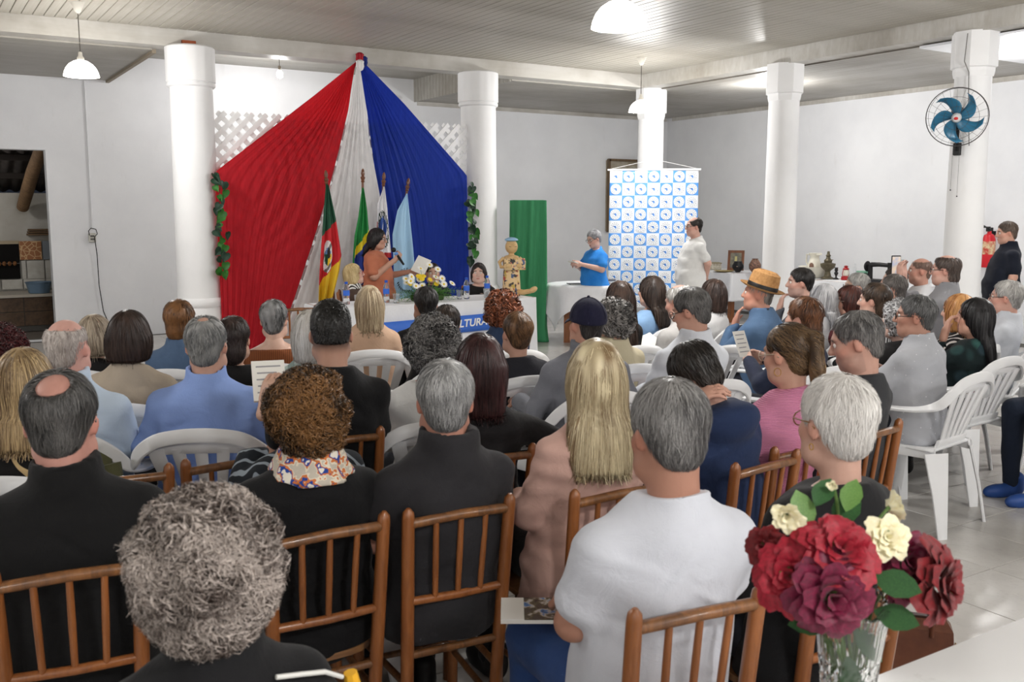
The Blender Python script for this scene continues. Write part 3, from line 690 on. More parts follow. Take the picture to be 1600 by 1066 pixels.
SKIN = (206, 158, 132)
def person(label, head, ztop, heading, sex='m', d=5, w=1.0, belly=1.0, lean=-8, tilt=0, hyaw=0, hpitch=0, hroll=0, hair=('short', (40, 36, 34), (70, 64, 60)),
           top=None, sleeve=1.0, collar='crew', pants=(34, 36, 44), shoes=(24, 22, 22), armL='lap', armR='lap', skin=SKIN, face=False, glasses=None, beard=None,
           stand=False, group='seated audience', extra=None, hem=0.0, dress=None, hs=None, neck=None, coltop=None, legs=True, hcurl=.9, earring=False, hat=None):
    seed = abs(hash(label)) % 100000 if False else sum(ord(c) * (i + 7) for i, c in enumerate(label)) % 99991
    q = 0 if d < 3.1 else (1 if d < 5.2 else 2)
    hs = (hs or (1.0 if sex == 'm' else .965)) * .955; style = hair[0]; hp = hair[3] if len(hair) > 3 else {}
    t = (.62 if style == 'curly' else .5) * hp.get('t', {'short': .008, 'bald': .007, 'fade': .012, 'bob': .020, 'long': .018, 'curly': .034, 'tight': .008, 'pony': .008, 'none': 0}.get(style, .015))
    seat = .45 if not stand else .475 * ztop
    ln = math.radians(lean); M = rx(-ln) @ ry(math.radians(tilt)); o = V(0, 0, seat); nl = ln * .5 + math.radians(hpitch) * .35
    Rh = rz(-math.radians(hyaw)) @ rx(-math.radians(hpitch)) @ ry(math.radians(hroll))
    nv = ry(math.radians(tilt * .6)) @ rx(-nl - .06) @ V(0, .030, .138) * hs
    u = (ztop - t * .9 - .120 * hs * math.cos(math.radians(hpitch) * .6) - seat - nv[2] - (M @ V(0, -.03, 0))[2]) / (.60 * math.cos(ln))
    T = lambda x, y, z: o + M @ V(x, y, z * u)
    C7 = T(0, -.028, .60); Hc = C7 + nv
    rot = -heading; rc = rz(rot) @ Hc
    base = (head[0] - rc[0], head[1] - rc[1], 0)
    sk = np.array(lin(skin)); sk = sk * .80 + sk.mean() * .20; dark = np.array(lin(hair[1]))
    # ---- head and neck
    S = SDF()
    S.ell((0, -.012, .028), (.0755, .095, .090), .02); S.ell((0, .020, -.040), (.060, .070, .078), .035); S.ell((0, .058, -.092), (.030, .028, .024), .03)
    S.cone((-.04, .03, -.075), (.04, .03, -.075), .036, .036, .03)
    S.ell((0, .073, .030), (.050, .018, .012), .018)
    for sx in (-1, 1):
        S.ell((sx * .042, .055, -.022), (.024, .024, .022), .025); S.ell((sx * .031, .096, .006), (.015, .014, .010), .012, op=-1)
        S.ell((sx * .078, -.010, -.012), (.0065, .016, .026), .008, R=rz(-sx * .35) @ rx(-.15)); S.ell((sx * .0125, .096, -.027), (.008, .010, .007), .006)
    S.cone((0, .088, .012), (0, .106, -.022), .0085, .0125, .014); S.ell((0, .084, -.056), (.024, .012, .0065), .008); S.ell((0, .082, -.067), (.020, .012, .007), .008)
    c7h = Rh.T @ (C7 + M @ V(0, 0, -.05) - Hc) / hs; nr = .054 if sex == 'm' else .045
    S.cone((0, -.022, -.05), c7h, nr, nr * 1.15, .03)
    v, f = S.mesh((.0062, .0085, .0115)[q] if not face else (.0058, .0065, .0085)[q]); n = vnormals(v, f)
    col = np.tile(sk, (len(v), 1))
    def paint(m, c, a):
        m = np.clip(m, 0, 1)[:, None] * a; col[:] = col * (1 - m) + np.array(c) * m
    x, y, z = v.T; ax = np.abs(x)
    paint(1.5 - np.abs(ax - .078) / .012 - ((z + .012) / .04) ** 2, sk * (1.05, .72, .66), .5 if y is not None else 0)
    paint((y > .03) * (1 - ((ax - .045) / .03) ** 2 - ((z + .028) / .03) ** 2), sk * (1.05, .75, .7), .35)
    paint((y > .05) * (1.6 - ((ax - .031) / .021) ** 2 * 1.3 - ((z - .027 - .004 * np.cos(ax * 40)) / .0065) ** 2), dark * .8 if hair[1][0] < 150 else (.25, .22, .2), .8)
    paint((y > .07) * (1.5 - (x / .024) ** 2 * 1.3 - ((z + .061) / .010) ** 2), (.42, .10, .09) if sex == 'f' else sk * (.85, .55, .5), .7)
    paint((y > .07) * (1.2 - ((ax - .031) / .017) ** 2 - ((z - .006) / .008) ** 2), sk * .35, .5)
    if beard: paint((y > -.02) * (z < -.035) * np.clip((-.03 - z) * 60, 0, 1), lin(beard[0]), beard[1])
    if style == 'fade': paint(np.clip((z + .07) / .03, 0, 1) * (y < .06) * (ax < .078) , dark * 1.6 + .01, .62)
    parts = [(v * hs @ Rh.T + Hc, f)]; cols = [col]
    def skin_part(v, f, c=None):
        parts.append((v, f)); cols.append(np.tile(sk if c is None else c, (len(v), 1)))
    # ---- trunk under the clothes, arms and hands
    a, b, cy = (np.array(k) for k in PROF[sex]); zz = np.array(MZ); bl = 1 + (belly - 1) * np.exp(-((zz - .16) / .16) ** 2)
    w = 1 + (w - 1) * .75; a, b = a * w * (1 + (bl - 1) * .7), b * (1 + (w - 1) * .6) * bl; cy = cy + (bl - 1) * .05
    a[-2:] /= w; shx = (.150 if sex == 'm' else .130) * w
    B = SDF(); B.loft(zz * u, a - (.016 if collar != 'wide' else .006), b - (.018 if collar != 'wide' else .008), cy, .03, M, o)
    for sx in (-1, 1): B.cone(T(sx * .07, -.022, .535), T(sx * shx, -.015, .488), .040, .044, .04)
    joints = {}
    for side, pose in ((-1, armL), (1, armR)):
        e, wr = ARMS[pose] if isinstance(pose, str) else pose
        sh = T(side * shx, -.015, .488); E_ = T(side * e[0] * (.5 + .5 * w), e[1], e[2]); W_ = T(side * wr[0], wr[1], wr[2]); joints[side] = (sh, E_, W_, pose)
        if sleeve < .8: B.cone(sh, E_, .044, .040, .02); B.cone(E_, W_, .041, .026, .02)
        fd = M @ V(side * HANDF[pose][0], *HANDF[pose][1:]) if isinstance(pose, str) and pose in HANDF else W_ - E_
        pn = M @ (V(-side * .6, -.7, .1) if pose in ('chin', 'cheek') else V(-side * .4, -.6, -.3) if pose in ('phone', 'mic', 'hold', 'paper', 'clasp') else V(-side * .3, .1, -1.))
        hv, hf = hand_mesh(W_, unit(fd) * .8 + unit(W_ - E_) * .2, pn, (.0062, .0072, .009)[q], hcurl, -side, hs)
        skin_part(hv, hf)
    bv, bf = B.mesh((.014, .018, .022)[q] if sleeve > .8 and collar != 'wide' else (.010, .013, .017)[q]); skin_part(bv, bf)
    V_, F_ = cat_m(parts)
    root = qmesh('person', V_, F_, m_skin, colr=np.concatenate(cols), loc=base, rot=(0, 0, rot), label=label, cat='person', group=group)
    # ---- upper garment
    tc = .011; sv = (.0095, .0125, .017)[q]; G = SDF(); ztopc = {'wide': .575, 'crew': .612, 'polo': .612, 'turtle': .612, 'hood': .61}[collar] if neck is None else neck
    keep = zz * u; a2, b2 = a + tc, b + tc
    lo = np.concatenate([[-hem / u * 1.0 if hem else -.01], zz[1:]]); 
    G.loft(lo * u, a2 * (1.02), b2, cy, .03, M, o)
    for side in (-1, 1):
        sh, E_, W_, pose = joints[side]
        G.cone(T(side * .07, -.022, .538), sh, .042 + tc * .5, .047 + tc * .5, .045)
        if sleeve >= .8:
            G.cone(sh, E_, .049 + tc * .5, .040 + tc * .8, .025); G.cone(E_, E_ + (W_ - E_) * min(1, sleeve), .041 + tc * .8, .031 + tc * .8, .02)
        elif sleeve > 0: G.cone(sh, sh + (E_ - sh) * sleeve, .050 + tc * .7, .054 + tc, .03)
    if collar == 'wide': G.half(T(0, 0, ztopc), M @ V(0, .25, 1), .006)
    else: G.half(T(0, -.028, ztopc), M @ V(0, .35, 1), .006)
    if collar in ('polo', 'turtle'):
        h0, h1 = (.585, .655) if collar == 'polo' else (.585, .675)
        CO = [h0 * u, (h0 + .02) * u, h1 * u]; G.loft(CO, [nr + .038, nr + .032, nr + .024], [nr + .038, nr + .032, nr + .026], [-.022, -.022, -.014], .008, M, o, 2.0)
        G.loft([.62 * u, (h1 + .02) * u], [nr + .006] * 2, [nr + .008] * 2, [-.016, -.012], .004, M, o, 2.0, op=-1)
    if collar == 'hood':
        G.ell(T(0, -.10, .575), (.125, .070, .075), .03, M); G.cone(T(-.08, -.05, .60), T(.08, -.05, .60), .035, .035, .03)
    gv, gf = G.mesh(sv); gn = vnormals(gv, gf)
    amp = 1.7 if q < 2 else .9
    gl = gv - o
    # creases: pull lines that run from the armpits across the back and gather at the waist
    hh_ = gl[:, 2] / u; cre = np.zeros(len(gv)); r_ = np.random.RandomState(seed + 21)
    for _ in range(16):
        c0 = V(r_.uniform(-.15, .15), 0, r_.uniform(.02, .50)); ang = r_.uniform(-.7, .7) - np.sign(c0[0]) * .35; dx_, dz_ = gl[:, 0] - c0[0], hh_ - c0[2]
        al, ac = dx_ * math.cos(ang) + dz_ * math.sin(ang), -dx_ * math.sin(ang) + dz_ * math.cos(ang)
        cre += r_.choice((-1, 1)) * np.exp(-(al / .07) ** 2 - (ac / r_.uniform(.008, .016)) ** 2) * np.where(np.sign(gl[:, 1] + .02) == r_.choice((-1, -1, 1)), 1, 0)
    if q < 2: gv = gv + gn * (np.clip(cre, -.7, 1.2) * .0055)[:, None]
    gv = gv + gn * (amp * (wavy(gl, [(28, .0035), (60, .0016)], seed, (.55, .55, 1.3)) + wavy(gl, [(22, .003)], seed + 3, (1.2, 1, .6)) * (gl[:, 2] < .35)))[:, None]
    topm = top if not isinstance(top, tuple) else fabric('cloth_%d_%d_%d' % top, top)
    sh_o = qmesh(extra.get('name', 'shirt') if extra else 'shirt', gv, gf, topm, root)
    if coltop:
        K = SDF(); K.loft([.57 * u, .61 * u, .675 * u], [nr + .072, nr + .050, nr + .030], [nr + .070, nr + .050, nr + .034], [-.026, -.024, -.014], .008, M, o, 2.0)
        K.loft([.56 * u, .68 * u], [nr + .004] * 2, [nr + .006] * 2, [-.02, -.012], .004, M, o, 2.0, op=-1)
        kv, kf = K.mesh(.008); kn = vnormals(kv, kf); kv = kv + kn * wavy(kv, [(90, .004)], seed)[:, None]; qmesh('collar' if coltop[0] == 'c' else 'scarf', kv, kf, coltop[1], root)
    # ---- legs
    if legs and not dress:
        L = SDF(); L.ell(T(0, -.0, .06), (a[1] - .014, b[1] - .016, .10 * u), .04); H = seat
        for sx in (-1, 1):
            if stand:
                L.cone((sx * .088, 0, H), (sx * .095, .015, H * .55), .088, .062, .04); L.cone((sx * .095, .015, H * .55), (sx * .095, -.01, .07), .062, .047, .02)
            else:
                L.cone((sx * .085, .02, H + .085), (sx * .11, .40, H + .075), .085, .066, .04); L.cone((sx * .11, .41, H + .07), (sx * .105, .40, .09), .064, .046, .02)
        lv, lf = L.mesh((.014, .018, .024)[q]); lnm = vnormals(lv, lf); lv = lv + lnm * wavy(lv, [(35, .003), (80, .0012)], seed + 9)[:, None]
        pm_ = pants if not isinstance(pants, tuple) else fabric('pants_%d_%d_%d' % pants, pants)
        qmesh('trousers', lv, lf, pm_, root)
        for sx in (-1, 1): link('shoe', shoe_mesh(shoes), root, loc=(sx * .1, .0 if stand else .40, 0))
    if dress:
        L = SDF(); L.loft([.10, seat * .6, seat - .02, seat + .10, seat + .2], [.21, .215, .20, .18, .165], [.19, .19, .165, .14, .12], [.0, .0, 0, 0, 0], .03); lv, lf = L.mesh(.016)
        lnm = vnormals(lv, lf); th = np.arctan2(lv[:, 1], lv[:, 0]); lv = lv + lnm * (.007 * np.sin(th * 22) * np.clip((seat + .15 - lv[:, 2]) * 4, 0, 1))[:, None]; qmesh('skirt', lv, lf, topm, root)
        for sx in (-1, 1): link('shoe', shoe_mesh(shoes), root, loc=(sx * .1, .02, 0))
    # ---- hair
    HX = lambda P_: (P_ * hs) @ Rh.T + Hc
    if style != 'none':
        S = SDF(); low = hp.get('low', 0); cv = hp.get('face', 1)
        if style in ('short', 'bald', 'tight', 'pony'): S.ell((0, -.016, .038), (.0755 + t, .0955 + t, .083 + t), .02)
        elif style == 'fade': S.ell((0, -.015, .034), (.0772, .0975, .086 + t * 1.3), .02); S.ell((0, -.005, .075), (.066, .085, .045 + t), .02)
        else: S.ell((0, -.015, .028), (.0765 + t, .096 + t, .091 + t), .02)
        if style in ('short', 'bald', 'fade', 'tight', 'pony', 'curly'): S.ell((0, -.052, -.038 - low * .6), (.050 + t * .6 + low * .4, .041 + t * .7 + low * .5, .046 + low), .03)
        if style == 'curly': S.ell((0, -.03, -.01), (.080 + t * 1.15, .085 + t, .075 + low), .03)
        if style == 'bob':
            zb = hp.get('zb', .115); S.ell((0, -.024, -.025), (.080 + t * 1.3, .086 + t * 1.2, .105), .03)
            S.loft([-zb - .02, -.06, 0], [.078 + t, .082 + t * 1.2, .08 + t], [.070 + t * .6, .078 + t, .08], [-.036, -.03, -.025], .03)
        if style == 'long':
            Lh = hp.get('L', .32); wd = hp.get('wd', .098); bk = hp.get('bk', -.015); S.ell((0, -.024, -.02), (.080 + t * 1.3, .086 + t * 1.2, .085), .03); S.loft([-Lh, -Lh * .78, -Lh * .5, -.11, -.03, .03], [wd * .66, wd * .92, wd, .092 + t * .6, .084 + t, .07 + t], [.018, .03, .042, .060, .072, .07], [-.112 + bk, -.098 + bk, -.082 + bk * .6, -.055, -.036, -.02], .03)
        if style == 'pony': 
            S.cone((0, -.105, .075), (0, -.138, .055), .018, .022, .012); S.cone((0, -.138, .055), (.0, -.128, -.06), .024, .027, .015); S.cone((0, -.128, -.06), (0, -.10, -.20), .027, .012, .015)
        if style == 'curly':
            rr = np.random.RandomState(seed)
            for _ in range(hp.get('blobs', 70)):
                dv = rr.normal(size=3); dv /= np.linalg.norm(dv)
                if dv[2] > -.75 and not (dv[1] > .55 and dv[2] < .5): S.ell(V(0, -.022, .008) + dv * V(.075 + t * 1.0, .092 + t * .9, .096 + t * .9), .016 + .014 * rr.rand(), .007)
        if hp.get('bun'): S.ell(hp['bun'][:3], hp['bun'][3], .02)
        if style == 'bob': S.half((0, 0, -hp.get('zb', .115)), (0, .1, -1), .02)
        S.ell((0, .135 - .02 * (1 - cv), -.035), (.098 if style not in ('bob', 'long') else .074, .112, .122), .02, op=-1)
        if style in ('short', 'bald', 'fade', 'tight', 'pony'):
            for sx in (-1, 1): S.ell((sx * .092, .004, -.030), (.033, .034, .056), .012, op=-1)
        if style == 'bald': 
            bc = hp.get('spot', (0, -.01, .13, .066, .09, .062)); S.ell(bc[:3], bc[3:], .022, op=-1)
        if style == 'fade': S.loft([-.3, -.028], [.2, .2], [.2, .2], [0, 0], .006, op=-1)
        hv, hf = S.mesh((.0062, .0082, .0105)[q]); 
        if len(hf):
            hn = vnormals(hv, hf); fr, am = hp.get('rough', (85, .0035) if style == 'curly' else (120, .0012))
            dsp = wavy(hv, [(fr, am), (fr * 2.1, am * .5)], seed) if style == 'curly' else wavy(hv, [(fr * 2, am), (40, .002)], seed, (1, 1, .18))
            if style == 'curly': dsp = dsp - .005
            hv2 = hv + hn * dsp[:, None]; tone = np.clip(.42 + wavy(hv, [(70, .25), (160, .2)], seed + 5, (1, 1, .3 if style != 'curly' else 1)) + dsp * 25, 0, 1)
            dd = hp.get('dark')            # darker lower hair (nape) or lighter streak, part of the hair's own colour
            if dd: tone = np.clip(tone + dd * np.clip((-hv[:, 2] + .0) / .08, 0, 1), 0, 1)
            sp = [(HX(hv2), hf)]; tn = [tone]
            N = hp.get('N', ((5200, 2200, 700) if style != 'curly' else (3600, 1700, 650))[q]); wd_ = (.0009, .0015, .0024)[q]
            cfg = dict(short=(.032, 4, .5, 0, .005), bald=(.035, 4, .5, 0, .004), fade=(.012, 3, -.3, 0, .004), bob=(.13, 7, 1.0, 0, .004), long=(.20, 8, 1.4, 0, .004), curly=(.075, 9, .3, .013, .010), tight=(.06, 4, .4, 0, .002), pony=(.08, 5, .3, 0, .003))[style]
            cfg = list(cfg); cfg[0] = hp.get('len', cfg[0])
            if q == 2: cfg[1] = max(3, cfg[1] - 2)
            rs = strands(S, hv, hn, style, N, cfg[0], cfg[1], wd_, seed, hp.get('crown', (0, -.045, .115) if style not in ('pony',) else (0, .10, .10)), cfg[2], cfg[3], cfg[4], part=hp.get('part', 0))
            if rs is not None:
                sp.append((HX(rs[0]), rs[1])); tt = rs[2]
                if dd: tt = np.clip(tt + dd * np.clip(-rs[0][:, 2] / .08, 0, 1), 0, 1)
                tn.append(tt)
            A, Bq = cat_m(sp); qmesh('hair', A, Bq, hair_mat(hair[1], hair[2], hp.get('rough_m', .42)), root, tone=np.concatenate(tn))
    # ---- face furniture
    E3 = Matrix(Rh.tolist()).to_euler()
    if face:
        for sx in (-1, 1): link('eye', EYE, root, loc=HX(V(sx * .031, .0745, .006)), rot=E3)
    if glasses:
        g = MB(); rr = hp.get('rim', .0019)
        for sx in (-1, 1):
            g.tube([HX(V(sx * .034 + .0235 * math.cos(k * PI / 8), .101 - .004 * abs(math.cos(k * PI / 8)), .003 + .019 * math.sin(k * PI / 8))) for k in range(16)], rr, 6, closed=True)
            g.tube([HX(V(*p)) for p in ((sx * .057, .096, .006), (sx * .072, .06, .008), (sx * .080, .0, .008), (sx * .082, -.02, -.004))], rr, 6)
        g.tube([HX(V(*p)) for p in ((-.0105, .101, .008), (0, .106, .011), (.0105, .101, .008))], rr, 6)
        g.build('glasses', mat('glasses_%d_%d_%d' % glasses, glasses, .3), root)
    if earring:
        for sx in (-1, 1): MB().tube([HX(V(sx * .079, -.004 + earring * math.sin(k * PI / 6), -.045 - earring * (1 - math.cos(k * PI / 6)))) for k in range(12)], .0013, 6, closed=True).build('earring', mat('gold', (212, 170, 90), .3, metal=1), root)
    root['_'] = 0; del root['_']
    return dict(root=root, base=base, rot=rot, Hc=Hc, Rh=Rh, T=T, M=M, joints=joints, hs=hs, HX=HX)
# ---------------------------------------------------------------- chairs (built once, then copied)
m_cw = wood('chair_wood', (162, 100, 54), (124, 72, 36), .3)
m_cr = wood('chair_rail_wood', (146, 98, 58), (92, 60, 38), .32)
m_cs = wood('chair_seat_wood', (150, 108, 70), (112, 78, 50), .35, stretch=(1, 12, 12))
m_pc = mat('white_plastic', (232, 233, 235), .32, spec=.5)
def make_wooden_chair():
    r = thing('wooden_chair', 'x', 'chair', group='wooden chairs of the audience')
    for s in (-1, 1):
        R = frame(V(s * .028, -.10, .86)); m = MB()
        a, b = V(s * .136, -.175, 0), V(s * .156, -.275, .845)
        m.tube([a, a * .75 + b * .25, a * .5 + b * .5, a * .25 + b * .75, b - (b - a) * .02, b, b + unit(b - a) * .012], [.016, .0185, .0195, .019, .018, .016, .006], 10)
        m.build('rear_post', m_cw, r)
        MB().tube([(s * .165, .175, .004), (s * .165, .175, .03), (s * .165, .172, .25), (s * .162, .168, .43)], [.014, .0175, .019, .019], 10).build('leg', m_cw, r)
        for z, q in ((.19, .6), (.31, .75)):
            MB().cyl((s * (.136 + .024 * z), -.175 - .118 * z, z), (s * .165, .173, z), .0105, seg=10).build('stretcher', m_cr, r)
    pt = lambda s, z: V(s * (.136 + .020 * z / .845), -.175 - .1 * z / .845, z)
    MB().tube([pt(-1, .81), (pt(-1, .81) + pt(1, .825)) / 2 + V(0, -.012, .004), pt(1, .815)], .0145, 12).build('top_rail', m_cr, r)
    MB().tube([pt(-1, .575), (pt(-1, .575) + pt(1, .575)) / 2 + V(0, -.01, 0), pt(1, .575)], .0125, 12).build('lower_rail', m_cw, r)
    for k in (-1, 0, 1):
        a, b = pt(0, .58) + V(k * .070, -.008, 0), pt(0, .81) + V(k * .076, -.010, 0)
        MB().tube([a, (a + b) / 2, b], [.0085, .0095, .0085], 10).build('spindle', m_cw, r)
    for z in (.24, .405): MB().cyl(pt(-1, z), pt(1, z), .0115, seg=10).build('stretcher', m_cr, r)
    for z in (.22, .40): MB().cyl((-.165, .173, z), (.165, .173, z), .0105, seg=10).build('stretcher', m_cr, r)
    ol = [(.185 * math.copysign(abs(math.cos(t)) ** .55, math.cos(t)), -.0 + (.2 if math.sin(t) > 0 else .205) * math.copysign(abs(math.sin(t)) ** .7, math.sin(t))) for t in np.arange(28) * 2 * PI / 28]
    MB().prism(ol, .432, .450).build('seat', m_cs, r)
    return r
def make_plastic_chair():
    r = thing('plastic_chair', 'x', 'chair', group='white plastic chairs of the audience')
    by = lambda z: -.205 - .30 * (z - .43) - .1 * (z - .43) ** 2
    m = MB()
    def st(u, v):
        x = (u - .5) * (.43 + .03 * v); y = -.215 + v * .44; return (x, y, .443 - .012 * math.sin(PI * u) * math.sin(PI * v) - .02 * max(0, v - .85) / .15)
    m.grid(st, 10, 10); solid(m.build('seat', m_pc, r), .014)
    pts = [(.275, .20, .615), (.278, .15, .638), (.282, .05, .648), (.285, -.08, .655), (.280, -.18, .668), (.262, -.265, .700), (.225, -.305, .755), (.16, -.325, .800), (.08, -.335, .818)]
    nr = [(0, .5, 1), (0, .1, 1), (0, 0, 1), (.1, -.1, 1), (.3, -.3, 1), (.5, -1, .7), (.2, -1, .3), (0, -1, .25), (0, -1, .25)]
    P_ = [V(*p) for p in pts]; N_ = [V(*p) for p in nr]; full = P_ + [V(0, -.338, .823)] + [p * V(-1, 1, 1) for p in P_[::-1]]; fn = N_ + [V(0, -1, .25)] + [p * V(-1, 1, 1) for p in N_[::-1]]
    w_ = [.026, .027, .027, .026, .025, .025, .026, .027, .027, .027]; w_ = w_ + w_[:-1][::-1]
    k_ = np.arange(len(full)); kk = np.linspace(0, len(full) - 1, 73)
    def spl(A_):
        A_ = np.array(A_, float); out = []
        for t_ in kk:
            i = min(int(t_), len(A_) - 2); f_ = t_ - i; p0, p1, p2, p3 = A_[max(i - 1, 0)], A_[i], A_[i + 1], A_[min(i + 2, len(A_) - 1)]
            out.append(.5 * (2 * p1 + (p2 - p0) * f_ + (2 * p0 - 5 * p1 + 4 * p2 - p3) * f_ ** 2 + (3 * p1 - p0 - 3 * p2 + p3) * f_ ** 3))
        return np.array(out)
    MB().sweep(spl(full), spl(fn), spl(np.array(w_)[:, None])[:, 0], .009).build('arm_frame', m_pc, r)
    # fan of five slats between an upper and a lower band
    wid = lambda z: .105 + .085 * min(1, (z - .45) / .3)
    for i in range(5):
        zs = [.475, .56, .65, .735, .765]
        pp = [V((i - 2) / 2 * wid(z) * .88, by(z) + .012, z) for z in zs]
        MB().sweep(pp, [V(0, -1, -.3)] * 5, [.012 + .013 * min(1, (z - .45) / .3) + (.005 if i in (0, 4) else 0) for z in zs], .006).build('slat', m_pc, r)
    MB().sweep([V(x, by(.765) + .010 + .02 * (x / .2) ** 2, .768 - .30 * abs(x) ** 2 * 4 * .2) for x in np.linspace(-.215, .215, 9)], [V(0, -1, -.3)] * 9, .024, .007).build('back_band', m_pc, r)
    MB().sweep([V(x, by(.462) + .010, .462) for x in np.linspace(-.15, .15, 5)], [V(0, -1, -.3)] * 5, .030, .008).build('back_band', m_pc, r)
    for s in (-1, 1):
        MB().sweep([V(s * .262, .215, .002), V(s * .258, .20, .22), V(s * .262, .19, .44), V(s * .275, .185, .62)], [V(s, .25, 0)] * 4, [.026, .036, .048, .036], .009).build('leg', m_pc, r)
        MB().sweep([V(s * .262, .19, .44), V(s * .225, .205, .40), V(s * .19, .21, .42)], [V(0, 1, 0)] * 3, [.045, .03, .012], .008).build('gusset', m_pc, r)
        MB().sweep([V(s * .235, -.305, .002), V(s * .215, -.27, .22), V(s * .19, -.225, .43)], [V(s * .5, -1, 0)] * 3, [.026, .044, .07], .009).build('leg', m_pc, r)
        MB().sweep([V(s * .19, -.22, .425), V(s * .225, -.0, .425), V(s * .255, .18, .425)], [V(s, 0, 0)] * 3, [.03, .026, .04], .007).build('side_rail', m_pc, r)
    MB().sweep([V(-.2, .215, .42), V(0, .22, .43), V(.2, .215, .42)], [V(0, 1, 0)] * 3, .018, .007).build('front_rail', m_pc, r)
    return r
WCH, PCH = make_wooden_chair(), make_plastic_chair(); used = set()
def chair(kind, x, y, heading, label, group=None):
    p = WCH if kind == 'w' else PCH
    o = copy_tree(p) if kind in used else p
    used.add(kind); o.location = (x, y, 0); o.rotation_euler = (0, 0, -heading); o['label'] = label
    if group: o['group'] = group
    return o
def sit(P_, kind, who, back=0):
    """the chair under a seated person"""
    x, y, _ = P_['base']; h = -P_['rot']; OFF = back + (-.095 if kind == 'w' else -.045)
    return chair(kind, x - math.sin(h) * OFF, y - math.cos(h) * OFF, h, ('wooden spindle-back chair' if kind == 'w' else 'white plastic armchair') + ' under ' + who)
# ---------------------------------------------------------------- trellis and drapes
la = thing('trellis_panel', 'white diagonal wooden trellis behind the tricolour drape', 'trellis', (0, 10.63, 0))
LX0, LX1, LZ0, LZ1 = 2.86, 6.02, .06, 2.73
def clip_line(x0, s):
    """segment of the 45 degree line z = LZ0 + s*(x-x0) inside the panel"""
    pts = []
    for x in (LX0, LX1):
        z = LZ0 + s * (x - x0)
        if LZ0 - 1e-6 <= z <= LZ1 + 1e-6: pts.append((x, z))
    for z in (LZ0, LZ1):
        x = x0 + s * (z - LZ0)
        if LX0 < x < LX1: pts.append((x, z))
    return (pts[0], pts[-1]) if len(pts) > 1 and abs(pts[0][0] - pts[-1][0]) > .04 else None
for s in (1, -1):
    n = 0; x0 = LX0 - (LZ1 - LZ0) if s > 0 else LX0
    while x0 < (LX1 if s > 0 else LX1 + LZ1 - LZ0):
        x0 += .152; seg = clip_line(x0, s)
        if not seg: continue
        (xa, za), (xb, zb) = seg; L = math.hypot(xb - xa, zb - za); ang = math.atan2(zb - za, xb - xa)
        MB().box((0, 0, 0), (L / 2, .004, .026), ry(-ang)).build('slat', m_white, la, False, loc=((xa + xb) / 2, -.0045 * s, (za + zb) / 2))
for x in (LX0 - .012, LX1 + .012): MB().box((x, 0, (LZ0 + LZ1) / 2), (.016, .014, (LZ1 - LZ0) / 2 + .03)).build('frame', m_white, la, False)
MB().box(((LX0 + LX1) / 2, 0, LZ0 - .03), ((LX1 - LX0) / 2, .014, .03)).build('frame', m_white, la, False)

def cloth_mat(name, c, c2, tr=.62):
    t = NT(name); f = t.noise(t.coord(scale=(30, 30, 1.5)), 3, 4); col = t.mix(t.ramp(f, [(.3, 0.0), (.75, .6)]), lin(c), lin(c2)); t.base(col); t.set(Roughness=.6)
    t.b.inputs['Sheen Weight'].default_value = .1; t.b.inputs['Specular IOR Level'].default_value = .2
    tl_ = t.n('ShaderNodeBsdfTranslucent'); t.l(col, tl_.inputs[0]); mx = t.n('ShaderNodeMixShader'); mx.inputs[0].default_value = tr
    t.l(t.b.outputs[0], mx.inputs[1]); t.l(tl_.outputs[0], mx.inputs[2]); t.l(mx.outputs[0], t.out.inputs[0]); return t.m
def poly_at(P_, v):
    P_ = np.array(P_, float); d = np.concatenate([[0], np.cumsum(np.hypot(*np.diff(P_, axis=0).T))]); d /= d[-1]
    return np.array([np.interp(v, d, P_[:, 0]), np.interp(v, d, P_[:, 1])])
def drape(name, Lp, Rp, n, m, label, seed, amp=.013, y0=10.47, swag=0):
    rr = np.random.RandomState(seed); ph = rr.rand(6) * 6.3
    def fn(u, v):
        uu = u + .012 * math.sin(9 * u + ph[0]) ; k_ = min(1, (u if Lp[1][1] < 2.3 else 1 - u) * 3); vs_ = [min(1, max(0, v + e * k_ * min(1, v * 5, (1 - v) * 5))) for e in (-.16, -.08, 0, .08, .16)]; p = sum(poly_at(Lp, w_) * (1 - uu) + poly_at(Rp, w_) * uu for w_ in vs_) / 5
        A = amp * min(1, v * 3 + .12) * (.30 + .70 * math.exp(-(v / .42) ** 2)) * (.55 + .45 * math.sin(5 * u + 3 * v + ph[1]))
        y = A * math.sin(2 * PI * n * (u + .03 * math.sin(4 * v + ph[2]))) + A * .5 * math.sin(2 * PI * n * 2.3 * u + ph[3] + 3 * v)
        if swag:
            q = np.array([p[0] - Lp[1][0], p[1] - Lp[1][1]]); dd = math.hypot(*q); 
            y += swag * math.exp(-((dd - .75) / .5) ** 2) * math.sin(dd * 46 + 2 * math.sin(3 * u)) * (1 - .6 * v)
        yy = y0 + y * 1.0 + (.09 * max(0, 1 - v * 6))
        return (p[0], min(yy, 10.60) if v > .15 else yy, p[1])
    mb = MB(); mb.grid(fn, int(10 * n), 60); o = solid(mb.build(name, m, None, label=label, cat='drape', group='tricolour drape'), .002); return o
AP = (4.56, 3.40)
RW = [(4.535, 3.36), (4.483, 3.311), (4.308, 2.544), (4.182, 2.145), (4.015, 1.66), (3.88, 1.205), (3.629, .641), (3.40, .02)]
WB = [(4.565, 3.36), (4.538 + .02, 3.315), (4.623, 2.499), (4.74, 1.899), (4.798, 1.51), (4.883, .686), (4.904, .02)]
drape('red_drape', [(4.52, 3.38), (2.83, 2.08), (2.85, .02)], RW, 13, cloth_mat('red_cloth', (226, 58, 72), (202, 42, 56)), 'red cloth drape fanning down to the left from the beam', 3, swag=.016)
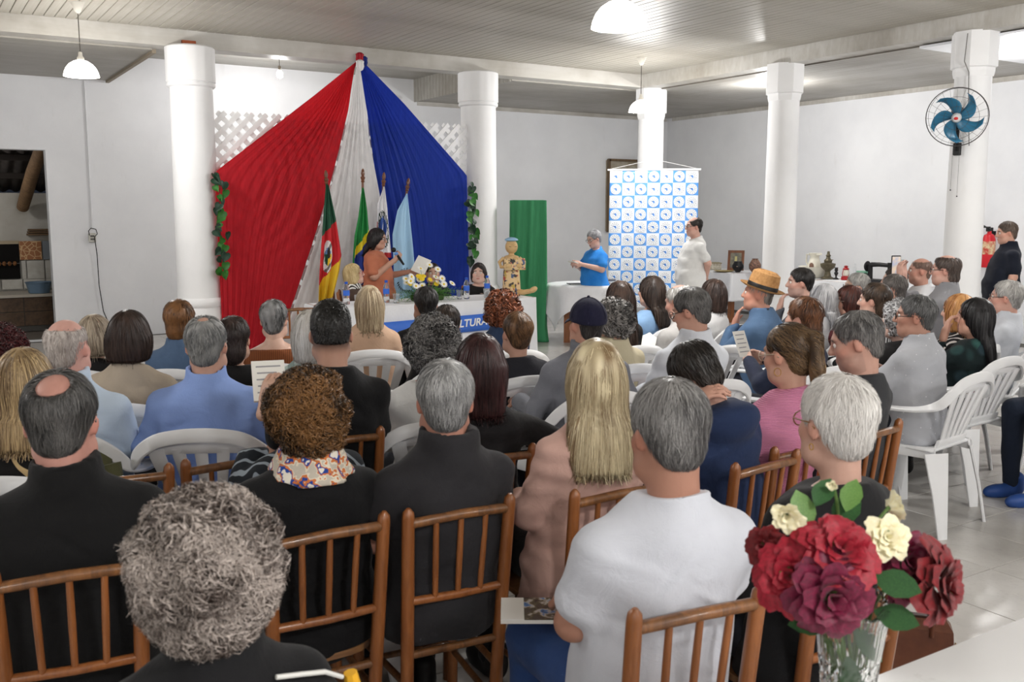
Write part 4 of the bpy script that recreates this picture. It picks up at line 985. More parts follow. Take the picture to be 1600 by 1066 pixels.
drape('white_drape', [(a + .01, b) for a, b in RW], [(a - .01, b) for a, b in WB], 7, cloth_mat('white_cloth', (244, 243, 243), (230, 229, 229), .42), 'narrow white cloth drape between the red and the blue', 5, amp=.014, y0=10.455)
drape('blue_drape', WB, [(4.60, 3.38), (5.90, 2.11), (5.94, .02)], 11, cloth_mat('blue_cloth', (50, 84, 194), (38, 64, 166)), 'royal blue cloth drape fanning down to the right from the beam', 8)
kn = thing('drape_knot', 'gathered red, white and blue knot at the top of the drapes', 'knot', (4.56, 10.56, 3.40))
for j, (dx, dy, dz, c, nm) in enumerate(((-.012, -.03, -.06, (236, 234, 234), 'white_gather'), (.0, .0, .025, (170, 30, 46), 'red_gather'), (.05, .01, -.01, (24, 42, 120), 'blue_gather'))):
    k = MB(); 
    k.lathe([(.01, -.07), (.03, -.055), (.042, -.02), (.038, .015), (.043, .035), (.02, .055), (0, .06)], (dx, dy, dz), 40, wob=lambda t: 1 + .16 * np.sin(9 * t) + .06 * np.sin(17 * t)); k.build(nm, mat('gather_%d' % j, c, .7), kn)

# ivy garlands
m_leaf = [mat('ivy_dark', (34, 66, 46), .4, (26, 50, 38), 20), mat('ivy_green', (62, 128, 50), .4, (46, 104, 44), 20)]
hp_ = [(0, .045), (.02, .055), (.042, .045), (.048, .02), (.036, -.01), (.015, -.035), (0, -.055), (-.015, -.035), (-.036, -.01), (-.048, .02), (-.042, .045), (-.02, .055)]
lv = [(x, -.012 * abs(x) / .04, z) for x, z in hp_] + [(0, .012, .01)] ; lf = [(i, (i + 1) % 12, 12) for i in range(12)]
LEAF = []
for m in m_leaf:
    o = solid(MB().raw(lv, lf).build('leaf', m), .0015); LEAF.append(o.data); bpy.data.objects.remove(o)
def garland(x, y, z0, z1, n, lab, seed):
    r = thing('ivy_garland', lab, 'garland', (x, y, 0)); rr = random.Random(seed)
    MB().tube([(.012 * math.sin(k * 1.3), 0, z1 - (z1 - z0) * k / 14) for k in range(15)], .003, 6).build('stem', m_leaf[0], r)
    for k in range(n):
        z = z1 - (z1 - z0) * (k + .5) / n; a = rr.random()
        o = link('leaf', LEAF[1 if (k // 3) % 2 else 0], r, loc=(rr.uniform(-.055, .055), -.02 - .03 * rr.random(), z + rr.uniform(-.02, .02)), rot=(rr.uniform(-.5, .3), rr.uniform(-.9, .9), rr.uniform(-.6, .6)))
        s = rr.uniform(.75, 1.15); o.scale = (s, s, s)
garland(2.855, 10.40, .98, 2.06, 24, 'ivy garland on the red drape edge', 4)
garland(5.94, 10.40, 1.02, 2.0, 26, 'ivy garland on the blue drape edge', 9)

# ---------------------------------------------------------------- flags
YF_ = 10.12; KF = YF_ / 9.75
def fk(P_): return [(x * KF, 1.66 + (z - 1.66) * KF) for x, z in P_]
def cl(name, c): return mat('flag_' + name, c, .7, bump=.05)
m_pole = wood('flag_pole_wood', (128, 78, 48), (96, 58, 36), .4)
def flag(label, Lp, Rp, top, base, mats, zone, seed, amp=.018, folds=2.5):
    r = thing('flag', label, 'flag', (0, YF_, 0), group='flags on wooden poles'); rr = np.random.RandomState(seed); ph = rr.rand(4) * 6.3
    Lp, Rp = fk(Lp), fk(Rp)
    def fn(u, v):
        p = poly_at(Lp, v) * (1 - u) + poly_at(Rp, v) * u; y = amp * min(1, .2 + 2 * v) * math.sin(2 * PI * folds * u + ph[0] + 2 * v) + .3 * amp * math.sin(2 * PI * folds * 2.3 * u + ph[1])
        return (p[0], y, p[1])
    mb = MB(); mb.grid(fn, 44, 110, mifn=zone); solid(mb.build('cloth', mats, r), .002)
    t = V(top[0] * KF, .06, 1.66 + (top[1] - 1.66) * KF); b = V(base, .06, .02); d = unit(t - b)
    MB().cyl(b, t - d * .14, .014, seg=12).build('pole', m_pole, r)
    MB().lathe([(.014, -.16), (.022, -.15), (.016, -.135), (.026, -.11), (.026, -.10), (.014, -.09), (.022, -.06), (.014, -.02), (0, .0)], seg=14, R=frame(d), c=t).build('finial', m_pole, r)
    MB().lathe([(.16, 0), (.16, .02), (.05, .035), (.03, .10), (0, .10)], (b[0], .06, 0), 20).build('stand', m_pole, r)
    return r
ell_in = lambda u, v, cu, cv, ru, rv: ((u - cu) / ru) ** 2 + ((v - cv) / rv) ** 2
def z_rs(u, v):
    e = ell_in(u, v, .38, .62, .20, .14)
    if e < .32: return 6 if ell_in(u, v, .40, .59, .06, .05) < 1 else 5 if v < .60 else (0 if u < .36 else 2)
    if e < 1: return 3 if (u + v * 3) % .5 > .12 else 4
    if v < .44 - .13 * u: return 0
    if v < .86 - .22 * u: return 1
    return 2
flag('green, red and yellow flag with white emblem', [(3.793, 1.957), (3.734, 1.44), (3.704, 1.183), (3.683, .968), (3.668, .709)], [(3.823, 1.95), (3.897, 1.595), (3.956, 1.206), (3.929, 1.032), (3.852, .759)], (3.818, 2.109), 4.05, [cl('green', (36, 84, 62)), cl('red', (204, 40, 48)), cl('yellow', (240, 200, 48)), cl('white', (236, 236, 236)), cl('grey', (120, 116, 112)), cl('sky', (110, 150, 200)), cl('dark', (44, 40, 40))], z_rs, 1, amp=.022)
def z_br(u, v):
    e = v - (.66 - .24 * u)
    if u < .10 and v > .5: return 0
    return 0 if e < 0 else 1 if e < .09 else 2
flag('green, yellow and blue national flag', [(4.207, 1.927), (4.153, 1.609), (4.101, 1.406), (4.072, 1.145), (4.066, .881)], [(4.223, 1.92), (4.257, 1.681), (4.279, 1.433), (4.294, 1.168), (4.296, .872)], (4.244, 2.136), 4.34, [cl('br_green', (36, 134, 66)), cl('br_yellow', (246, 222, 48)), cl('br_blue', (44, 66, 158))], z_br, 2)
def z_w(u, v):
    e = ell_in(u, v, .52, .60, .40, .27)
    if e > 1: return 3 if (v > .5 and u < .12) or (v > .93 and u > .6) else 0
    if e > .45: return 1 if math.sin(u * 60) * math.sin(v * 60) > -.1 else 0
    return 2 if abs(math.sin(9 * (u + v))) > .3 else 0
flag('white flag with dark wreathed coat of arms', [(4.459, 1.938), (4.378, 1.755), (4.36, 1.491), (4.342, 1.167)], [(4.469, 1.937), (4.503, 1.711), (4.532, 1.356), (4.545, 1.162)], (4.495, 2.102), 4.50, [cl('w', (232, 232, 236)), cl('wreath', (40, 60, 44)), cl('arms_blue', (52, 84, 158)), cl('arms_red', (168, 36, 40))], z_w, 3)
fb = flag('pale blue flag with a ring of dark lettering', [(4.735, 1.868), (4.62, 1.682), (4.558, 1.415), (4.565, 1.162), (4.579, .60)], [(4.745, 1.866), (4.771, 1.607), (4.80, 1.277), (4.819, 1.004), (4.831, .60)], (4.794, 2.045), 4.62, [cl('paleblue', (166, 206, 236)), cl('ink', (40, 48, 60))], lambda u, v: 0, 4, amp=.015, folds=1.5)
for k, ch in enumerate('DEP' + 'LOS' + 'PORTO'):
    a = math.radians((118, 104, 90, 120, 105, 88, -10, -22, -34, -46, -58)[k]); rr_ = (.135, .135, .135, .085, .085, .085, .135, .135, .135, .135, .135)[k]
    c = V(4.715 * KF + math.cos(a) * rr_, -.030, 1.66 + (.90 - 1.66) * KF + math.sin(a) * rr_)
    text_mesh(ch, .045, rx(PI / 2) @ rz(a - PI / 2 if k < 6 else a + PI / 2), c, cl('ink', (40, 48, 60)), 'letter', fb)
for k in range(9):
    a = math.radians(-75 - 12 * k); c = V(4.715 * KF + math.cos(a) * .12, -.030, 1.66 + (.90 - 1.66) * KF + math.sin(a) * .12)
    MB().sphere(c, (.017, .002, .007), 8, 5, R=ry(-a - .6)).build('laurel_leaf', cl('ink', (40, 48, 60)), fb)

# ---------------------------------------------------------------- head table and what stands on it
def cloth_box(name, x0, x1, y0, y1, zt, m, parent, folds=30, drop=.74, flare=.03, seed=1):
    """table cloth: flat top, rounded edge, hanging folds on the four sides"""
    cx_, cy_, hx, hy = (x0 + x1) / 2, (y0 + y1) / 2, (x1 - x0) / 2, (y1 - y0) / 2; rr = np.random.RandomState(seed); ph = rr.rand(4) * 6.3
    N = 260
    def rim(t, o):
        per = 4 * (hx + hy); s = t * per
        pts = [(-hx, -hy), (hx, -hy), (hx, hy), (-hx, hy), (-hx, -hy)]; segl = [2 * hx, 2 * hy, 2 * hx, 2 * hy]; nrm = [(0, -1), (1, 0), (0, 1), (-1, 0)]
        for i in range(4):
            if s <= segl[i] or i == 3:
                k = min(1, s / segl[i]); x, y = pts[i][0] + (pts[i + 1][0] - pts[i][0]) * k, pts[i][1] + (pts[i + 1][1] - pts[i][1]) * k; return x + nrm[i][0] * o, y + nrm[i][1] * o, s
            s -= segl[i]
    def fn(u, v):
        if v < .12:
            k = v / .12; x, y, s = rim(u % 1, 0); return (cx_ + x * (.02 + .98 * k), cy_ + y * (.02 + .98 * k), zt)
        k = (v - .12) / .88; s0 = (u % 1) * 4 * (hx + hy)
        o = .012 + flare * k + (.004 + .016 * k) * (math.sin(s0 * folds / 2.2 + ph[0]) + .5 * math.sin(s0 * folds / 1.1 + ph[1])); x, y, s = rim(u % 1, o)
        return (cx_ + x, cy_ + y, zt - .006 - k * drop)
    mb = MB(); mb.grid(fn, N, 24); return solid(mb.build(name, m, parent), .0025)
m_cloth = fabric('white_tablecloth', (236, 237, 240), (226, 228, 232))
TX0, TX1, TY0, TY1 = 3.28, 5.60, 8.45, 9.05
ht = thing('head_table', 'long table under a white cloth before the drapes', 'table', ((TX0 + TX1) / 2, (TY0 + TY1) / 2, 0))
hx, hy = (TX1 - TX0) / 2, (TY1 - TY0) / 2
MB().box((0, 0, .755), (hx - .005, hy - .005, .015)).build('table_top', m_cw, ht, False)
for sx in (-1, 1):
    for sy in (-1, 1): MB().box((sx * (hx - .08), sy * (hy - .08), .37), (.025, .025, .37)).build('leg', m_cw, ht, False)
co_ = cloth_box('tablecloth', TX0, TX1, TY0, TY1, .778, m_cloth, None, 18, .70); tag(co_, 'long white cloth covering the head table', 'tablecloth')
bn = thing('text_banner', 'blue paper banner with white capital letters on the head table front', 'banner', (4.53, 8.39, .53))
MB().grid(lambda u, v: (-.78 + 1.56 * u, -.006 - .004 * math.sin(u * 14), .085 + .03 * u - .17 * v), 40, 2).build('sheet', mat('banner_blue', (66, 116, 214), .5), bn)
solid(bn.children[0], .002)
text_mesh('CULTURA', .105, rx(PI / 2) @ rz(.035) @ np.array([[1, .18, 0], [0, 1, 0], [0, 0, 1.]]), (.19, -.016, .022), mat('banner_white', (240, 240, 240), .5), 'lettering', bn, bold=True)
t = NT('clear_plastic'); t.base((.96, .98, 1)); t.set(Roughness=.08); t.b.inputs['Transmission Weight'].default_value = .9; t.b.inputs['IOR'].default_value = 1.2; m_clear = t.m
m_bcap, m_blab = mat('bottle_cap', (40, 90, 196), .4), mat('bottle_label', (60, 110, 214), .4)
def bottle(x, y, z, lab):
    r = thing('water_bottle', lab, 'bottle', (x, y, z), group='water bottles on the head table')
    MB().lathe([(.028, 0), (.031, .008), (.031, .055), (.028, .06), (.031, .065), (.031, .135), (.026, .165), (.014, .188), (.013, .20)], seg=20).build('body', m_clear, r)
    MB().lathe([(.0316, .085), (.0318, .09), (.0318, .13), (.0316, .135)], seg=20).build('bottle_label', m_blab, r)
    MB().lathe([(.015, .196), (.0155, .2), (.0155, .218), (.0, .22)], seg=16).build('cap', m_bcap, r)
    text_mesh('H O', .018, rx(PI / 2) @ rz(0), (0, -.0325, .112), mat('banner_white', (240, 240, 240), .5), 'print', r) if False else None
def cup(x, y, z, lab):
    MB().lathe([(.024, 0), (.0245, .002), (.033, .088), (.035, .09), (.034, .091), (.031, .088), (.0225, .006), (0, .005)], seg=20).build('plastic_cup', m_clear, None, loc=(x, y, z), label=lab, cat='cup', group='plastic cups on the head table')
ZT = .781
for (x, y, w_) in ((3.55, 8.66, 'before the seated blond woman'), (3.96, 8.64, 'before the standing speaker'), (4.82, 8.56, 'between the flowers and the woman in black'), (5.16, 8.72, 'beside the clay figure')): bottle(x, y, ZT, 'small water bottle with blue label ' + w_)
for (x, y, w_) in ((3.64, 8.60, 'next to the bottle of the blond woman'), (4.02, 8.54, 'next to the bottle of the speaker'), (4.76, 8.60, 'beside the flower arrangement'), (5.08, 8.60, 'near the clay figure')): cup(x, y, ZT, 'clear plastic cup ' + w_)

# daisies
fa = thing('flower_arrangement', 'white and yellow daisies with fern leaves on the head table', 'flowers', (4.40, 8.62, ZT))
MB().box((0, 0, .03), (.16, .06, .03), bev=.01).build('container', mat('moss', (60, 84, 44), .9), fa)
m_fern = mat('fern', (104, 158, 70), .6, (74, 128, 52), 30); m_pet = mat('petal_white', (244, 244, 240), .6); m_yel = mat('daisy_yellow', (238, 206, 52), .6)
rr = random.Random(5); fr = MB()
for k in range(260):
    a = rr.uniform(0, 2 * PI); L = rr.uniform(.14, .38); el = rr.uniform(.0, .55); d = V(math.cos(a) * math.cos(el) * 1.25, math.sin(a) * math.cos(el) * .5, math.sin(el)); p0 = V(rr.uniform(-.1, .1), rr.uniform(-.04, .04), .05); sd = unit(np.cross(d, (0, 0, 1)) + 1e-6)
    for j in range(9):
        t_ = (j + 1) / 9; p = p0 + d * L * t_ - V(0, 0, .10 * t_ * t_ * L / .3); w_ = .022 * (1.1 - t_)
        for s in (-1, 1):
            q = p + sd * s * w_ * 1.3 + d * .012; fr.raw([p, p + d * .010, q, q - d * .006 + V(0, 0, .003)], [(0, 1, 2, 3)])
fr.build('foliage', m_fern, fa, False, kind='stuff')
daisy = None
def daisy_mesh(pm, R_, name):
    m = MB()
    for k in range(13):
        a = k * 2 * PI / 13; c, s = math.cos(a), math.sin(a); pt = [(.008, -.004, 0), (.6 * R_, -.0075, .004), (R_, 0, .0), (.6 * R_, .0075, .004), (.008, .004, 0)]
        m.raw([(x * c - y * s, x * s + y * c, z) for x, y, z in pt], [(0, 1, 2, 3, 4)])
    m.sphere((0, 0, .002), (.012, .012, .007), 10, 6, mi=1); o = m.build(name, [pm, m_yel]); me = o.data; bpy.data.objects.remove(o); return me
DW, DY = daisy_mesh(m_pet, .042, 'daisy'), daisy_mesh(m_yel, .030, 'daisy')
for k in range(26):
    a = rr.uniform(-.27, .27); z = .16 + .22 * rr.random() * (1 - abs(a) / .4); y = rr.uniform(-.10, .06); y -= .04
    o = link('daisy', DW if k % 5 < 3 else DY, fa, loc=(a, y, z), rot=(rr.uniform(.5, 1.25), rr.uniform(-.4, .4) + a, rr.uniform(-.4, .4)))
    MB().tube([(a * .3, 0, .05), (a * .7, y * .6, z * .6), (a, y + .004, z - .003)], .002, 5).build('stem', m_fern, fa)

# clay figure
m_clay = mat('clay', (222, 190, 140), .6, (198, 162, 112), 12)
t = NT('painted_clay'); vo = t.n('ShaderNodeTexVoronoi'); vo.inputs['Scale'].default_value = 34; t.l(t.coord(), vo.inputs['Vector'])
t.base(t.mix(t.ramp(t.noise(t.coord(), 16, 2), [(.5, 0.0), (.56, 1.0)]), lin((226, 196, 148)), t.ramp(vo.outputs['Color'], [(.2, lin((220, 190, 140))), (.35, lin((70, 90, 130))), (.5, lin((60, 56, 54))), (.65, lin((180, 80, 70))), (.8, lin((200, 170, 80)))], 'CONSTANT'))); t.set(Roughness=.6); m_pclay = t.m
dl = thing('clay_figure', 'seated clay doll in a pale blue beret reading a paper', 'figurine', (5.40, 8.62, ZT), math.radians(-18))
MB().lathe([(.095, 0), (.10, .02), (.092, .16), (.085, .27), (.08, .30), (0, .30)], seg=28).build('skirt', m_pclay, dl)
MB().lathe([(.08, .28), (.088, .32), (.09, .38), (.075, .42), (.03, .435), (.026, .46)], seg=28).build('torso', m_clay, dl)
MB().sphere((0, -.004, .52), (.066, .064, .075), 24, 16).build('head', m_clay, dl)
MB().lathe([(.0, .575), (.05, .578), (.072, .588), (.066, .602), (.035, .616), (0, .62)], seg=24).build('beret', mat('beret_blue', (150, 190, 222), .7), dl)
for s in (-1, 1):
    MB().tube([(s * .085, 0, .40), (s * .135, -.02, .36), (s * .125, -.05, .31), (s * .07, -.095, .315)], [.02, .019, .018, .02], 10).build('arm', m_clay, dl)
    MB().sphere((s * .055, -.105, .325), (.035, .03, .026), 12, 8).build('hand', m_clay, dl)
    MB().tube([(s * .024 + k * .009, -.0655 + .002 * abs(k), .525 - .004 * (1 - (k / 2) ** 2)) for k in (-2, -1, 0, 1, 2)], .0022, 5).build('closed_eye', mat('ink_line', (40, 32, 30), .7), dl)
    MB().tube([(s * .05, -.05, .06), (s * .06, -.15, .05), (s * .085, -.25, .055), (s * .09, -.275, .03)] if s < 0 else [(.05, -.05, .05), (.10, -.12, .045), (.16, -.17, .06)], [.03, .028, .026, .03][:4 if s < 0 else 3], 10).build('leg', m_clay, dl)
MB().sphere((.19, -.18, .075), (.05, .035, .03), 12, 8, R=ry(-.5)).build('foot', m_clay, dl)
pp = MB(); pp.grid(lambda u, v: (-.10 + .23 * u, -.10 + .03 * abs(u - .45) * 2 - .03 * v, .40 - .12 * v), 8, 4); solid(pp.build('paper', m_pclay, dl, label='painted paper sheet'), .003)

# green cloth tower behind the clay figure
gt = thing('green_draped_tower', 'tall box draped in green cloth beside the white column', 'draped tower', (6.78, 10.42, 0), math.radians(-34))
MB().box((0, 0, .90), (.20, .17, .90)).build('box', m_white, gt, False)
def gfn(u, v):
    a = u * 2 * PI; hx_, hy_ = .225, .20; c, s = math.cos(a), math.sin(a); k = max(abs(c) / hx_, abs(s) / hy_); x, y = c / k, s / k
    if v < .1: return (x * v / .1, y * v / .1, 1.815)
    q = (v - .1) / .9; f = 1 + (.03 + .08 * q) * math.sin(a * 9 + 1) + (.02 + .05 * q) * math.sin(a * 17 + 4 * q) + .18 * max(0, q - .9) * 5
    return (x * f, y * f, 1.81 - q * 1.80)
mb = MB(); mb.grid(gfn, 160, 60); solid(mb.build('cloth', cloth_mat('green_cloth', (64, 146, 98), (44, 116, 76), .05), gt), .002)
# ---------------------------------------------------------------- side table, banner, antiques, wall things
def round_table(name, x, y, R_, zt, label, clabel, S_=.62, seed=2, rotz=.3):
    r = thing(name, label, 'table', (x, y, 0), rotz)
    MB().lathe([(R_ - .02, zt - .035), (R_, zt - .03), (R_, zt - .003), (0, zt - .003)], seg=40).build('table_top', m_cw, r)
    for k in range(4):
        a = PI / 4 + k * PI / 2; MB().box((math.cos(a) * R_ * .68, math.sin(a) * R_ * .68, (zt - .04) / 2), (.04, .04, (zt - .04) / 2)).build('leg', m_cw, r, False)
    rr = np.random.RandomState(seed); ph = rr.rand(3) * 6.3
    def fn(u, v):
        x_, y_ = (u - .5) * 2 * S_ * 1.05, (v - .5) * 2 * S_ * 1.05; d = math.hypot(x_, y_); a = math.atan2(y_, x_)
        if d <= R_ + .01: return (x_, y_, zt)
        q = d - R_ - .01; o = .03 + .07 * q + (.02 + .10 * q) * .4 * math.sin(9 * a + ph[0]) * min(1, q * 6); return (math.cos(a) * (R_ + .012 + min(o, q)), math.sin(a) * (R_ + .012 + min(o, q)), zt - max(0, q - .01) * .98)
    mb = MB(); mb.grid(fn, 70, 70); o = solid(mb.build('tablecloth', m_cloth, None, loc=(x, y, .002), rot=(0, 0, rotz)), .002); tag(o, clabel, 'tablecloth'); return r
round_table('round_table', 7.42, 10.02, .48, .745, 'round wooden table with square legs beside the green cloth', 'white cloth with pointed corners on the table beside the green cloth', .74, rotz=.9)
def book(name, c, h, R, m, label, cat_='book', mpage=None, parent=None, group=None):
    r = thing(name, label, cat_, c, 0, group); w_, d_, t_ = h
    MB().box((0, 0, t_ * .0), (w_ - .003, d_ - .003, t_ * .75), R).build('pages', mpage or mat('paper_white', (236, 234, 228), .7), r, False)
    MB().box(R @ V(0, 0, t_ * .85), (w_, d_, t_ * .15), R).box(R @ V(0, 0, -t_ * .85), (w_, d_, t_ * .15), R).box(R @ V(-w_, 0, 0), (t_ * .15, d_, t_), R).build('cover', m, r, False)
    return r
for k in range(3): book('book', (7.66 + .01 * k, 9.88 - .012 * k, .757 + .018 * k), (.10, .075, .009), rz(.5 + .2 * k), mat('book_%d' % k, ((150, 140, 120), (206, 204, 198), (96, 96, 100))[k], .5), '%s book of the small pile on the round table' % ('bottom', 'middle', 'top')[k], group='books on the round table')
book('booklet', (7.22, 9.98, .752), (.09, .12, .004), rz(-.4), mat('dark_cover', (70, 72, 78), .5), 'thin dark booklet lying on the round table', 'booklet')
bx = thing('cardboard_box', 'closed cardboard box under the round table', 'box', (7.55, 10.22, 0), -.6)
MB().box((0, 0, .14), (.19, .16, .14)).build('box', mat('cardboard', (190, 152, 108), .85, (176, 138, 94), 6), bx, False)
MB().box((0, 0, .283), (.19, .03, .002)).build('tape', mat('tape', (206, 178, 130), .4), bx, False)
MB().box((7.40, 10.28, .295 + .08), (.10, .08, .09), rz(-.4), bev=.02).build('blue_bag', mat('blue_bag', (36, 92, 150), .6), None, label='small blue bag between the table legs', cat='bag').location = (.1, -.05, -.0)

# checkered banner
ang = math.radians(-38.5)
cb = thing('checkered_banner', 'blue and white checkered banner with rows of round emblems', 'banner', (8.74, 10.27, 0), ang)
m_bb, m_bwh = mat('banner_sky', (92, 158, 232), .25, spec=.5), mat('banner_pale', (232, 235, 240), .25, spec=.5)
BW, BZ1, NR = 1.205, 2.235, 11; cs = BW / 7
mb = MB(); mb.grid(lambda u, v: (-BW / 2 + BW * u + .02 * v * (u - .5), .004 * math.sin(9 * u + 6 * v) + .008 * math.sin(5 * v), BZ1 - NR * cs * v), 28, 44, mifn=lambda u, v: 0 if (int(u * 7) + int(v * NR)) % 2 else 1)
solid(mb.build('sheet', [m_bb, m_bwh], cb), .0015)
MB().cyl((-BW / 2 - .03, 0, BZ1 + .005), (BW / 2 + .03, 0, BZ1 + .005), .014, seg=12).build('rod', m_white, cb)
MB().tube([(-BW / 2 + .03, 0, BZ1 + .02), (0, .10, BZ1 + .15), (BW / 2 - .03, 0, BZ1 + .02)], .003, 6).build('cord', m_white, cb)
m_ring, m_disc = mat('emblem_grey', (150, 158, 170), .35), mat('emblem_disc', (236, 239, 243), .3)
lg = MB(); rg = .072
lg.raw([(rg * math.cos(k * PI / 14), -.010, rg * math.sin(k * PI / 14)) for k in range(28)], [tuple(range(28))], 1)
for r0, r1, mi in ((.062, .052, 0),):
    n = 36
    for k in range(n):
        if k % 3 == 2: continue
        a0, a1 = k * 2 * PI / n, (k + .8) * 2 * PI / n
        lg.raw([(r * math.cos(a), -.0105, r * math.sin(a)) for r, a in ((r1, a0), (r0, a0), (r0, a1), (r1, a1))], [(0, 1, 2, 3)], mi)
lg.raw([(.040 * math.cos(k * PI / 10), -.0105, .040 * math.sin(k * PI / 10)) for k in range(20)], [tuple(range(20))], 0)
lg.raw([(.034 * math.cos(k * PI / 10), -.011, .034 * math.sin(k * PI / 10)) for k in range(20)], [tuple(range(20))], 1)
lg.raw([(-.032, -.0115, .004), (-.008, -.0115, .016), (.018, -.0115, .014), (.010, -.0115, .002), (.024, -.0115, -.012), (.0, -.0115, -.026), (-.008, -.0115, -.006)], [(0, 6, 3, 2, 1), (3, 6, 5, 4)], 2)
lg.raw([(-.036, -.0117, .010), (-.006, -.0117, .012), (-.006, -.0117, .004)], [(0, 2, 1)], 3)
LG = None
for j in range(NR):
    for i in range(7):
        u, v = (i + .5) / 7, (j + .5) / NR; p = (-BW / 2 + BW * u + .02 * v * (u - .5), .004 * math.sin(9 * u + 6 * v) + .008 * math.sin(5 * v), BZ1 - NR * cs * v)
        if LG is None:
            o = lg.build('emblem', [m_ring, m_disc, mat('emblem_blue', (70, 130, 206), .4), mat('emblem_navy', (50, 62, 84), .4)], cb, False, loc=p); LG = o.data
        else: link('emblem', LG, cb, loc=p)
MB().box((10.95, YB - .03, 1.95), (.36, .03, .62)).box((10.95, YB - .065, 1.95), (.33, .008, .58)).build('wall_board', mat('pale_board', (178, 170, 156), .8, (150, 140, 120), 6), None, label='framed wooden board on the back wall, behind the banner', cat='board')
for sx, hx_, hz_, cx_, cz_ in ((0, .36, .02, 10.95, 2.58), (0, .02, .64, 10.60, 1.95)): MB().box((cx_, YB - .075, cz_), (hx_, .03, hz_)).build('board_frame', wood('board_frame', (120, 92, 54), (84, 64, 40)), [o for o in COL.objects if o.name == 'wall_board'][0], False)

# long tables along the side wall
def rect_table(x, y, hx, hy, label, clabel, drop=.4, seed=3, rotz=0, zt=.755):
    r = thing('long_table', label, 'table', (x, y, 0), rotz)
    MB().box((0, 0, zt - .02), (hx, hy, .018)).build('table_top', m_cw, r, False)
    for sx in (-1, 1):
        for sy in (-1, 1): MB().box((sx * (hx - .06), sy * (hy - .06), (zt - .04) / 2), (.035, .035, (zt - .04) / 2)).build('leg', m_cw, r, False)
    o = cloth_box('tablecloth', -hx, hx, -hy, hy, zt + .004, m_cloth, None, 14, drop, .04, seed); o.location = (x, y, 0); o.rotation_euler = (0, 0, rotz); tag(o, clabel, 'tablecloth')
rect_table(10.85, 11.05, .42, .62, 'table with the framed picture, near the corner', 'white cloth on the table with the framed picture', .42, 3)
rect_table(10.75, 9.28, .40, .36, 'table with the pitcher and basin', 'white cloth under the pitcher and basin', .10, 5)
rect_table(10.75, 8.02, .40, .80, 'table with the sewing machine', 'white cloth on the table with the sewing machine', .5, 7)
ZQ = .763
m_porc, m_bronze, m_iron = mat('porcelain', (228, 224, 210), .25), mat('old_bronze', (112, 104, 84), .45, (84, 78, 62), 20, metal=.5), mat('black_iron', (26, 26, 28), .45)
pb = thing('wash_basin', 'white porcelain wash basin on the antiques table', 'basin', (10.66, 9.06, ZQ))
MB().lathe([(.09, 0), (.10, .01), (.13, .03), (.20, .11), (.235, .15), (.24, .155), (.228, .15), (.12, .035), (0, .03)], seg=36).build('bowl', m_porc, pb)
pj = thing('water_pitcher', 'white porcelain pitcher with floral motif standing in the basin', 'pitcher', (10.70, 9.12, ZQ + .035))
MB().lathe([(.06, 0), (.065, .01), (.095, .07), (.10, .13), (.07, .20), (.06, .25), (.085, .30), (.078, .298), (.05, .25), (0, .1)], seg=28).build('body', m_porc, pj)
MB().prism([(-.05, 0), (.05, 0), (0, -.06)], .275, .305, c=(0, -.065, 0)).build('spout', m_porc, pj, False)
MB().tube([(.0, .06, .27), (0, .14, .28), (0, .15, .18), (0, .09, .09)], .011, 8).build('handle', m_porc, pj)
MB().sphere((-.085, -.02, .12), (.02, .04, .05), 10, 8).build('motif', mat('motif', (120, 90, 76), .6), pj)
ol = thing('oil_lamp', 'old bronze oil lamp on a foot, on the antiques table', 'lamp', (10.62, 8.82, ZQ))
MB().lathe([(.09, 0), (.09, .012), (.05, .03), (.035, .09), (.04, .11), (.09, .15), (.10, .19), (.10, .205), (.06, .215), (.05, .22)], seg=28).build('font', m_bronze, ol)
MB().lathe([(.05, .215), (.055, .25), (.03, .275), (.026, .30), (.036, .315), (.02, .33), (.016, .37), (0, .375)], seg=20).build('burner', m_bronze, ol)
MB().cyl((.03, 0, .25), (.10, 0, .255), .005, seg=8).build('wick_knob', m_bronze, ol)
sl_ = thing('small_lamp', 'small glass lamp beside the bronze oil lamp', 'lamp', (10.60, 8.66, ZQ))
MB().lathe([(.04, 0), (.035, .01), (.01, .03), (.012, .05), (.028, .08), (.022, .10)], seg=18).build('foot', m_iron, sl_); MB().lathe([(.012, .10), (.024, .12), (.02, .15), (.026, .16)], seg=16).build('chimney', m_iron, sl_)
rl = thing('red_lantern', 'small red hurricane lantern on the antiques table', 'lantern', (10.62, 8.52, ZQ)); m_red = mat('red_enamel', (160, 34, 38), .4)
MB().lathe([(.055, 0), (.06, .01), (.055, .045), (.03, .055)], seg=20).build('tank', m_red, rl); MB().lathe([(.03, .055), (.042, .08), (.042, .11), (.03, .135)], seg=18).build('glass', m_porc, rl)
MB().lathe([(.035, .135), (.045, .145), (.02, .17), (.03, .185), (0, .195)], seg=18).build('hood', m_red, rl)
for s in (-1, 1): MB().tube([(s * .05, 0, .03), (s * .068, 0, .08), (s * .05, 0, .14), (s * .02, 0, .155)], .005, 6).build('side_tube', m_red, rl)
gs = thing('green_scale', 'pale green kitchen scale on the antiques table', 'scale', (10.60, 8.22, ZQ)); m_gr = mat('green_enamel', (120, 170, 146), .4)
MB().lathe([(.075, 0), (.085, .01), (.085, .07), (.06, .09), (.06, .10)], seg=24).build('body', m_gr, gs); MB().lathe([(.02, .10), (.09, .115), (.095, .135), (.088, .135), (0, .11)], seg=24).build('pan', m_gr, gs)
MB().box((-.08, 0, .055), (.006, .04, .03)).build('dial', m_white, gs, False)
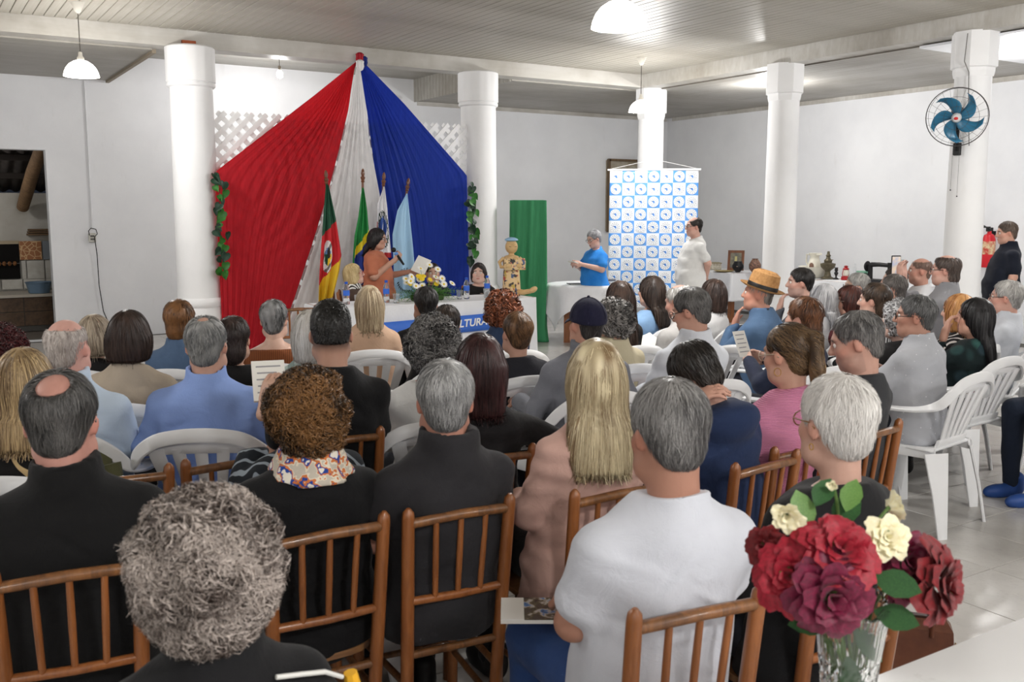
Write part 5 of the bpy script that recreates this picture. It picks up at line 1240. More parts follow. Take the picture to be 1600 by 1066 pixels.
gb = MB().lathe([(.022, 0), (.022, .15), (.009, .19), (.009, .23)], seg=16).build('glass_bottle', m_clear, None, loc=(10.6, 8.36, ZQ), label='thin glass bottle between the red lantern and the green scale', cat='bottle')
sm = thing('sewing_machine', 'black antique sewing machine on the antiques table', 'sewing machine', (10.60, 7.98, ZQ), PI / 2)
MB().box((0, 0, .02), (.20, .09, .02), bev=.008).build('bed', m_iron, sm); MB().tube([(.14, 0, .03), (.14, 0, .20), (.12, 0, .225), (0, 0, .23), (-.14, 0, .225)], [.035, .03, .032, .028, .026], 12).build('arm', m_iron, sm)
MB().tube([(-.15, 0, .26), (-.15, 0, .10)], [.028, .022], 12).build('head', m_iron, sm); MB().cyl((-.15, 0, .10), (-.15, 0, .04), .005, seg=8).build('needle_bar', m_bronze, sm)
MB().lathe([(.06, -.012), (.07, 0), (.06, .012)], (.185, 0, .20), 20, R=ry(PI / 2)).build('hand_wheel', m_iron, sm)
cg = thing('coffee_grinder', 'old box coffee grinder with an upright wheel frame', 'grinder', (10.62, 7.70, ZQ))
MB().box((0, 0, .07), (.07, .07, .07), bev=.006).build('box', mat('zinc', (142, 146, 148), .4, metal=.6), cg); MB().lathe([(.03, .14), (.06, .18), (.065, .19)], seg=18).build('hopper', m_iron, cg)
MB().tube([(0, -.055, .14), (0, -.055, .30), (0, .055, .30), (0, .055, .14)], .006, 6).build('frame', m_iron, cg); MB().cyl((0, 0, .19), (0, 0, .31), .006, seg=8).build('shaft', m_iron, cg)
for k, (y, lab) in enumerate(((8.12, 'between the green scale and the sewing machine'), (7.52, 'at the end of the antiques table'))):
    MB().lathe([(.03, 0), (.038, .06), (.036, .062), (.028, .004), (0, .004)], seg=18).build('porcelain_mug', m_porc, None, loc=(10.5, y, ZQ), label='small white mug ' + lab, cat='mug', group='white mugs on the antiques table')
# table near the corner
pf = thing('framed_picture', 'brown framed holy picture leaning on the corner table', 'picture', (10.92, 10.85, ZQ), math.radians(-52)); Rt = rx(-.22)
for c_, h_ in (((0, 0, .295), (.125, .012, .02)), ((0, 0, .02), (.125, .012, .02)), ((-.105, 0, .16), (.02, .012, .13)), ((.105, 0, .16), (.02, .012, .13))): MB().box(Rt @ V(*c_), h_, Rt).build('frame_bar', wood('picture_frame', (134, 82, 48), (98, 58, 34)), pf, False)
t = NT('holy_print'); sp = t.n('ShaderNodeTexGradient', gradient_type='SPHERICAL'); mp = t.coord(scale=(14, 5, 8)); t.l(mp, sp.inputs[0])
t.base(t.mix(t.ramp(t.noise(t.coord(), 9, 3), [(.4, 0.0), (.6, 1.0)]), lin((96, 96, 88)), lin((140, 134, 112)))); t.set(Roughness=.4)
MB().box(Rt @ V(0, -.004, .16), (.088, .004, .125), Rt).build('print', t.m, pf, False); MB().raw([tuple(Rt @ V(x, -.0095, z)) for x, z in ((-.045, .05), (.045, .05), (.02, .15), (.018, .22), (-.018, .22), (-.02, .15))], [(0, 1, 2, 3, 4, 5)]).build('figure', mat('holy_robe', (196, 186, 130), .6), pf, False)
wb = thing('wooden_casket', 'pale decorated box beside the framed picture', 'box', (10.72, 11.25, ZQ), -.5)
MB().box((0, 0, .05), (.19, .10, .05), bev=.005).build('body', mat('casket', (206, 200, 186), .6, (160, 150, 130), 30), wb); MB().box((0, 0, .105), (.195, .105, .008)).build('lid', mat('casket_lid', (150, 138, 110), .6), wb, False)
hd = thing('black_bust', 'small black mask-like head figure on the corner table', 'figurine', (10.62, 10.50, ZQ))
MB().lathe([(.03, 0), (.05, .02), (.085, .06), (.088, .10), (.06, .15), (.062, .165), (0, .168)], seg=24).build('head', m_iron, hd)
for s in (-1, 1): MB().sphere((-.075, s * .028 - .03, .09), (.012, .016, .006), 8, 6).build('eye', mat('mask_eye', (170, 150, 130), .5), hd)
vs = thing('patterned_vase', 'dark patterned vase half hidden by a white column', 'vase', (10.75, 10.28, ZQ))
MB().lathe([(.04, 0), (.085, .06), (.09, .12), (.05, .19), (.04, .20), (.05, .21)], seg=24).build('body', mat('vase_pattern', (60, 50, 48), .5, (150, 110, 90), 50), vs)
MB().lathe([(.10, 0), (.15, .012), (.155, .016), (.10, .006), (0, .005)], seg=28).build('plate', mat('brass_plate', (176, 156, 100), .4), None, loc=(10.55, 10.72, ZQ), label='flat brass plate on the corner table', cat='plate')

# fire extinguisher
fe = thing('fire_extinguisher', 'red fire extinguisher with a label hung on the side wall', 'extinguisher', (XR - .10, 7.32, .95))
MB().lathe([(.075, 0), (.08, .01), (.08, .36), (.06, .42), (.025, .44), (.025, .47)], seg=28).build('cylinder', mat('extinguisher_red', (206, 40, 50), .3), fe)
MB().lathe([(.0808, .17), (.0812, .18), (.0812, .33), (.0808, .34)], seg=28).build('label_band', mat('label_paper', (224, 214, 170), .5, (190, 60, 50), 18), fe)
MB().box((0, 0, .49), (.05, .02, .025)).build('valve', m_black, fe, False); MB().box((-.06, 0, .52), (.06, .012, .008)).build('lever', m_black, fe, False)
MB().tube([(-.03, -.03, .49), (-.06, .10, .56), (-.05, .22, .58), (-.04, .22, .50), (-.03, .12, .46), (-.06, .09, .3), (-.06, .09, .08)], .011, 8).build('hose', m_black, fe)
MB().box((.09, 0, .44), (.01, .03, .03)).build('bracket', m_black, fe, False)

# fan on the side column
fn_ = thing('wall_fan', 'wall fan with blue blades on a white side column', 'fan', (XC - .42, 5.66, 2.56), math.radians(-62))
fa_ = rx(math.radians(14)); m_fb = mat('fan_blue', (44, 108, 140), .35); m_wire = mat('fan_wire', (86, 84, 84), .4, metal=.6)
def fz(*p): return fa_ @ V(*p)
RF = .275
for k, (y, r) in enumerate(((.0, RF), (-.055, RF * .72), (-.075, RF * .40), (.06, RF * .95))): MB().tube([fz(r * math.cos(t), y, r * math.sin(t)) for t in np.arange(40) * 2 * PI / 40], .0045 if k == 0 else .0016, 6, closed=True).build('guard_ring', m_wire, fn_)
for k in range(24):
    a = k * 2 * PI / 24; c, s = math.cos(a), math.sin(a); MB().tube([fz(.05 * c, -.085, .05 * s), fz(.15 * c, -.07, .15 * s), fz(RF * .75 * c, -.05, RF * .75 * s), fz(RF * c, 0, RF * s)], .0011, 4).build('guard_wire', m_wire, fn_)
for k in range(5):
    a0 = k * 2 * PI / 5 + .35; m = MB()
    def bl(u, v, a0=a0):
        r = .04 + u * .195; w_ = .030 + .028 * math.sin(PI * min(1, u * 1.05)) ; a = a0 + u * u * .75; q = (v - .5) * 2 * w_
        c, s = math.cos(a), math.sin(a); return fz(r * c - q * s, -.035 + .022 * (v - .5) * 2, r * s + q * c)
    m.grid(bl, 14, 4); solid(m.build('blade', m_fb, fn_), .003)
MB().lathe([(.0, -.02), (.03, -.018), (.045, 0), (.045, .04)], seg=20, R=fa_ @ rx(-PI / 2), c=fz(0, -.06, 0)).build('hub', mat('fan_hub', (206, 206, 206), .3), fn_); MB().sphere(fz(0, -.085, 0), (.02, .004, .014), 10, 6).build('badge', mat('fan_badge', (196, 40, 40), .4), fn_)
MB().tube([fz(0, .02, 0), fz(0, .10, .01), fz(0, .17, .02)], [.06, .07, .05], 16).build('motor', m_black, fn_)
MB().tube([fz(0, .12, -.04), V(0, .12, -.14), V(0, .14, -.25), V(0, .17, -.30)], .018, 10).build('arm', m_black, fn_); MB().box((0, .20, -.29), (.035, .035, .06), bev=.006).build('wall_bracket', m_black, fn_)
for x, l in ((-.03, .52), (.03, .58)): MB().cyl((x, .10, -.16), (x, .10, -.16 - l), .0012, seg=5).build('pull_cord', m_wire, fn_); MB().sphere((x, .10, -.165 - l), .007, 8, 6).build('pull_knob', m_black, fn_)
MB().tube([(XC - .20, 5.66, 2.30), (XC - .19, 5.70, 2.7), (XC - .185, 5.72, 3.0), (XC - .235, 5.74, 3.10), (XC - .225, 5.73, 3.36)], .005, 6).build('fan_cord', mat('grey_cord', (120, 118, 116), .6), None, label='grey cord running up the column from the fan', cat='cord')
# ---------------------------------------------------------------- the audience
PP = {}
PP['curly'] = person('person with big curly grey hair, black top with white and yellow trim', (0.367, 1.496), 1.225, math.radians(6), d=1.52, sex='f',w=1.05,top=fabric('black_jersey',(24,24,26)),collar='polo',hair=('curly',(70,58,52),(196,184,176),dict(t=.040,low=.02,N=7000,rough=(75,.005),len=.055)),armL='rest',armR='rest',hpitch=8,skin=(196,150,128),extra=dict(trim=1),hyaw=8)
sit(PP['curly'], 'w', 'the person with curly grey hair')
PP['bald_black'] = person('man in black sweater with dark grey hair and a pink bald crown', (0.291, 2.552), 1.278, math.radians(8), d=2.36, w=1.22,belly=1.3,top=fabric('black_wool',(22,22,23)),collar='polo',hair=('bald',(38,37,37),(112,110,108),dict(spot=(-.005,-.080,.108,.046,.050,.045),t=.017,len=.05)),skin=(206,142,124),glasses=(60,50,44),pants=(70,96,140),hpitch=6,hs=1.05,hyaw=10)
sit(PP['bald_black'], 'w', 'the man in black with a bald spot', .075)
PP['whiteT'] = person('grey-haired man in a white t-shirt and blue jeans, seen from behind', (1.384, 1.561), 1.302, math.radians(9), d=2.1, w=1.12,belly=1.15,top=fabric('white_tee',(208,211,220)),sleeve=.62,hair=('short',(74,72,72),(168,166,164),dict(t=.017,len=.05,dark=-.4)),skin=(178,122,96),pants=fabric('blue_jeans',(44,70,120),(34,54,96)),armL='lap',armR='lap',hpitch=10,hyaw=6)
sit(PP['whiteT'], 'w', 'the man in the white t-shirt', .03)
PP['whitehair'] = person('woman with short white hair, glasses and black jacket', (1.939, 1.564), 1.262, math.radians(4), d=2.4, sex='f',w=1.08,hs=1.03,top=fabric('black_linen',(26,26,28)),collar='crew',neck=.585,hair=('short',(200,196,192),(246,244,240),dict(t=.018,len=.03)),skin=(202,154,132),glasses=(150,110,70),hpitch=4,face=True,earring=.008,hyaw=8)
sit(PP['whitehair'], 'w', 'the white-haired woman in black')
PP['polo'] = person('silver-haired man in a charcoal polo with raised collar', (1.275, 2.394), 1.246, math.radians(5), d=2.75, w=1.1,belly=1.1,top=fabric('charcoal_polo',(44,43,46)),collar='polo',hair=('short',(104,104,104),(206,206,206),dict(t=.017,dark=-.45,len=.05)),skin=(190,128,104),sleeve=.62,hyaw=19)
sit(PP['polo'], 'w', 'the man in the black polo')
PP['scarf'] = person('woman with wavy brown hair, patterned scarf and black sweater', (0.894, 2.477), 1.239, math.radians(2), d=2.62, sex='f',w=1.2,belly=1.15,top=fabric('black_sweater',(20,20,22)),coltop=('s',fabric('scarf_print',(220,200,160),kind='scarf')),hair=('curly',(48,34,22),(142,102,62),dict(t=.030,low=.0,rough=(60,.004),len=.06)),skin=(196,146,118),pants=(62,84,126),hyaw=14)
sit(PP['scarf'], 'w', 'the woman with the patterned scarf', .05)
PP['blonde'] = person('woman with long straight blonde hair in a dusty pink coat', (1.764, 2.331), 1.280, math.radians(2), d=2.95, sex='f',w=1.12,top=fabric('pink_suede',(204,166,154)),collar='polo',hair=('long',(128,104,74),(236,222,184),dict(L=.30,wd=.108,t=.020,len=.22,N=4200)),hem=.12,pants=(24,24,26),shoes=(20,18,18),extra=dict(name='coat'),hyaw=22)
sit(PP['blonde'], 'w', 'the blonde woman in the pink coat', .03)
PP['hoodie'] = person('dark-haired man in a navy hooded jacket bowing his head', (2.267, 2.422), 1.220, math.radians(-4), d=3.3, w=1.1,top=fabric('navy_jacket',(34,48,80)),collar='hood',hair=('short',(22,19,18),(58,52,48),dict(t=.014)),hpitch=38,hroll=-14,lean=2,tilt=-9,armL='behind',armR='lap',skin=(206,150,126),extra=dict(name='jacket'),hyaw=10)
sit(PP['hoodie'], 'w', 'the man in the navy hooded jacket')
PP['ponytail'] = person('woman in a pink knit sweater with a high streaked ponytail', (2.656, 2.365), 1.266, math.radians(2), d=3.45, sex='f',top=fabric('pink_knit',(226,150,182),(206,124,160),'knit',scale=60),collar='crew',hair=('pony',(44,32,26),(132,104,72),dict(N=2600)),hpitch=10,face=True,glasses=(190,170,150),earring=.016,skin=(204,152,126),hyaw=-6)
sit(PP['ponytail'], 'w', 'the woman with the ponytail')
PP['greyT'] = person('man in a dark grey t-shirt turning his head down and aside', (3.091, 2.416), 1.279, math.radians(-8), d=3.72, w=1.1,top=fabric('dark_grey_tee',(52,53,56)),sleeve=.62,hair=('short',(66,64,64),(140,138,136),dict(t=.011,face=.6)),hpitch=16,face=True,skin=(202,150,128),beard=((120,100,92),.25),hyaw=-26)
sit(PP['greyT'], 'w', 'the man in the dark grey t-shirt')
PP['fade'] = person('young man with black faded haircut and black t-shirt', (1.324, 3.389), 1.332, math.radians(4), d=3.6, w=1.15,top=fabric('black_tee',(24,24,26)),sleeve=.65,hair=('fade',(12,11,11),(44,42,40),dict(t=.020,N=4200)),skin=(190,140,114),hyaw=17)
sit(PP['fade'], 'w', 'the man with the faded haircut')
PP['redbrown'] = person('woman with straight dark reddish hair in a black cardigan, arm stretched out', (1.665, 2.865), 1.248, math.radians(4), d=3.35, sex='f',w=1.1,top=fabric('black_cardigan',(26,25,27)),hair=('bob',(26,14,16),(70,40,40),dict(zb=.17,t=.020,len=.16)),armR='out',skin=(206,160,136),extra=dict(name='cardigan'),hyaw=20)
sit(PP['redbrown'], 'w', 'the woman with dark red-brown hair')
PP['curlygrey'] = person('woman with dark grey curly hair in a white blouse', (1.802, 3.492), 1.240, math.radians(18.1139), d=3.95, sex='f',top=fabric('white_blouse',(226,226,224)),hair=('curly',(44,42,42),(132,130,128),dict(t=.032,low=.02,N=3000)),collar='wide',neck=.58)
sit(PP['curlygrey'], 'p', 'the woman with dark grey curls')
PP['blueshirt'] = person('stout grey-haired man in a cornflower blue shirt', (0.976, 3.834), 1.258, math.radians(26.0968), d=3.8, w=1.28,belly=1.25,top=fabric('blue_shirt',(142,168,226)),collar='polo',hair=('bald',(88,90,92),(168,168,166),dict(spot=(0,-.045,.135,.03,.03,.035),t=.013)),glasses=(120,110,100),skin=(204,152,128),pants=(60,88,128),armL='rest',armR='rest')
sit(PP['blueshirt'], 'p', 'the man in the blue shirt')
PP['lightblue'] = person('white-haired balding man in a pale blue shirt', (0.503, 4.071), 1.251, math.radians(30.8106), d=3.75, w=1.15,belly=1.1,top=fabric('pale_blue_shirt',(196,212,230)),collar='polo',hair=('bald',(150,138,132),(214,206,200),dict(t=.006,spot=(0,-.02,.115,.066,.08,.06),N=1500,len=.02)),skin=(214,156,140),pants=(60,60,66))
sit(PP['lightblue'], 'p', 'the bald man in pale blue')
PP['zebra'] = person('woman with long streaked blonde hair in a black and tan zebra print dress', (0.299, 3.480), 1.227, math.radians(29.7723), d=3.15, sex='f',w=1.05,top=fabric('zebra_dress',(22,20,20),(206,178,130),'zebra',scale=5),hair=('long',(96,74,52),(206,178,132),dict(L=.22,wd=.105,t=.020,len=.18)),extra=dict(name='dress_top'))
sit(PP['zebra'], 'p', 'the blonde woman in the zebra print')
PP['darkred'] = person('person with dark red hair cut off by the picture edge', (0.326, 4.824), 1.168, math.radians(36.0342), d=4.3, sex='f',top=fabric('maroon_top',(70,30,38)),hair=('curly',(34,14,16),(86,36,38),dict(t=.026)),glasses=(40,36,36))
sit(PP['darkred'], 'p', 'the person with dark red hair at the picture edge')
PP['bob'] = person('woman with a dark brown bob in a beige sweater', (0.818, 4.525), 1.231, math.radians(30.4357), d=4.3, sex='f',w=1.12,top=fabric('beige_sweater',(178,164,146)),hair=('bob',(34,24,20),(70,52,44),dict(zb=.10,t=.030)),glasses=(60,44,38))
sit(PP['bob'], 'p', 'the woman in the beige sweater')
PP['gblond'] = person('person with an ash-blonde bob in black, half hidden behind the bald man', (0.833, 5.569), 1.117, math.radians(36.3507), d=5.2, sex='f',top=fabric('black_top',(28,27,28)),hair=('bob',(120,104,88),(184,170,150),dict(zb=.10,t=.018)),hyaw=8)
sit(PP['gblond'], 'p', 'the woman with ash-blonde bob')
PP['denim'] = person('woman with short auburn hair in a blue denim jacket', (1.224, 5.337), 1.196, math.radians(31.1434), d=5.2, sex='f',w=1.1,top=fabric('denim_jacket',(86,108,138),(70,92,122)),collar='polo',hair=('short',(66,42,24),(140,96,56),dict(t=.020,low=.02)),extra=dict(name='jacket'))
sit(PP['denim'], 'p', 'the woman in the denim jacket')
PP['blacktop'] = person('woman with short dark hair in a black top with silver neckline', (1.337, 4.723), 1.155, math.radians(26.798), d=4.75, sex='f',top=fabric('black_top',(28,27,28)),hair=('short',(30,22,20),(66,52,48),dict(t=.020,low=.03)))
sit(PP['blacktop'], 'p', 'the woman with dark hair and trimmed black top')
PP['brownsw'] = person('woman with short steel-grey hair in a low-backed brown sweater', (1.719, 5.261), 1.178, math.radians(25.6188), d=5.4, sex='f',w=1.15,top=fabric('brown_rib',(138,80,46),(104,58,32),'stripes',scale=30),collar='wide',neck=.545,hair=('short',(62,62,62),(150,150,150),dict(t=.015)),skin=(222,176,152))
sit(PP['brownsw'], 'p', 'the woman in the brown ribbed sweater')
PP['floralgrey'] = person('person with white hair and pale green patterned blouse, half hidden', (1.608, 4.382), 1.204, math.radians(22.7821), d=4.6, sex='f',top=fabric('pale_green_print',(176,190,182),(130,146,140),'stripes',scale=5),hair=('bob',(170,164,156),(222,220,216),dict(zb=.13,t=.014)))
sit(PP['floralgrey'], 'p', 'the white-haired person behind the faded haircut')
PP['beige'] = person('woman with smooth ash-blonde hair in a camel coat', (2.382, 5.448), 1.219, math.radians(18.8566), d=5.9, sex='f',top=fabric('camel_coat',(206,172,146)),collar='polo',hair=('bob',(132,110,86),(214,196,164),dict(zb=.17,t=.014,len=.16)),extra=dict(name='coat'))
sit(PP['beige'], 'p', 'the blonde woman in the camel coat')
PP['darkman'] = person('man with short black hair in a black jacket, right before the head table', (2.811, 5.531), 1.189, math.radians(13.6633), d=6.2, w=1.05,top=fabric('black_jacket',(24,24,27)),collar='polo',hair=('short',(18,16,16),(44,42,42),dict(t=.010)),skin=(180,126,100),extra=dict(name='jacket'))
sit(PP['darkman'], 'p', 'the dark-haired man in black near the table')
PP['tight'] = person('woman with sleek dark hair pulled back, in black', (2.491, 4.655), 1.159, math.radians(14.8319), d=5.3, sex='f',top=fabric('black_top',(28,27,28)),hair=('tight',(26,20,18),(64,52,44),dict(t=.010)))
sit(PP['tight'], 'p', 'the woman with sleek pulled-back hair')
PP['auburn'] = person('woman with auburn curls in a dark blue jacket', (3.063, 5.016), 1.188, math.radians(9.13696), d=5.9, sex='f',top=fabric('dark_denim',(48,64,92)),collar='polo',hair=('curly',(62,32,20),(150,88,58),dict(t=.034,low=.01)),extra=dict(name='jacket'),hyaw=-12)
sit(PP['auburn'], 'p', 'the woman with auburn curls')
PP['updo'] = person('woman with brown hair clipped up, in a black blazer', (2.660, 4.190), 1.151, math.radians(11.8995), d=5, sex='f',w=1.12,top=fabric('black_blazer',(38,38,44)),collar='crew',hair=('tight',(54,38,28),(142,104,70),dict(t=.014,bun=(.01,-.10,.045,.048))),skin=(190,140,116),extra=dict(name='blazer'))
sit(PP['updo'], 'p', 'the woman with the brown updo')
PP['cap'] = person('man in a navy baseball cap and grey shirt', (2.706, 3.645), 1.250, math.radians(10.4135), d=4.55, w=1.2,belly=1.1,top=fabric('grey_shirt',(116,118,126)),collar='polo',hair=('short',(30,28,28),(70,66,64),dict(t=.004,N=600)),skin=(196,140,114),armL='rest',armR='rest')
sit(PP['cap'], 'p', 'the man in the navy cap')
PP['curlyg2'] = person('man with bushy grey hair in a khaki shirt, half hidden behind the cap', (3.302, 4.210), 1.190, math.radians(5.27689), d=5.35, w=1.05,top=fabric('khaki_shirt',(196,186,158)),collar='polo',hair=('curly',(66,64,62),(150,146,142),dict(t=.020)))
sit(PP['curlyg2'], 'p', 'the person in the khaki shirt')
PP['longbrown'] = person('woman with long straight dark brown hair in black', (3.777, 4.754), 1.240, math.radians(0.267881), d=6.05, sex='f',top=fabric('black_top',(28,27,28)),hair=('long',(38,28,24),(84,64,54),dict(L=.36,wd=.082,t=.014)))
sit(PP['longbrown'], 'p', 'the woman with long brown hair')
PP['wavy'] = person('woman with long wavy black hair in a sky blue top', (4.572, 5.382), 1.207, math.radians(-10.366), d=7, sex='f',w=1.1,top=fabric('sky_blue_top',(150,188,230)),collar='wide',neck=.59,hair=('long',(28,22,20),(72,58,50),dict(L=.27,wd=.10,t=.018)),hyaw=-10)
sit(PP['wavy'], 'p', 'the woman in sky blue')
PP['balding'] = person('white-haired balding man in a grey shirt, bending over a book', (4.205, 4.666), 1.200, math.radians(-4.69547), d=6.2, w=1.12,top=fabric('soft_grey_shirt',(186,184,182)),collar='polo',hair=('bald',(140,138,134),(214,212,208),dict(t=.010,spot=(0,-.02,.13,.05,.06,.05))),hpitch=14,lean=10,armL='hold',armR='hold',skin=(206,152,132),hyaw=-15)
sit(PP['balding'], 'p', 'the white-haired man in the grey shirt')
PP['glassesman'] = person('man with dark grey hair and glasses in a white shirt, looking down left', (3.333, 3.610), 1.282, math.radians(4.45546), d=4.85, w=1.12,top=fabric('white_shirt',(218,222,230)),collar='polo',hair=('short',(48,46,46),(116,114,112),dict(t=.012)),hpitch=16,glasses=(30,30,32),face=True,skin=(192,140,116),hyaw=-28)
sit(PP['glassesman'], 'p', 'the man in the white shirt with glasses')
PP['bob2'] = person('woman with a sleek brown bob in a white top', (5.020, 5.215), 1.177, math.radians(-15.5502), d=7.1, sex='f',w=1.05,top=fabric('white_top',(232,232,232)),hair=('bob',(44,32,28),(88,70,62),dict(zb=.13,t=.014)))
sit(PP['bob2'], 'p', 'the woman with a brown bob in white')
PP['hat'] = person('man in a straw fedora and denim shirt, hand at his mouth', (4.749, 4.504), 1.240, math.radians(-10.5546), d=6.35, w=1.05,top=fabric('denim_shirt',(84,110,142),(66,92,124)),collar='polo',sleeve=.9,hair=('short',(90,84,78),(150,144,138),dict(t=.004,N=300)),hpitch=-4,lean=8,armL='chin',armR='lap',face=True,skin=(206,140,112),hyaw=-22)
sit(PP['hat'], 'p', 'the man in the straw hat')
PP['chin'] = person('dark-haired man in grey resting his chin on his hand', (5.890, 5.155), 1.234, math.radians(-25.1793), d=7.5, top=fabric('slate_sweater',(86,90,98)),hair=('short',(20,18,18),(52,48,46),dict(t=.014)),lean=8,armL='chin',face=True,skin=(206,156,136),beard=((120,112,112),.3),hyaw=-25)
sit(PP['chin'], 'p', 'the dark-haired man with hand on chin')
PP['gstraight'] = person('woman with straight shoulder-length silver hair', (5.422, 4.545), 1.169, math.radians(-17.7898), d=6.75, sex='f',top=fabric('pale_grey_top',(206,206,208)),hair=('long',(140,140,144),(214,214,216),dict(L=.18,wd=.095,t=.016)))
sit(PP['gstraight'], 'p', 'the woman with straight silver hair')
PP['brownnavy'] = person('woman with short chestnut hair in a navy coat, reading a leaflet', (4.124, 3.578), 1.206, math.radians(-3.08355), d=5.25, sex='f',w=1.08,top=fabric('navy_coat',(40,46,66)),hair=('short',(54,32,20),(124,80,50),dict(t=.026,low=.03)),armL='hold',armR='hold',extra=dict(name='coat'),skin=(214,164,142),hyaw=-12)
sit(PP['brownnavy'], 'p', 'the woman reading in a navy coat')
PP['redglass'] = person('woman with dark red hair and glasses, cheek on her hand', (5.577, 4.445), 1.156, math.radians(-19.0246), d=6.75, sex='f',top=fabric('plum_top',(84,40,44)),hair=('bob',(40,18,16),(96,50,40),dict(zb=.12,t=.016)),face=True,glasses=(150,130,120),armL='cheek',skin=(210,154,130),hyaw=-35)
sit(PP['redglass'], 'p', 'the woman with glasses turned to the front')
PP['stripes'] = person('woman with short dark brown hair in a black and white striped top', (5.225, 3.962), 1.217, math.radians(-14.1793), d=6.15, sex='f',top=fabric('bold_stripes',(24,24,26),(228,228,228),'stripes',scale=8),hair=('short',(34,26,22),(92,74,60),dict(t=.022,low=.02)),face=True,skin=(214,164,142),hyaw=-8)
sit(PP['stripes'], 'p', 'the woman in black and white stripes')
PP['hid'] = person('person with grey hair and glasses near the antiques, mostly hidden', (6.594, 5.179), 1.169, math.radians(-32.2935), d=7.9, top=fabric('pale_grey_top',(206,206,208)),hair=('short',(120,118,116),(198,196,192),dict(t=.012)),face=True,glasses=(90,80,76),hyaw=-20)
sit(PP['hid'], 'p', 'the grey-haired person by the antiques')
PP['bald2'] = person('man with closely cropped grey hair in a charcoal shirt', (6.110, 4.478), 1.213, math.radians(-24.2724), d=7.05, top=fabric('charcoal_shirt',(70,72,78)),hair=('short',(70,66,64),(120,114,110),dict(t=.004,N=800)),skin=(200,148,126),hyaw=12)
sit(PP['bald2'], 'p', 'the man with cropped hair in charcoal')
PP['bald3'] = person('dark-haired person farthest back by the antiques, only the hair showing', (7.208, 5.274), 1.194, math.radians(-38.2345), d=8.3, top=fabric('slate_sweater',(86,90,98)),hair=('short',(34,28,26),(70,60,56),dict(t=.010)))
sit(PP['bald3'], 'p', 'the dark-haired person farthest back')
PP['elder'] = person('elderly woman with fluffy white hair in a black top', (5.002, 3.617), 1.140, math.radians(-11.3625), d=5.75, sex='f',top=fabric('black_top',(28,27,28)),hair=('curly',(150,148,148),(220,220,222),dict(t=.020)),face=True,skin=(222,178,160),hyaw=-5)
sit(PP['elder'], 'p', 'the elderly white-haired woman')
PP['clasp'] = person('grey-haired man in a dotted grey shirt with hands clasped at his chin', (4.555, 3.192), 1.224, math.radians(-8), d=5.15, w=1.1,top=fabric('dotted_grey_shirt',(176,178,184),(222,222,224),'dots',scale=26),collar='polo',hair=('short',(58,58,58),(120,120,120),dict(t=.012)),armL='clasp',armR='clasp',lean=6,face=True,glasses=(40,38,38),skin=(186,132,108),sleeve=.7,hyaw=-24)
sit(PP['clasp'], 'p', 'the man with clasped hands')
PP['phone'] = person('balding man in a grey vest holding up a phone', (6.492, 4.320), 1.355, math.radians(-27.0169), d=7.1, w=1.12,top=fabric('grey_vest',(142,142,146)),collar='polo',hair=('bald',(60,50,46),(112,98,90),dict(t=.016,spot=(0,-.02,.14,.056,.085,.068),low=.02)),armL='phone',armR='phone',skin=(212,160,140),glasses=(50,46,44),face=True,extra=dict(name='vest'),hyaw=0)
sit(PP['phone'], 'p', 'the balding man filming with a phone')
PP['phone2'] = person('bald man partly hidden behind the raised phone', (7.580, 5.290), 1.261, math.radians(-41.2504), d=8.5, top=fabric('pale_grey_top',(206,206,208)),hair=('bald',(90,70,60),(130,104,92),dict(t=.006,N=300)),skin=(190,134,112),face=True)
sit(PP['phone2'], 'p', 'the bald man behind the phone')
PP['orange'] = person('woman with ginger hair in a black and white zebra blouse', (5.582, 3.609), 1.156, math.radians(-16.5658), d=6.05, sex='f',top=fabric('zebra_blouse',(30,28,30),(214,208,204),'zebra',scale=8),hair=('bob',(150,92,48),(226,172,112),dict(zb=.13,t=.018)),face=True,skin=(218,164,142),hyaw=8)
sit(PP['orange'], 'p', 'the woman with ginger hair')
PP['floral'] = person('woman with long black hair in a dark floral blouse', (5.244, 3.287), 1.172, math.radians(-4), d=5.6, sex='f',w=1.08,top=fabric('floral_blouse',(20,32,34),kind='floral',scale=9),hair=('long',(12,11,12),(46,44,46),dict(L=.34,wd=.10,t=.018)),armL='cheek',skin=(206,150,124),pants=(22,22,24),hyaw=-26)
sit(PP['floral'], 'p', 'the woman in the floral blouse')
PP['whiteman'] = person('white-haired man with glasses in a pale grey shirt', (6.280, 3.715), 1.209, math.radians(-22.8498), d=6.5, w=1.15,belly=1.1,top=fabric('pale_shirt',(200,204,212)),collar='polo',hair=('short',(128,126,124),(204,202,198),dict(t=.016)),face=True,glasses=(60,52,48),skin=(212,156,136))
sit(PP['whiteman'], 'p', 'the white-haired man in pale grey')
PP['edge'] = person('person in navy trousers and blue shoes, cut off by the picture edge', (5.800, 2.800), 1.270, math.radians(-66), d=3.9, w=1.1,top=fabric('black_jacket',(24,24,27)),pants=fabric('navy_trousers',(34,42,58)),shoes=(40,74,140),hair=('short',(40,36,34),(80,74,70)))
sit(PP['edge'], 'p', 'the person cut off by the picture edge')
PP['reader'] = person('person in a dark patterned top, mostly hidden behind the wavy brown hair', (1.076, 2.973), 1.140, math.radians(2), d=3.15, sex='f',w=1.0,top=fabric('leafy_dark',(36,40,46),(150,160,170),'zebra',scale=9),hair=('short',(60,44,34),(110,84,62)),armL=((.20,.06,.40),(.10,.16,.72)),armR='lap')
sit(PP['reader'], 'p', 'the hidden reader in the patterned top')
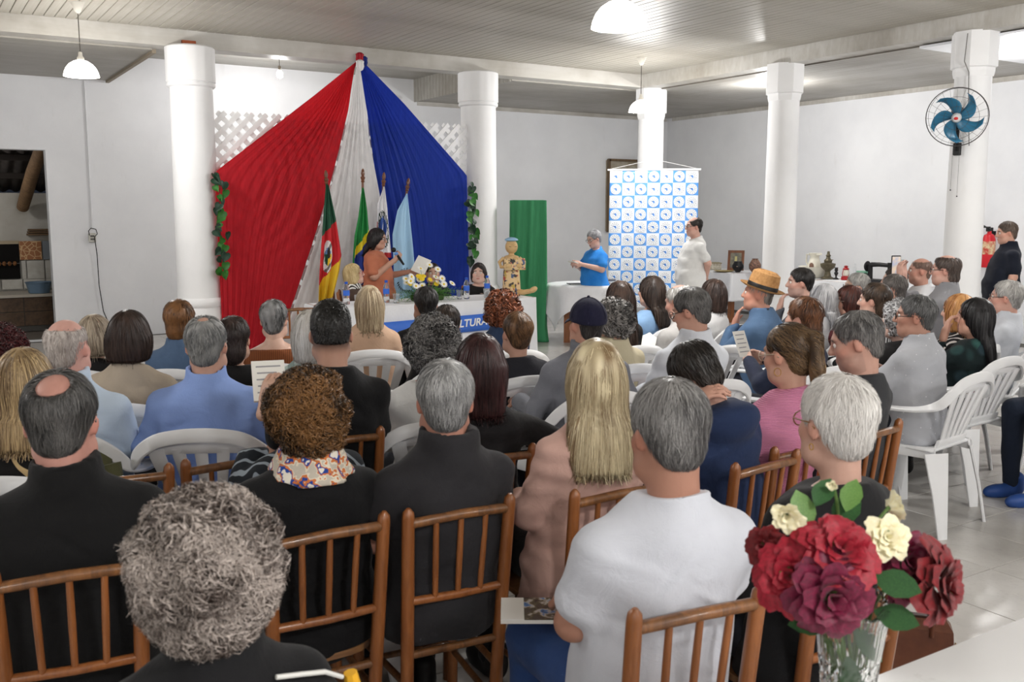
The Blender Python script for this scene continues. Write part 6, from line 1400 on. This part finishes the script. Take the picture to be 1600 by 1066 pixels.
# ---------------------------------------------------------------- people at the front and standing
PP['speaker'] = person('standing woman in a terracotta dress speaking into a microphone with glasses and long black hair', (4.303, 9.586), 1.496, math.radians(128.2), d=4.9, sex='f',w=1.3,belly=1.2,stand=True,lean=0,top=fabric('terracotta_dress',(192,118,90)),sleeve=.75,hair=('long',(16,14,15),(48,44,46),dict(L=.20,wd=.10,t=.020,N=1600)),face=True,glasses=(40,40,60),armR='mic',armL='paper',dress=1,skin=(206,152,124),group='people at the head table',extra=dict(name='dress_top'),hpitch=6,hyaw=4,earring=.012,hcurl=1.6)
PP['blond'] = person('woman with a short blond bob sitting at the head table, looking up at the speaker', (3.903, 9.305), 1.141, math.radians(114.8), d=4.9, sex='f',lean=-2,top=fabric('brown_blazer',(74,58,50)),collar='crew',coltop=('c',fabric('fine_stripes',(230,228,224),(60,56,56),'stripes',scale=18)),hair=('bob',(176,146,96),(240,220,170),dict(zb=.10,t=.018,N=1600)),face=True,glasses=(170,60,70),hpitch=-10,group='people at the head table',skin=(222,170,150),extra=dict(name='blazer'))
PP['hidden'] = person('person with dark brown hair hidden behind the daisies', (4.894, 9.451), 1.107, math.radians(202.4), d=4.9, sex='f',lean=-2,top=fabric('navy_top',(40,44,60)),hair=('short',(52,34,28),(92,66,54)),face=True,group='people at the head table')
PP['darkwoman'] = person('woman with dark chin-length hair in a black top at the head table', (5.276, 9.095), 1.119, math.radians(202.1), d=4.9, sex='f',lean=-2,top=fabric('black_top',(28,27,28)),collar='wide',neck=.585,hair=('bob',(30,24,24),(66,56,54),dict(zb=.105,t=.012,N=1600)),face=True,hyaw=14,group='people at the head table',skin=(226,182,162))
PP['bluewoman'] = person('standing woman in a bright blue t-shirt looking down at her notes', (7.340, 9.757), 1.444, math.radians(-91.0), d=4.9, sex='f',w=1.15,belly=1.1,stand=True,lean=0,top=fabric('bright_blue_tee',(36,124,212),(90,170,236)),sleeve=.62,hair=('short',(120,120,124),(196,196,200),dict(t=.014)),face=True,glasses=(30,30,34),armR='hold',armL='hold',pants=(34,40,62),hpitch=20,group='people standing at the back',skin=(220,170,150))
PP['whiteman2'] = person('standing man in a white t-shirt with hands behind his back beside the checkered banner', (8.069, 8.730), 1.606, math.radians(-69.2), d=4.9, w=1.25,belly=1.25,stand=True,lean=-2,top=fabric('bright_white_tee',(236,236,234)),sleeve=.66,hair=('bald',(30,26,24),(62,54,50),dict(t=.010,spot=(0,.035,.12,.07,.075,.06))),face=True,glasses=(50,44,42),armR='back',armL='back',pants=(26,28,34),group='people standing at the back',skin=(218,164,144))
PP['navyman'] = person('standing man in a navy polo shirt by the fire extinguisher', (9.616, 5.729), 1.568, math.radians(-48.7), d=4.9, w=1.22,belly=1.25,stand=True,lean=-2,top=fabric('navy_polo',(22,26,38)),sleeve=.66,collar='polo',hair=('short',(66,54,46),(116,100,88),dict(t=.012)),face=True,armR='hang',armL='hang',pants=(30,40,62),group='people standing at the back',skin=(206,150,124),hpitch=6)
for k, w_ in (('blond', 'the blond woman at the head table'), ('hidden', 'the person behind the daisies'), ('darkwoman', 'the dark-haired woman at the head table')): sit(PP[k], 'w', w_)
# ---------------------------------------------------------------- things people hold or wear
def wpt(P_, q): return np.array(P_['base']) + rz(P_['rot']) @ np.asarray(q, float)
def wrist(P_, side): return P_['joints'][side][2]
def paper(name, c, w_, h_, R, label, cat_, th=.002, m=None, lines=5, group=None):
    r = thing(name, label, cat_, c, 0, group); MB().box((0, 0, 0), (w_, h_, th), R).build('sheet', m or mat('paper_white', (236, 234, 228), .7), r, False)
    for k in range(lines):
        MB().box(R @ V(-.1 * w_ * (k % 2), h_ * (.7 - 1.3 * k / max(1, lines - 1)), th + .0004), (w_ * (.75 - .15 * (k % 2)), h_ * .035, .0003), R).build('print_line', mat('print_grey', (150, 150, 154), .7), r, False)
    return r
S_ = PP['speaker']; h = -S_['rot']; fwd = V(math.sin(h), math.cos(h), 0)
mw = wpt(S_, wrist(S_, 1)); mic = thing('microphone', 'black handheld microphone with pale band held by the speaker', 'microphone', tuple(mw))
hdir = unit(wpt(S_, S_['HX'](V(0, .12, -.07))) - mw); a0, a1 = V(0, 0, .02) - hdir * .10 + fwd * .03, hdir * .10 + fwd * .03 + V(0, 0, .02)
MB().tube([a0, a0 * .4 + a1 * .6], [.011, .016], 12).build('handle', m_black, mic); MB().sphere(a1, (.027, .027, .027), 14, 10).build('head', mat('mic_mesh', (40, 40, 42), .6, metal=.4), mic)
MB().tube([a0 * .35 + a1 * .65, a0 * .22 + a1 * .78], [.019, .022], 14).build('band', mat('mic_band', (90, 140, 210), .4), mic)
pw = wpt(S_, wrist(S_, -1)); paper('paper_sheet', tuple(pw + fwd * .11 + V(0, -.03, .07)), .078, .11, frame(V(-.25, -.75, .6), (0, 0, 1)) @ rz(-.5), 'white paper sheets held by the speaker', 'paper', .002, lines=0)
B_ = PP['bluewoman']; hh = (wpt(B_, wrist(B_, 1)) + wpt(B_, wrist(B_, -1))) / 2; fb_ = V(math.sin(-B_['rot']), math.cos(-B_['rot']), 0)
paper('notepad', tuple(hh + fb_ * .06 + V(0, 0, .02)), .07, .05, rz(B_['rot']) @ rx(.35), 'small white notepad in the hands of the woman in blue', 'notepad', .006, lines=0)
Q = PP['phone']; hh = (wpt(Q, wrist(Q, 1)) + wpt(Q, wrist(Q, -1))) / 2; hd_ = -Q['rot']; fq = V(math.sin(hd_), math.cos(hd_), 0)
ph_ = thing('phone', 'black smartphone held up to film the speech', 'phone', tuple(hh + fq * .05 + V(0, 0, .09)), Q['rot'] - .84)
MB().box((0, 0, 0), (.038, .005, .078), bev=.003).build('body', m_black, ph_); MB().box((0, -.0055, 0), (.034, .0008, .070)).build('screen', mat('phone_screen', (110, 130, 170), .2, (230, 190, 90), 14, emit=(190, 200, 220), estr=.5), ph_, False)
Q = PP['balding']; hh = (wpt(Q, wrist(Q, 1)) + wpt(Q, wrist(Q, -1))) / 2; fq = V(math.sin(-Q['rot']), math.cos(-Q['rot']), 0)
ob_ = thing('open_book', 'open white book read by the man in the soft grey shirt', 'book', tuple(hh + fq * .10 + V(0, 0, .03)), Q['rot'])
for s in (-1, 1): MB().box((s * .075, 0, .012), (.075, .11, .004), ry(-s * .25) @ rx(.5)).build('page', mat('paper_white', (236, 234, 228), .7), ob_, False)
Q = PP['brownnavy']; hh = wpt(Q, wrist(Q, -1)); fq = V(math.sin(-Q['rot']), math.cos(-Q['rot']), 0)
paper('leaflet', tuple(hh + fq * .06 + V(0, 0, .10)), .05, .078, rz(Q['rot']) @ rx(1.15), 'printed leaflet read by the woman in the navy coat', 'leaflet', .001)
Q = PP['reader']; hh = wpt(Q, wrist(Q, -1)); fq = V(math.sin(-Q['rot']), math.cos(-Q['rot']), 0)
paper('programme_booklet', tuple(hh + fq * .05 + V(.03, 0, .075)), .055, .075, rz(Q['rot'] - .2) @ rx(.95), 'white printed programme held up beside the wavy brown hair', 'booklet', .006)
mg = thing('magazine', 'magazine with a dark photo cover on the knee of the man in jeans', 'magazine', (1.335, 1.985, .633), math.radians(-32))
t = NT('photo_cover'); t.base(t.ramp(t.noise(t.coord(), 22, 3), [(.38, lin((36, 34, 30))), (.5, lin((90, 82, 60))), (.56, lin((200, 196, 190))), (.62, lin((60, 120, 190))), (.7, lin((40, 40, 36)))])); t.set(Roughness=.25)
MB().box((0, 0, -.004), (.105, .07, .005)).build('pages', mat('paper_white', (236, 234, 228), .7), mg, False); MB().box((.03, 0, .0018), (.075, .07, .0008)).build('cover_photo', t.m, mg, False); MB().box((-.075, 0, .0018), (.03, .07, .0008)).build('cover_margin', mat('cover_white', (240, 240, 238), .3), mg, False)
# fedora
Q = PP['hat']; RQ = Q['Rh']; o = Q['Hc']; hs_ = Q['hs']; m_straw = mat('straw', (196, 150, 98), .8, (170, 124, 76), 60)
def hatv(mb): mb.v = [((v * hs_) @ (RQ @ rx(.22)).T + o + RQ @ V(0, -.02, .035)) for v in mb.v]; return mb
k = MB(); k.lathe([(.092, .0), (.115, .002), (.140, .014), (.142, .018), (.115, .008), (.095, .008), (.092, .07), (.085, .115), (.06, .132), (.03, .118), (0, .112)], seg=40, wob=None); k.v = [v * V(.95, 1.12, 1) for v in k.v]; hat_o = hatv(k).build('straw_hat', m_straw, Q['root'])
k = MB(); k.lathe([(.0955, .010), (.097, .012), (.0945, .038), (.093, .040)], seg=40); k.v = [v * V(.95, 1.12, 1) for v in k.v]; hatv(k).build('hat_band', m_black, hat_o)
# baseball cap
Q = PP['cap']; RQ, o, hs_ = Q['Rh'], Q['Hc'], Q['hs']; m_cap = fabric('navy_cap', (32, 32, 54))
k = SDF(); k.ell((0, -.015, .035), (.090, .110, .100), .02); k.half((0, 0, .015), (0, .12, -1), .004); v, f = k.mesh(.0085); cap_o = qmesh('cap', (v * hs_) @ RQ.T + o, f, m_cap, Q['root'])
k = MB(); k.grid(lambda u, w_: ((u - .5) * .17 * (1 - .25 * w_ * w_), .06 + .115 * w_ - .05 * (2 * u - 1) ** 2, .042 - .03 * w_ - .02 * (2 * u - 1) ** 2), 14, 8); k.v = [(v * hs_) @ RQ.T + o for v in k.v]; solid(k.build('peak', m_cap, cap_o), .004)
MB().sphere(RQ @ V(0, -.015, .137) * hs_ + o, .008, 10, 6).build('button', m_cap, cap_o)
for k_ in range(6):
    a = k_ * PI / 3; MB().tube([RQ @ V(.0915 * math.cos(a) * math.cos(e), -.015 + .1115 * math.sin(a) * math.cos(e), .035 + .1012 * math.sin(e)) * hs_ + o for e in np.linspace(.0, 1.5, 10)], .0012, 5).build('seam', m_cap, cap_o)
# shoulder piping of the nearest person
Q = PP['curly']; T_ = Q['T']
for s in (-1, 1):
    MB().tube([T_(s * .085, -.085, .575), T_(s * .13, -.075, .562), T_(s * .17, -.06, .545), T_(s * .205, -.04, .51)], .004, 6).build('piping', mat('piping_white', (226, 226, 222), .7), Q['root'])
    MB().tube([T_(s * .225, -.02, .50), T_(s * .235, -.025, .44)], [.012, .016], 8).build('yellow_patch', mat('yellow_cloth', (226, 170, 40), .7), Q['root'])
Q = PP['polo']; MB().tube([Q['T'](.068 * math.cos(a), -.022 + .068 * math.sin(a), .600 + .003 * math.sin(a)) for a in np.linspace(PI + .15, 2 * PI - .15, 16)], .0025, 6).build('collar_piping', mat('plum_piping', (110, 60, 96), .7), Q['root'])

# jackets left on chair backs
def hung(x, y, heading, label, m, w_=.24):
    r = thing('hung_jacket', label, 'jacket', (x, y, 0), -heading)
    def fn(u, v):
        xx = (u - .5) * 2 * w_ * (1 + .06 * math.sin(7 * v)); s = (v - .45) * 1.0; z = .845 - abs(s) * .95 - .10 * (2 * u - 1) ** 2; yy = -.325 + (.035 if s > 0 else -.045) * min(1, abs(s) * 14) + .012 * math.sin(11 * u + 5 * v) + .03 * s; return (xx, yy, z)
    mb = MB(); mb.grid(fn, 24, 40); solid(mb.build('cloth', m, r), .012)
    for s in (-1, 1): MB().tube([(s * w_, -.36, .74), (s * (w_ + .03), -.38, .60), (s * (w_ + .02), -.38, .42)], [.05, .045, .04], 10).build('sleeve', m, r)
for key, lab, c in (('bob2', 'dark grey jacket hung on the chair of the woman in the white top', (66, 68, 74)), ('lightblue', 'olive green jacket hung on the chair of the man in pale blue', (84, 84, 58))):
    Q = PP[key]; hung(Q['base'][0], Q['base'][1], -Q['rot'], lab, fabric('jacket_' + key, c))

# empty chairs
chair('w', .52, 3.43, math.radians(2), 'empty wooden chair directly behind the plastic chair of the man in blue')
chair('w', .90, 3.44, math.radians(4), 'empty wooden chair between the wavy-haired woman and the man in blue')
chair('w', 2.90, 8.34, math.radians(10), 'empty wooden chair at the foot of the red drape', 'wooden chairs at the front')
chair('p', 5.05, 3.05 - .62, math.radians(-22), 'empty white plastic armchair by the picture edge') if False else None

# ---------------------------------------------------------------- foreground table, vase and roses
ft = thing('white_table', 'white topped table at the lower right corner', 'table', (2.1, .72, 0))
t = NT('white_table_top'); t.base(t.mix(t.ramp(t.noise(t.coord(), 9, 6, .7), [(.62, 0.0), (.72, .5)]), lin((232, 232, 233)), lin((196, 194, 192)))); t.set(Roughness=.35); m_ttop = t.m
MB().box((0, 0, .745), (1.25, .41, .015), bev=.004).build('table_top', m_ttop, ft); MB().box((0, 0, .727), (1.248, .408, .004)).build('edge_strip', m_cw, ft, False)
for sx in (-1, 1):
    for sy in (-1, 1): MB().box((sx * 1.15, sy * .34, .36), (.03, .03, .36)).build('leg', m_white, ft, False)
VX, VY = 1.235, .95
t = NT('crystal'); t.base((.97, .99, .98)); t.set(Roughness=.02); t.b.inputs['Transmission Weight'].default_value = 1; t.b.inputs['IOR'].default_value = 1.5; m_cry = t.m
vz = thing('crystal_vase', 'cut crystal vase with flared scalloped rim on the white table', 'vase', (VX, VY, .761))
seg, rows = 48, 30; pr_z = np.linspace(0, .285, rows); pr_r = np.interp(pr_z, [0, .01, .05, .12, .2, .26, .285], [.040, .042, .038, .041, .049, .057, .064]); vv = []
for j, (z, r) in enumerate(zip(pr_z, pr_r)):
    for i in range(seg):
        a = 2 * PI * i / seg; k = .0065 * abs(math.sin(6 * a + z * 75)) * abs(math.sin(6 * a - z * 75)) if .02 < z < .19 else 0; zz_ = z + (.008 * math.cos(8 * a) if j == rows - 1 else 0); vv.append(((r - k) * math.cos(a), (r - k) * math.sin(a), zz_))
for j, (z, r) in enumerate(zip(pr_z[::-1], pr_r[::-1])):
    for i in range(seg):
        a = 2 * PI * i / seg; ri = max(.002, r - .006) if z > .02 else .002; vv.append((ri * math.cos(a), ri * math.sin(a), max(z, .018) + (.008 * math.cos(8 * a) if j == 0 else 0)))
ff = [(j * seg + i, j * seg + (i + 1) % seg, (j + 1) * seg + (i + 1) % seg, (j + 1) * seg + i) for j in range(2 * rows - 1) for i in range(seg)] + [tuple(range(seg - 1, -1, -1)), tuple(range((2 * rows - 1) * seg, 2 * rows * seg))]
MB().raw(vv, ff).build('body', m_cry, vz, False)
m_stem = mat('rose_stem', (84, 112, 56), .6); m_rl = [mat('rose_leaf', (54, 92, 50), .45, (40, 76, 44), 30), mat('rose_leaf_light', (104, 140, 72), .5, (84, 122, 60), 30)]
def petal_mesh(w_, curlb, seed):
    rr = random.Random(seed); p0, p1 = rr.random() * 6, rr.random() * 6
    def fn(u, v):
        a = (u - .5) * 2; half = w_ * (.25 + .75 * math.sin(min(1, v * 1.15) * PI / 2)) * (1 - .35 * max(0, v - .75) / .25 * abs(a)); x = a * half
        y = .38 * math.sin(v * 1.6) * .5 - .42 * (a * a) * half * (1 - .3 * v) - curlb * max(0, v - .6) ** 2 * 2.2 * -1 + .035 * math.sin(5 * a + p0) * v * v; return (x, y, v * (1 - .08 * a * a) + .03 * math.sin(7 * a + p1) * v ** 3)
    m = MB(); m.grid(fn, 8, 8); return m
PETALS = {}
def petals(mt, key):
    if key not in PETALS:
        L = []
        for k in range(3):
            o = petal_mesh(.52, .5 + .25 * k, k).build('petal', mt); L.append(o.data); bpy.data.objects.remove(o)
        PETALS[key] = L
    return PETALS[key]
def rose_mat(nm, c, c2):
    t = NT(nm); col = t.mix(t.ramp(t.noise(t.coord(scale=(4, 4, 1)), 2, 3), [(.3, 0.0), (.7, 1.0)]), lin(c), lin(c2)); t.base(col); t.set(Roughness=.55); t.b.inputs['Sheen Weight'].default_value = .15
    tl_ = t.n('ShaderNodeBsdfTranslucent'); t.l(col, tl_.inputs[0]); mx = t.n('ShaderNodeMixShader'); mx.inputs[0].default_value = .18; t.l(t.b.outputs[0], mx.inputs[1]); t.l(tl_.outputs[0], mx.inputs[2]); t.l(mx.outputs[0], t.out.inputs[0]); return t.m
RM = dict(red=rose_mat('rose_red', (172, 10, 44), (130, 4, 28)), magenta=rose_mat('rose_magenta', (126, 6, 58), (86, 3, 40)), crimson=rose_mat('rose_crimson', (134, 6, 20), (92, 3, 12)), cream=rose_mat('rose_cream', (252, 248, 222), (246, 236, 190)))
lfm = []
for m in m_rl:
    pts = [(0, -.0), (.12, .12), (.27, .35), (.30, .55), (.2, .8), (0, 1.0), (-.2, .8), (-.30, .55), (-.27, .35), (-.12, .12)]
    v = [(x, y, .10 * abs(x) - .06 * y * y) for x, y in pts] + [(0, .25, -.02), (0, .5, -.035), (0, .75, -.05)]
    o = solid(MB().raw(v, [(0, 1, 10), (1, 2, 10), (2, 3, 11, 10), (3, 4, 12, 11), (4, 5, 12), (5, 6, 12), (6, 7, 11, 12), (7, 8, 10, 11), (8, 9, 10), (9, 0, 10)]).build('leaf', m), .012); lfm.append(o.data); bpy.data.objects.remove(o)
def rose(c, R_, face, kind, label, n=(3, 4, 5, 6, 7, 7), open_=1.0, seed=1, bud=False):
    c = V(*c); rr = random.Random(seed); r = thing('rose', label, 'rose', (VX, VY, .80), group='roses in the crystal vase'); c = c - V(VX, VY, .80); R_ = R_ * .74
    d = unit(face); Fm = frame(d); PM = petals(RM[kind], kind)
    for li, cnt in enumerate(n):
        tlt = (.05 + .25 * li * open_); sc = R_ * (.66 + .125 * li) * (1 if not bud else .8); rad = R_ * (.03 + .075 * li)
        for k in range(cnt):
            ph = 2 * PI * k / cnt + li * .7 + rr.uniform(-.12, .12); L = rz(ph) @ rx(-(tlt + rr.uniform(-.08, .08))) @ rz(rr.uniform(-.12, .12)); pos = c + Fm @ (rz(ph) @ V(0, rad, -R_ * (.42 + .05 * li)))
            o = link('petal', PM[(k + li) % 3], r); s = sc * rr.uniform(.9, 1.08); o.matrix_local = Matrix.Translation(pos.tolist()) @ Matrix((Fm @ L).tolist()).to_4x4() @ Matrix.Diagonal((s, s, s, 1))
    b = c - d * R_ * .62; MB().sphere(b, R_ * .16, 10, 8).build('calyx', m_stem, r)
    mid = b * .55 + V(0, 0, .13) * .45 - d * .02; MB().tube([b, b * .8 + mid * .2 - d * .015, mid, V(b[0] * .12, b[1] * .12, .12), V(b[0] * .02, b[1] * .02, -.01)], .0028, 7).build('stem', m_stem, r)
    for k in range(5 if bud else 3):
        a = 2 * PI * k / 5; o = link('sepal', lfm[1], r); o.matrix_local = Matrix.Translation(b.tolist()) @ Matrix((Fm @ rz(a) @ rx(1.1)).tolist()).to_4x4() @ Matrix.Diagonal((R_ * .5, R_ * .8, R_ * .5, 1))
    return r
CD = V(-.527, -.840, .134)     # towards the viewer
RR, UU = V(.847, -.531, 0), V(0, 0, 1)
rose((1.168, .920, 1.160), .054, CD + UU * .9 + RR * .05, 'red', 'large bright red rose in the middle of the bouquet', seed=1)
rose((1.108, .970, 1.108), .048, CD + UU * .3 - RR * .5, 'red', 'bright red rose left of the largest blooms', seed=2)
rose((1.131, .900, 1.088), .055, CD * 1.2 - UU * .05, 'magenta', 'large magenta rose hanging over the vase rim', seed=3)
rose((1.134, 1.050, 1.124), .030, CD + UU * .3 - RR * .9, 'crimson', 'small dark red rose at the left end of the bouquet', seed=4)
rose((1.315, .902, 1.112), .052, CD + UU * .5 + RR * .3, 'magenta', 'magenta rose on the right side of the bouquet', seed=5)
rose((1.335, .842, 1.088), .054, CD * .8 + RR * .8 + UU * .1, 'crimson', 'dark red rose at the right end of the bouquet', seed=6)
rose((1.135, 1.000, 1.186), .031, -UU * .25 + CD * .9 - RR * .2, 'cream', 'drooping cream rose above the red ones', n=(3, 4, 5, 5), open_=.75, seed=7)
rose((1.237, 1.000, 1.222), .017, UU * .1 + CD - RR * .6, 'cream', 'tiny cream bud at the top of the bouquet', n=(3, 4, 4), open_=.5, seed=8, bud=True)
rose((1.348, .960, 1.180), .031, RR * .9 + UU * .15 - CD * .15, 'cream', 'cream rose turned aside with a green calyx', n=(3, 4, 5, 5), open_=.8, seed=9)
rose((1.268, .912, 1.158), .034, CD + UU * .4, 'cream', 'open cream rose facing the viewer', n=(3, 4, 5, 6, 6), seed=10)
lvs = thing('rose_leaves', 'green rose leaves between the blooms in the vase', 'foliage', (VX, VY, .80)); rr = random.Random(12)
MB().tube([(0, 0, -.015), (.005, 0, .15), (.0, .03, .33)], .003, 6).build('stem', m_stem, lvs)
spots = [((1.225, 1.00, 1.10), .075, .2), ((1.20, 1.01, 1.15), .07, -.3), ((1.25, 1.00, 1.15), .075, .5), ((1.27, .98, 1.09), .08, .9), ((1.19, .985, 1.08), .06, -.8), ((1.16, 1.00, 1.10), .05, -.9), ((1.255, .985, 1.18), .06, .1), ((1.21, 1.01, 1.19), .06, .1),
         ((1.235, .915, 1.10), .075, 1.7), ((1.235, .91, 1.045), .07, 1.9), ((1.27, .93, 1.03), .06, 1.5), ((1.175, .93, 1.04), .075, -2.0), ((1.16, .935, 1.03), .06, -1.6), ((1.245, .955, 1.00), .07, 2.6), ((1.225, .945, .96), .07, 3.1), ((1.24, .96, .92), .06, 2.8), ((1.22, .95, .90), .05, -2.9)]
for k, (p, s, a) in enumerate(spots):
    L = frame(CD * .8 + UU * .5 + V(rr.uniform(-.4, .4), rr.uniform(-.4, .4), 0), (0, 0, 1)) @ rz(-a + rr.uniform(-.3, .3)); o = link('leaf', lfm[1 if k in (1, 3, 6, 10) else 0], lvs)
    o.matrix_local = Matrix.Translation((p[0] - VX, p[1] - VY, p[2] - .80)) @ Matrix(L.tolist()).to_4x4() @ Matrix.Diagonal((s, s, s, 1))

# handbag on the floor
hb = thing('handbag', 'brown leather handbag with tall handles standing on the floor', 'handbag', (2.90, 2.0, 0), math.radians(-50)); m_lea = mat('brown_leather', (112, 66, 44), .4, (90, 50, 34), 12, bump=.1); m_led = mat('dark_leather', (62, 36, 28), .35)
MB().prism([(-.16, -.08), (.16, -.08), (.16, .08), (-.16, .08)], .0, .02).build('base', m_led, hb, False)
k = MB(); k.raw([(-.16, -.085, .01), (.16, -.085, .01), (.16, .085, .01), (-.16, .085, .01), (-.15, -.045, .22), (.15, -.045, .22), (.15, .045, .22), (-.15, .045, .22), (-.13, -.015, .25), (.13, -.015, .25), (.13, .015, .25), (-.13, .015, .25)], [(3, 2, 1, 0), (0, 1, 5, 4), (1, 2, 6, 5), (2, 3, 7, 6), (3, 0, 4, 7), (4, 5, 9, 8), (5, 6, 10, 9), (6, 7, 11, 10), (7, 4, 8, 11), (8, 9, 10, 11)]); k.build('body', m_lea, hb, False)
MB().box((0, 0, .252), (.13, .012, .006)).build('zip', m_led, hb, False)
for s in (-1, 1): MB().tube([(-.08, s * .05, .20), (-.085, s * .05, .30), (-.05, s * .04, .36), (.05, s * .04, .36), (.085, s * .05, .30), (.08, s * .05, .20)], .008, 8).build('handle', m_lea, hb)
MB().tube([(.165, .02 * math.cos(a), .15 + .016 * math.sin(a)) for a in np.arange(12) * PI / 6], .0022, 6, closed=True).build('ring', mat('brass', (170, 140, 90), .3, metal=1), hb); MB().tube([(.165 - .33, .02 * math.cos(a), .15 + .016 * math.sin(a)) for a in np.arange(12) * PI / 6], .0022, 6, closed=True).build('ring', mat('brass', (170, 140, 90), .3, metal=1), hb)
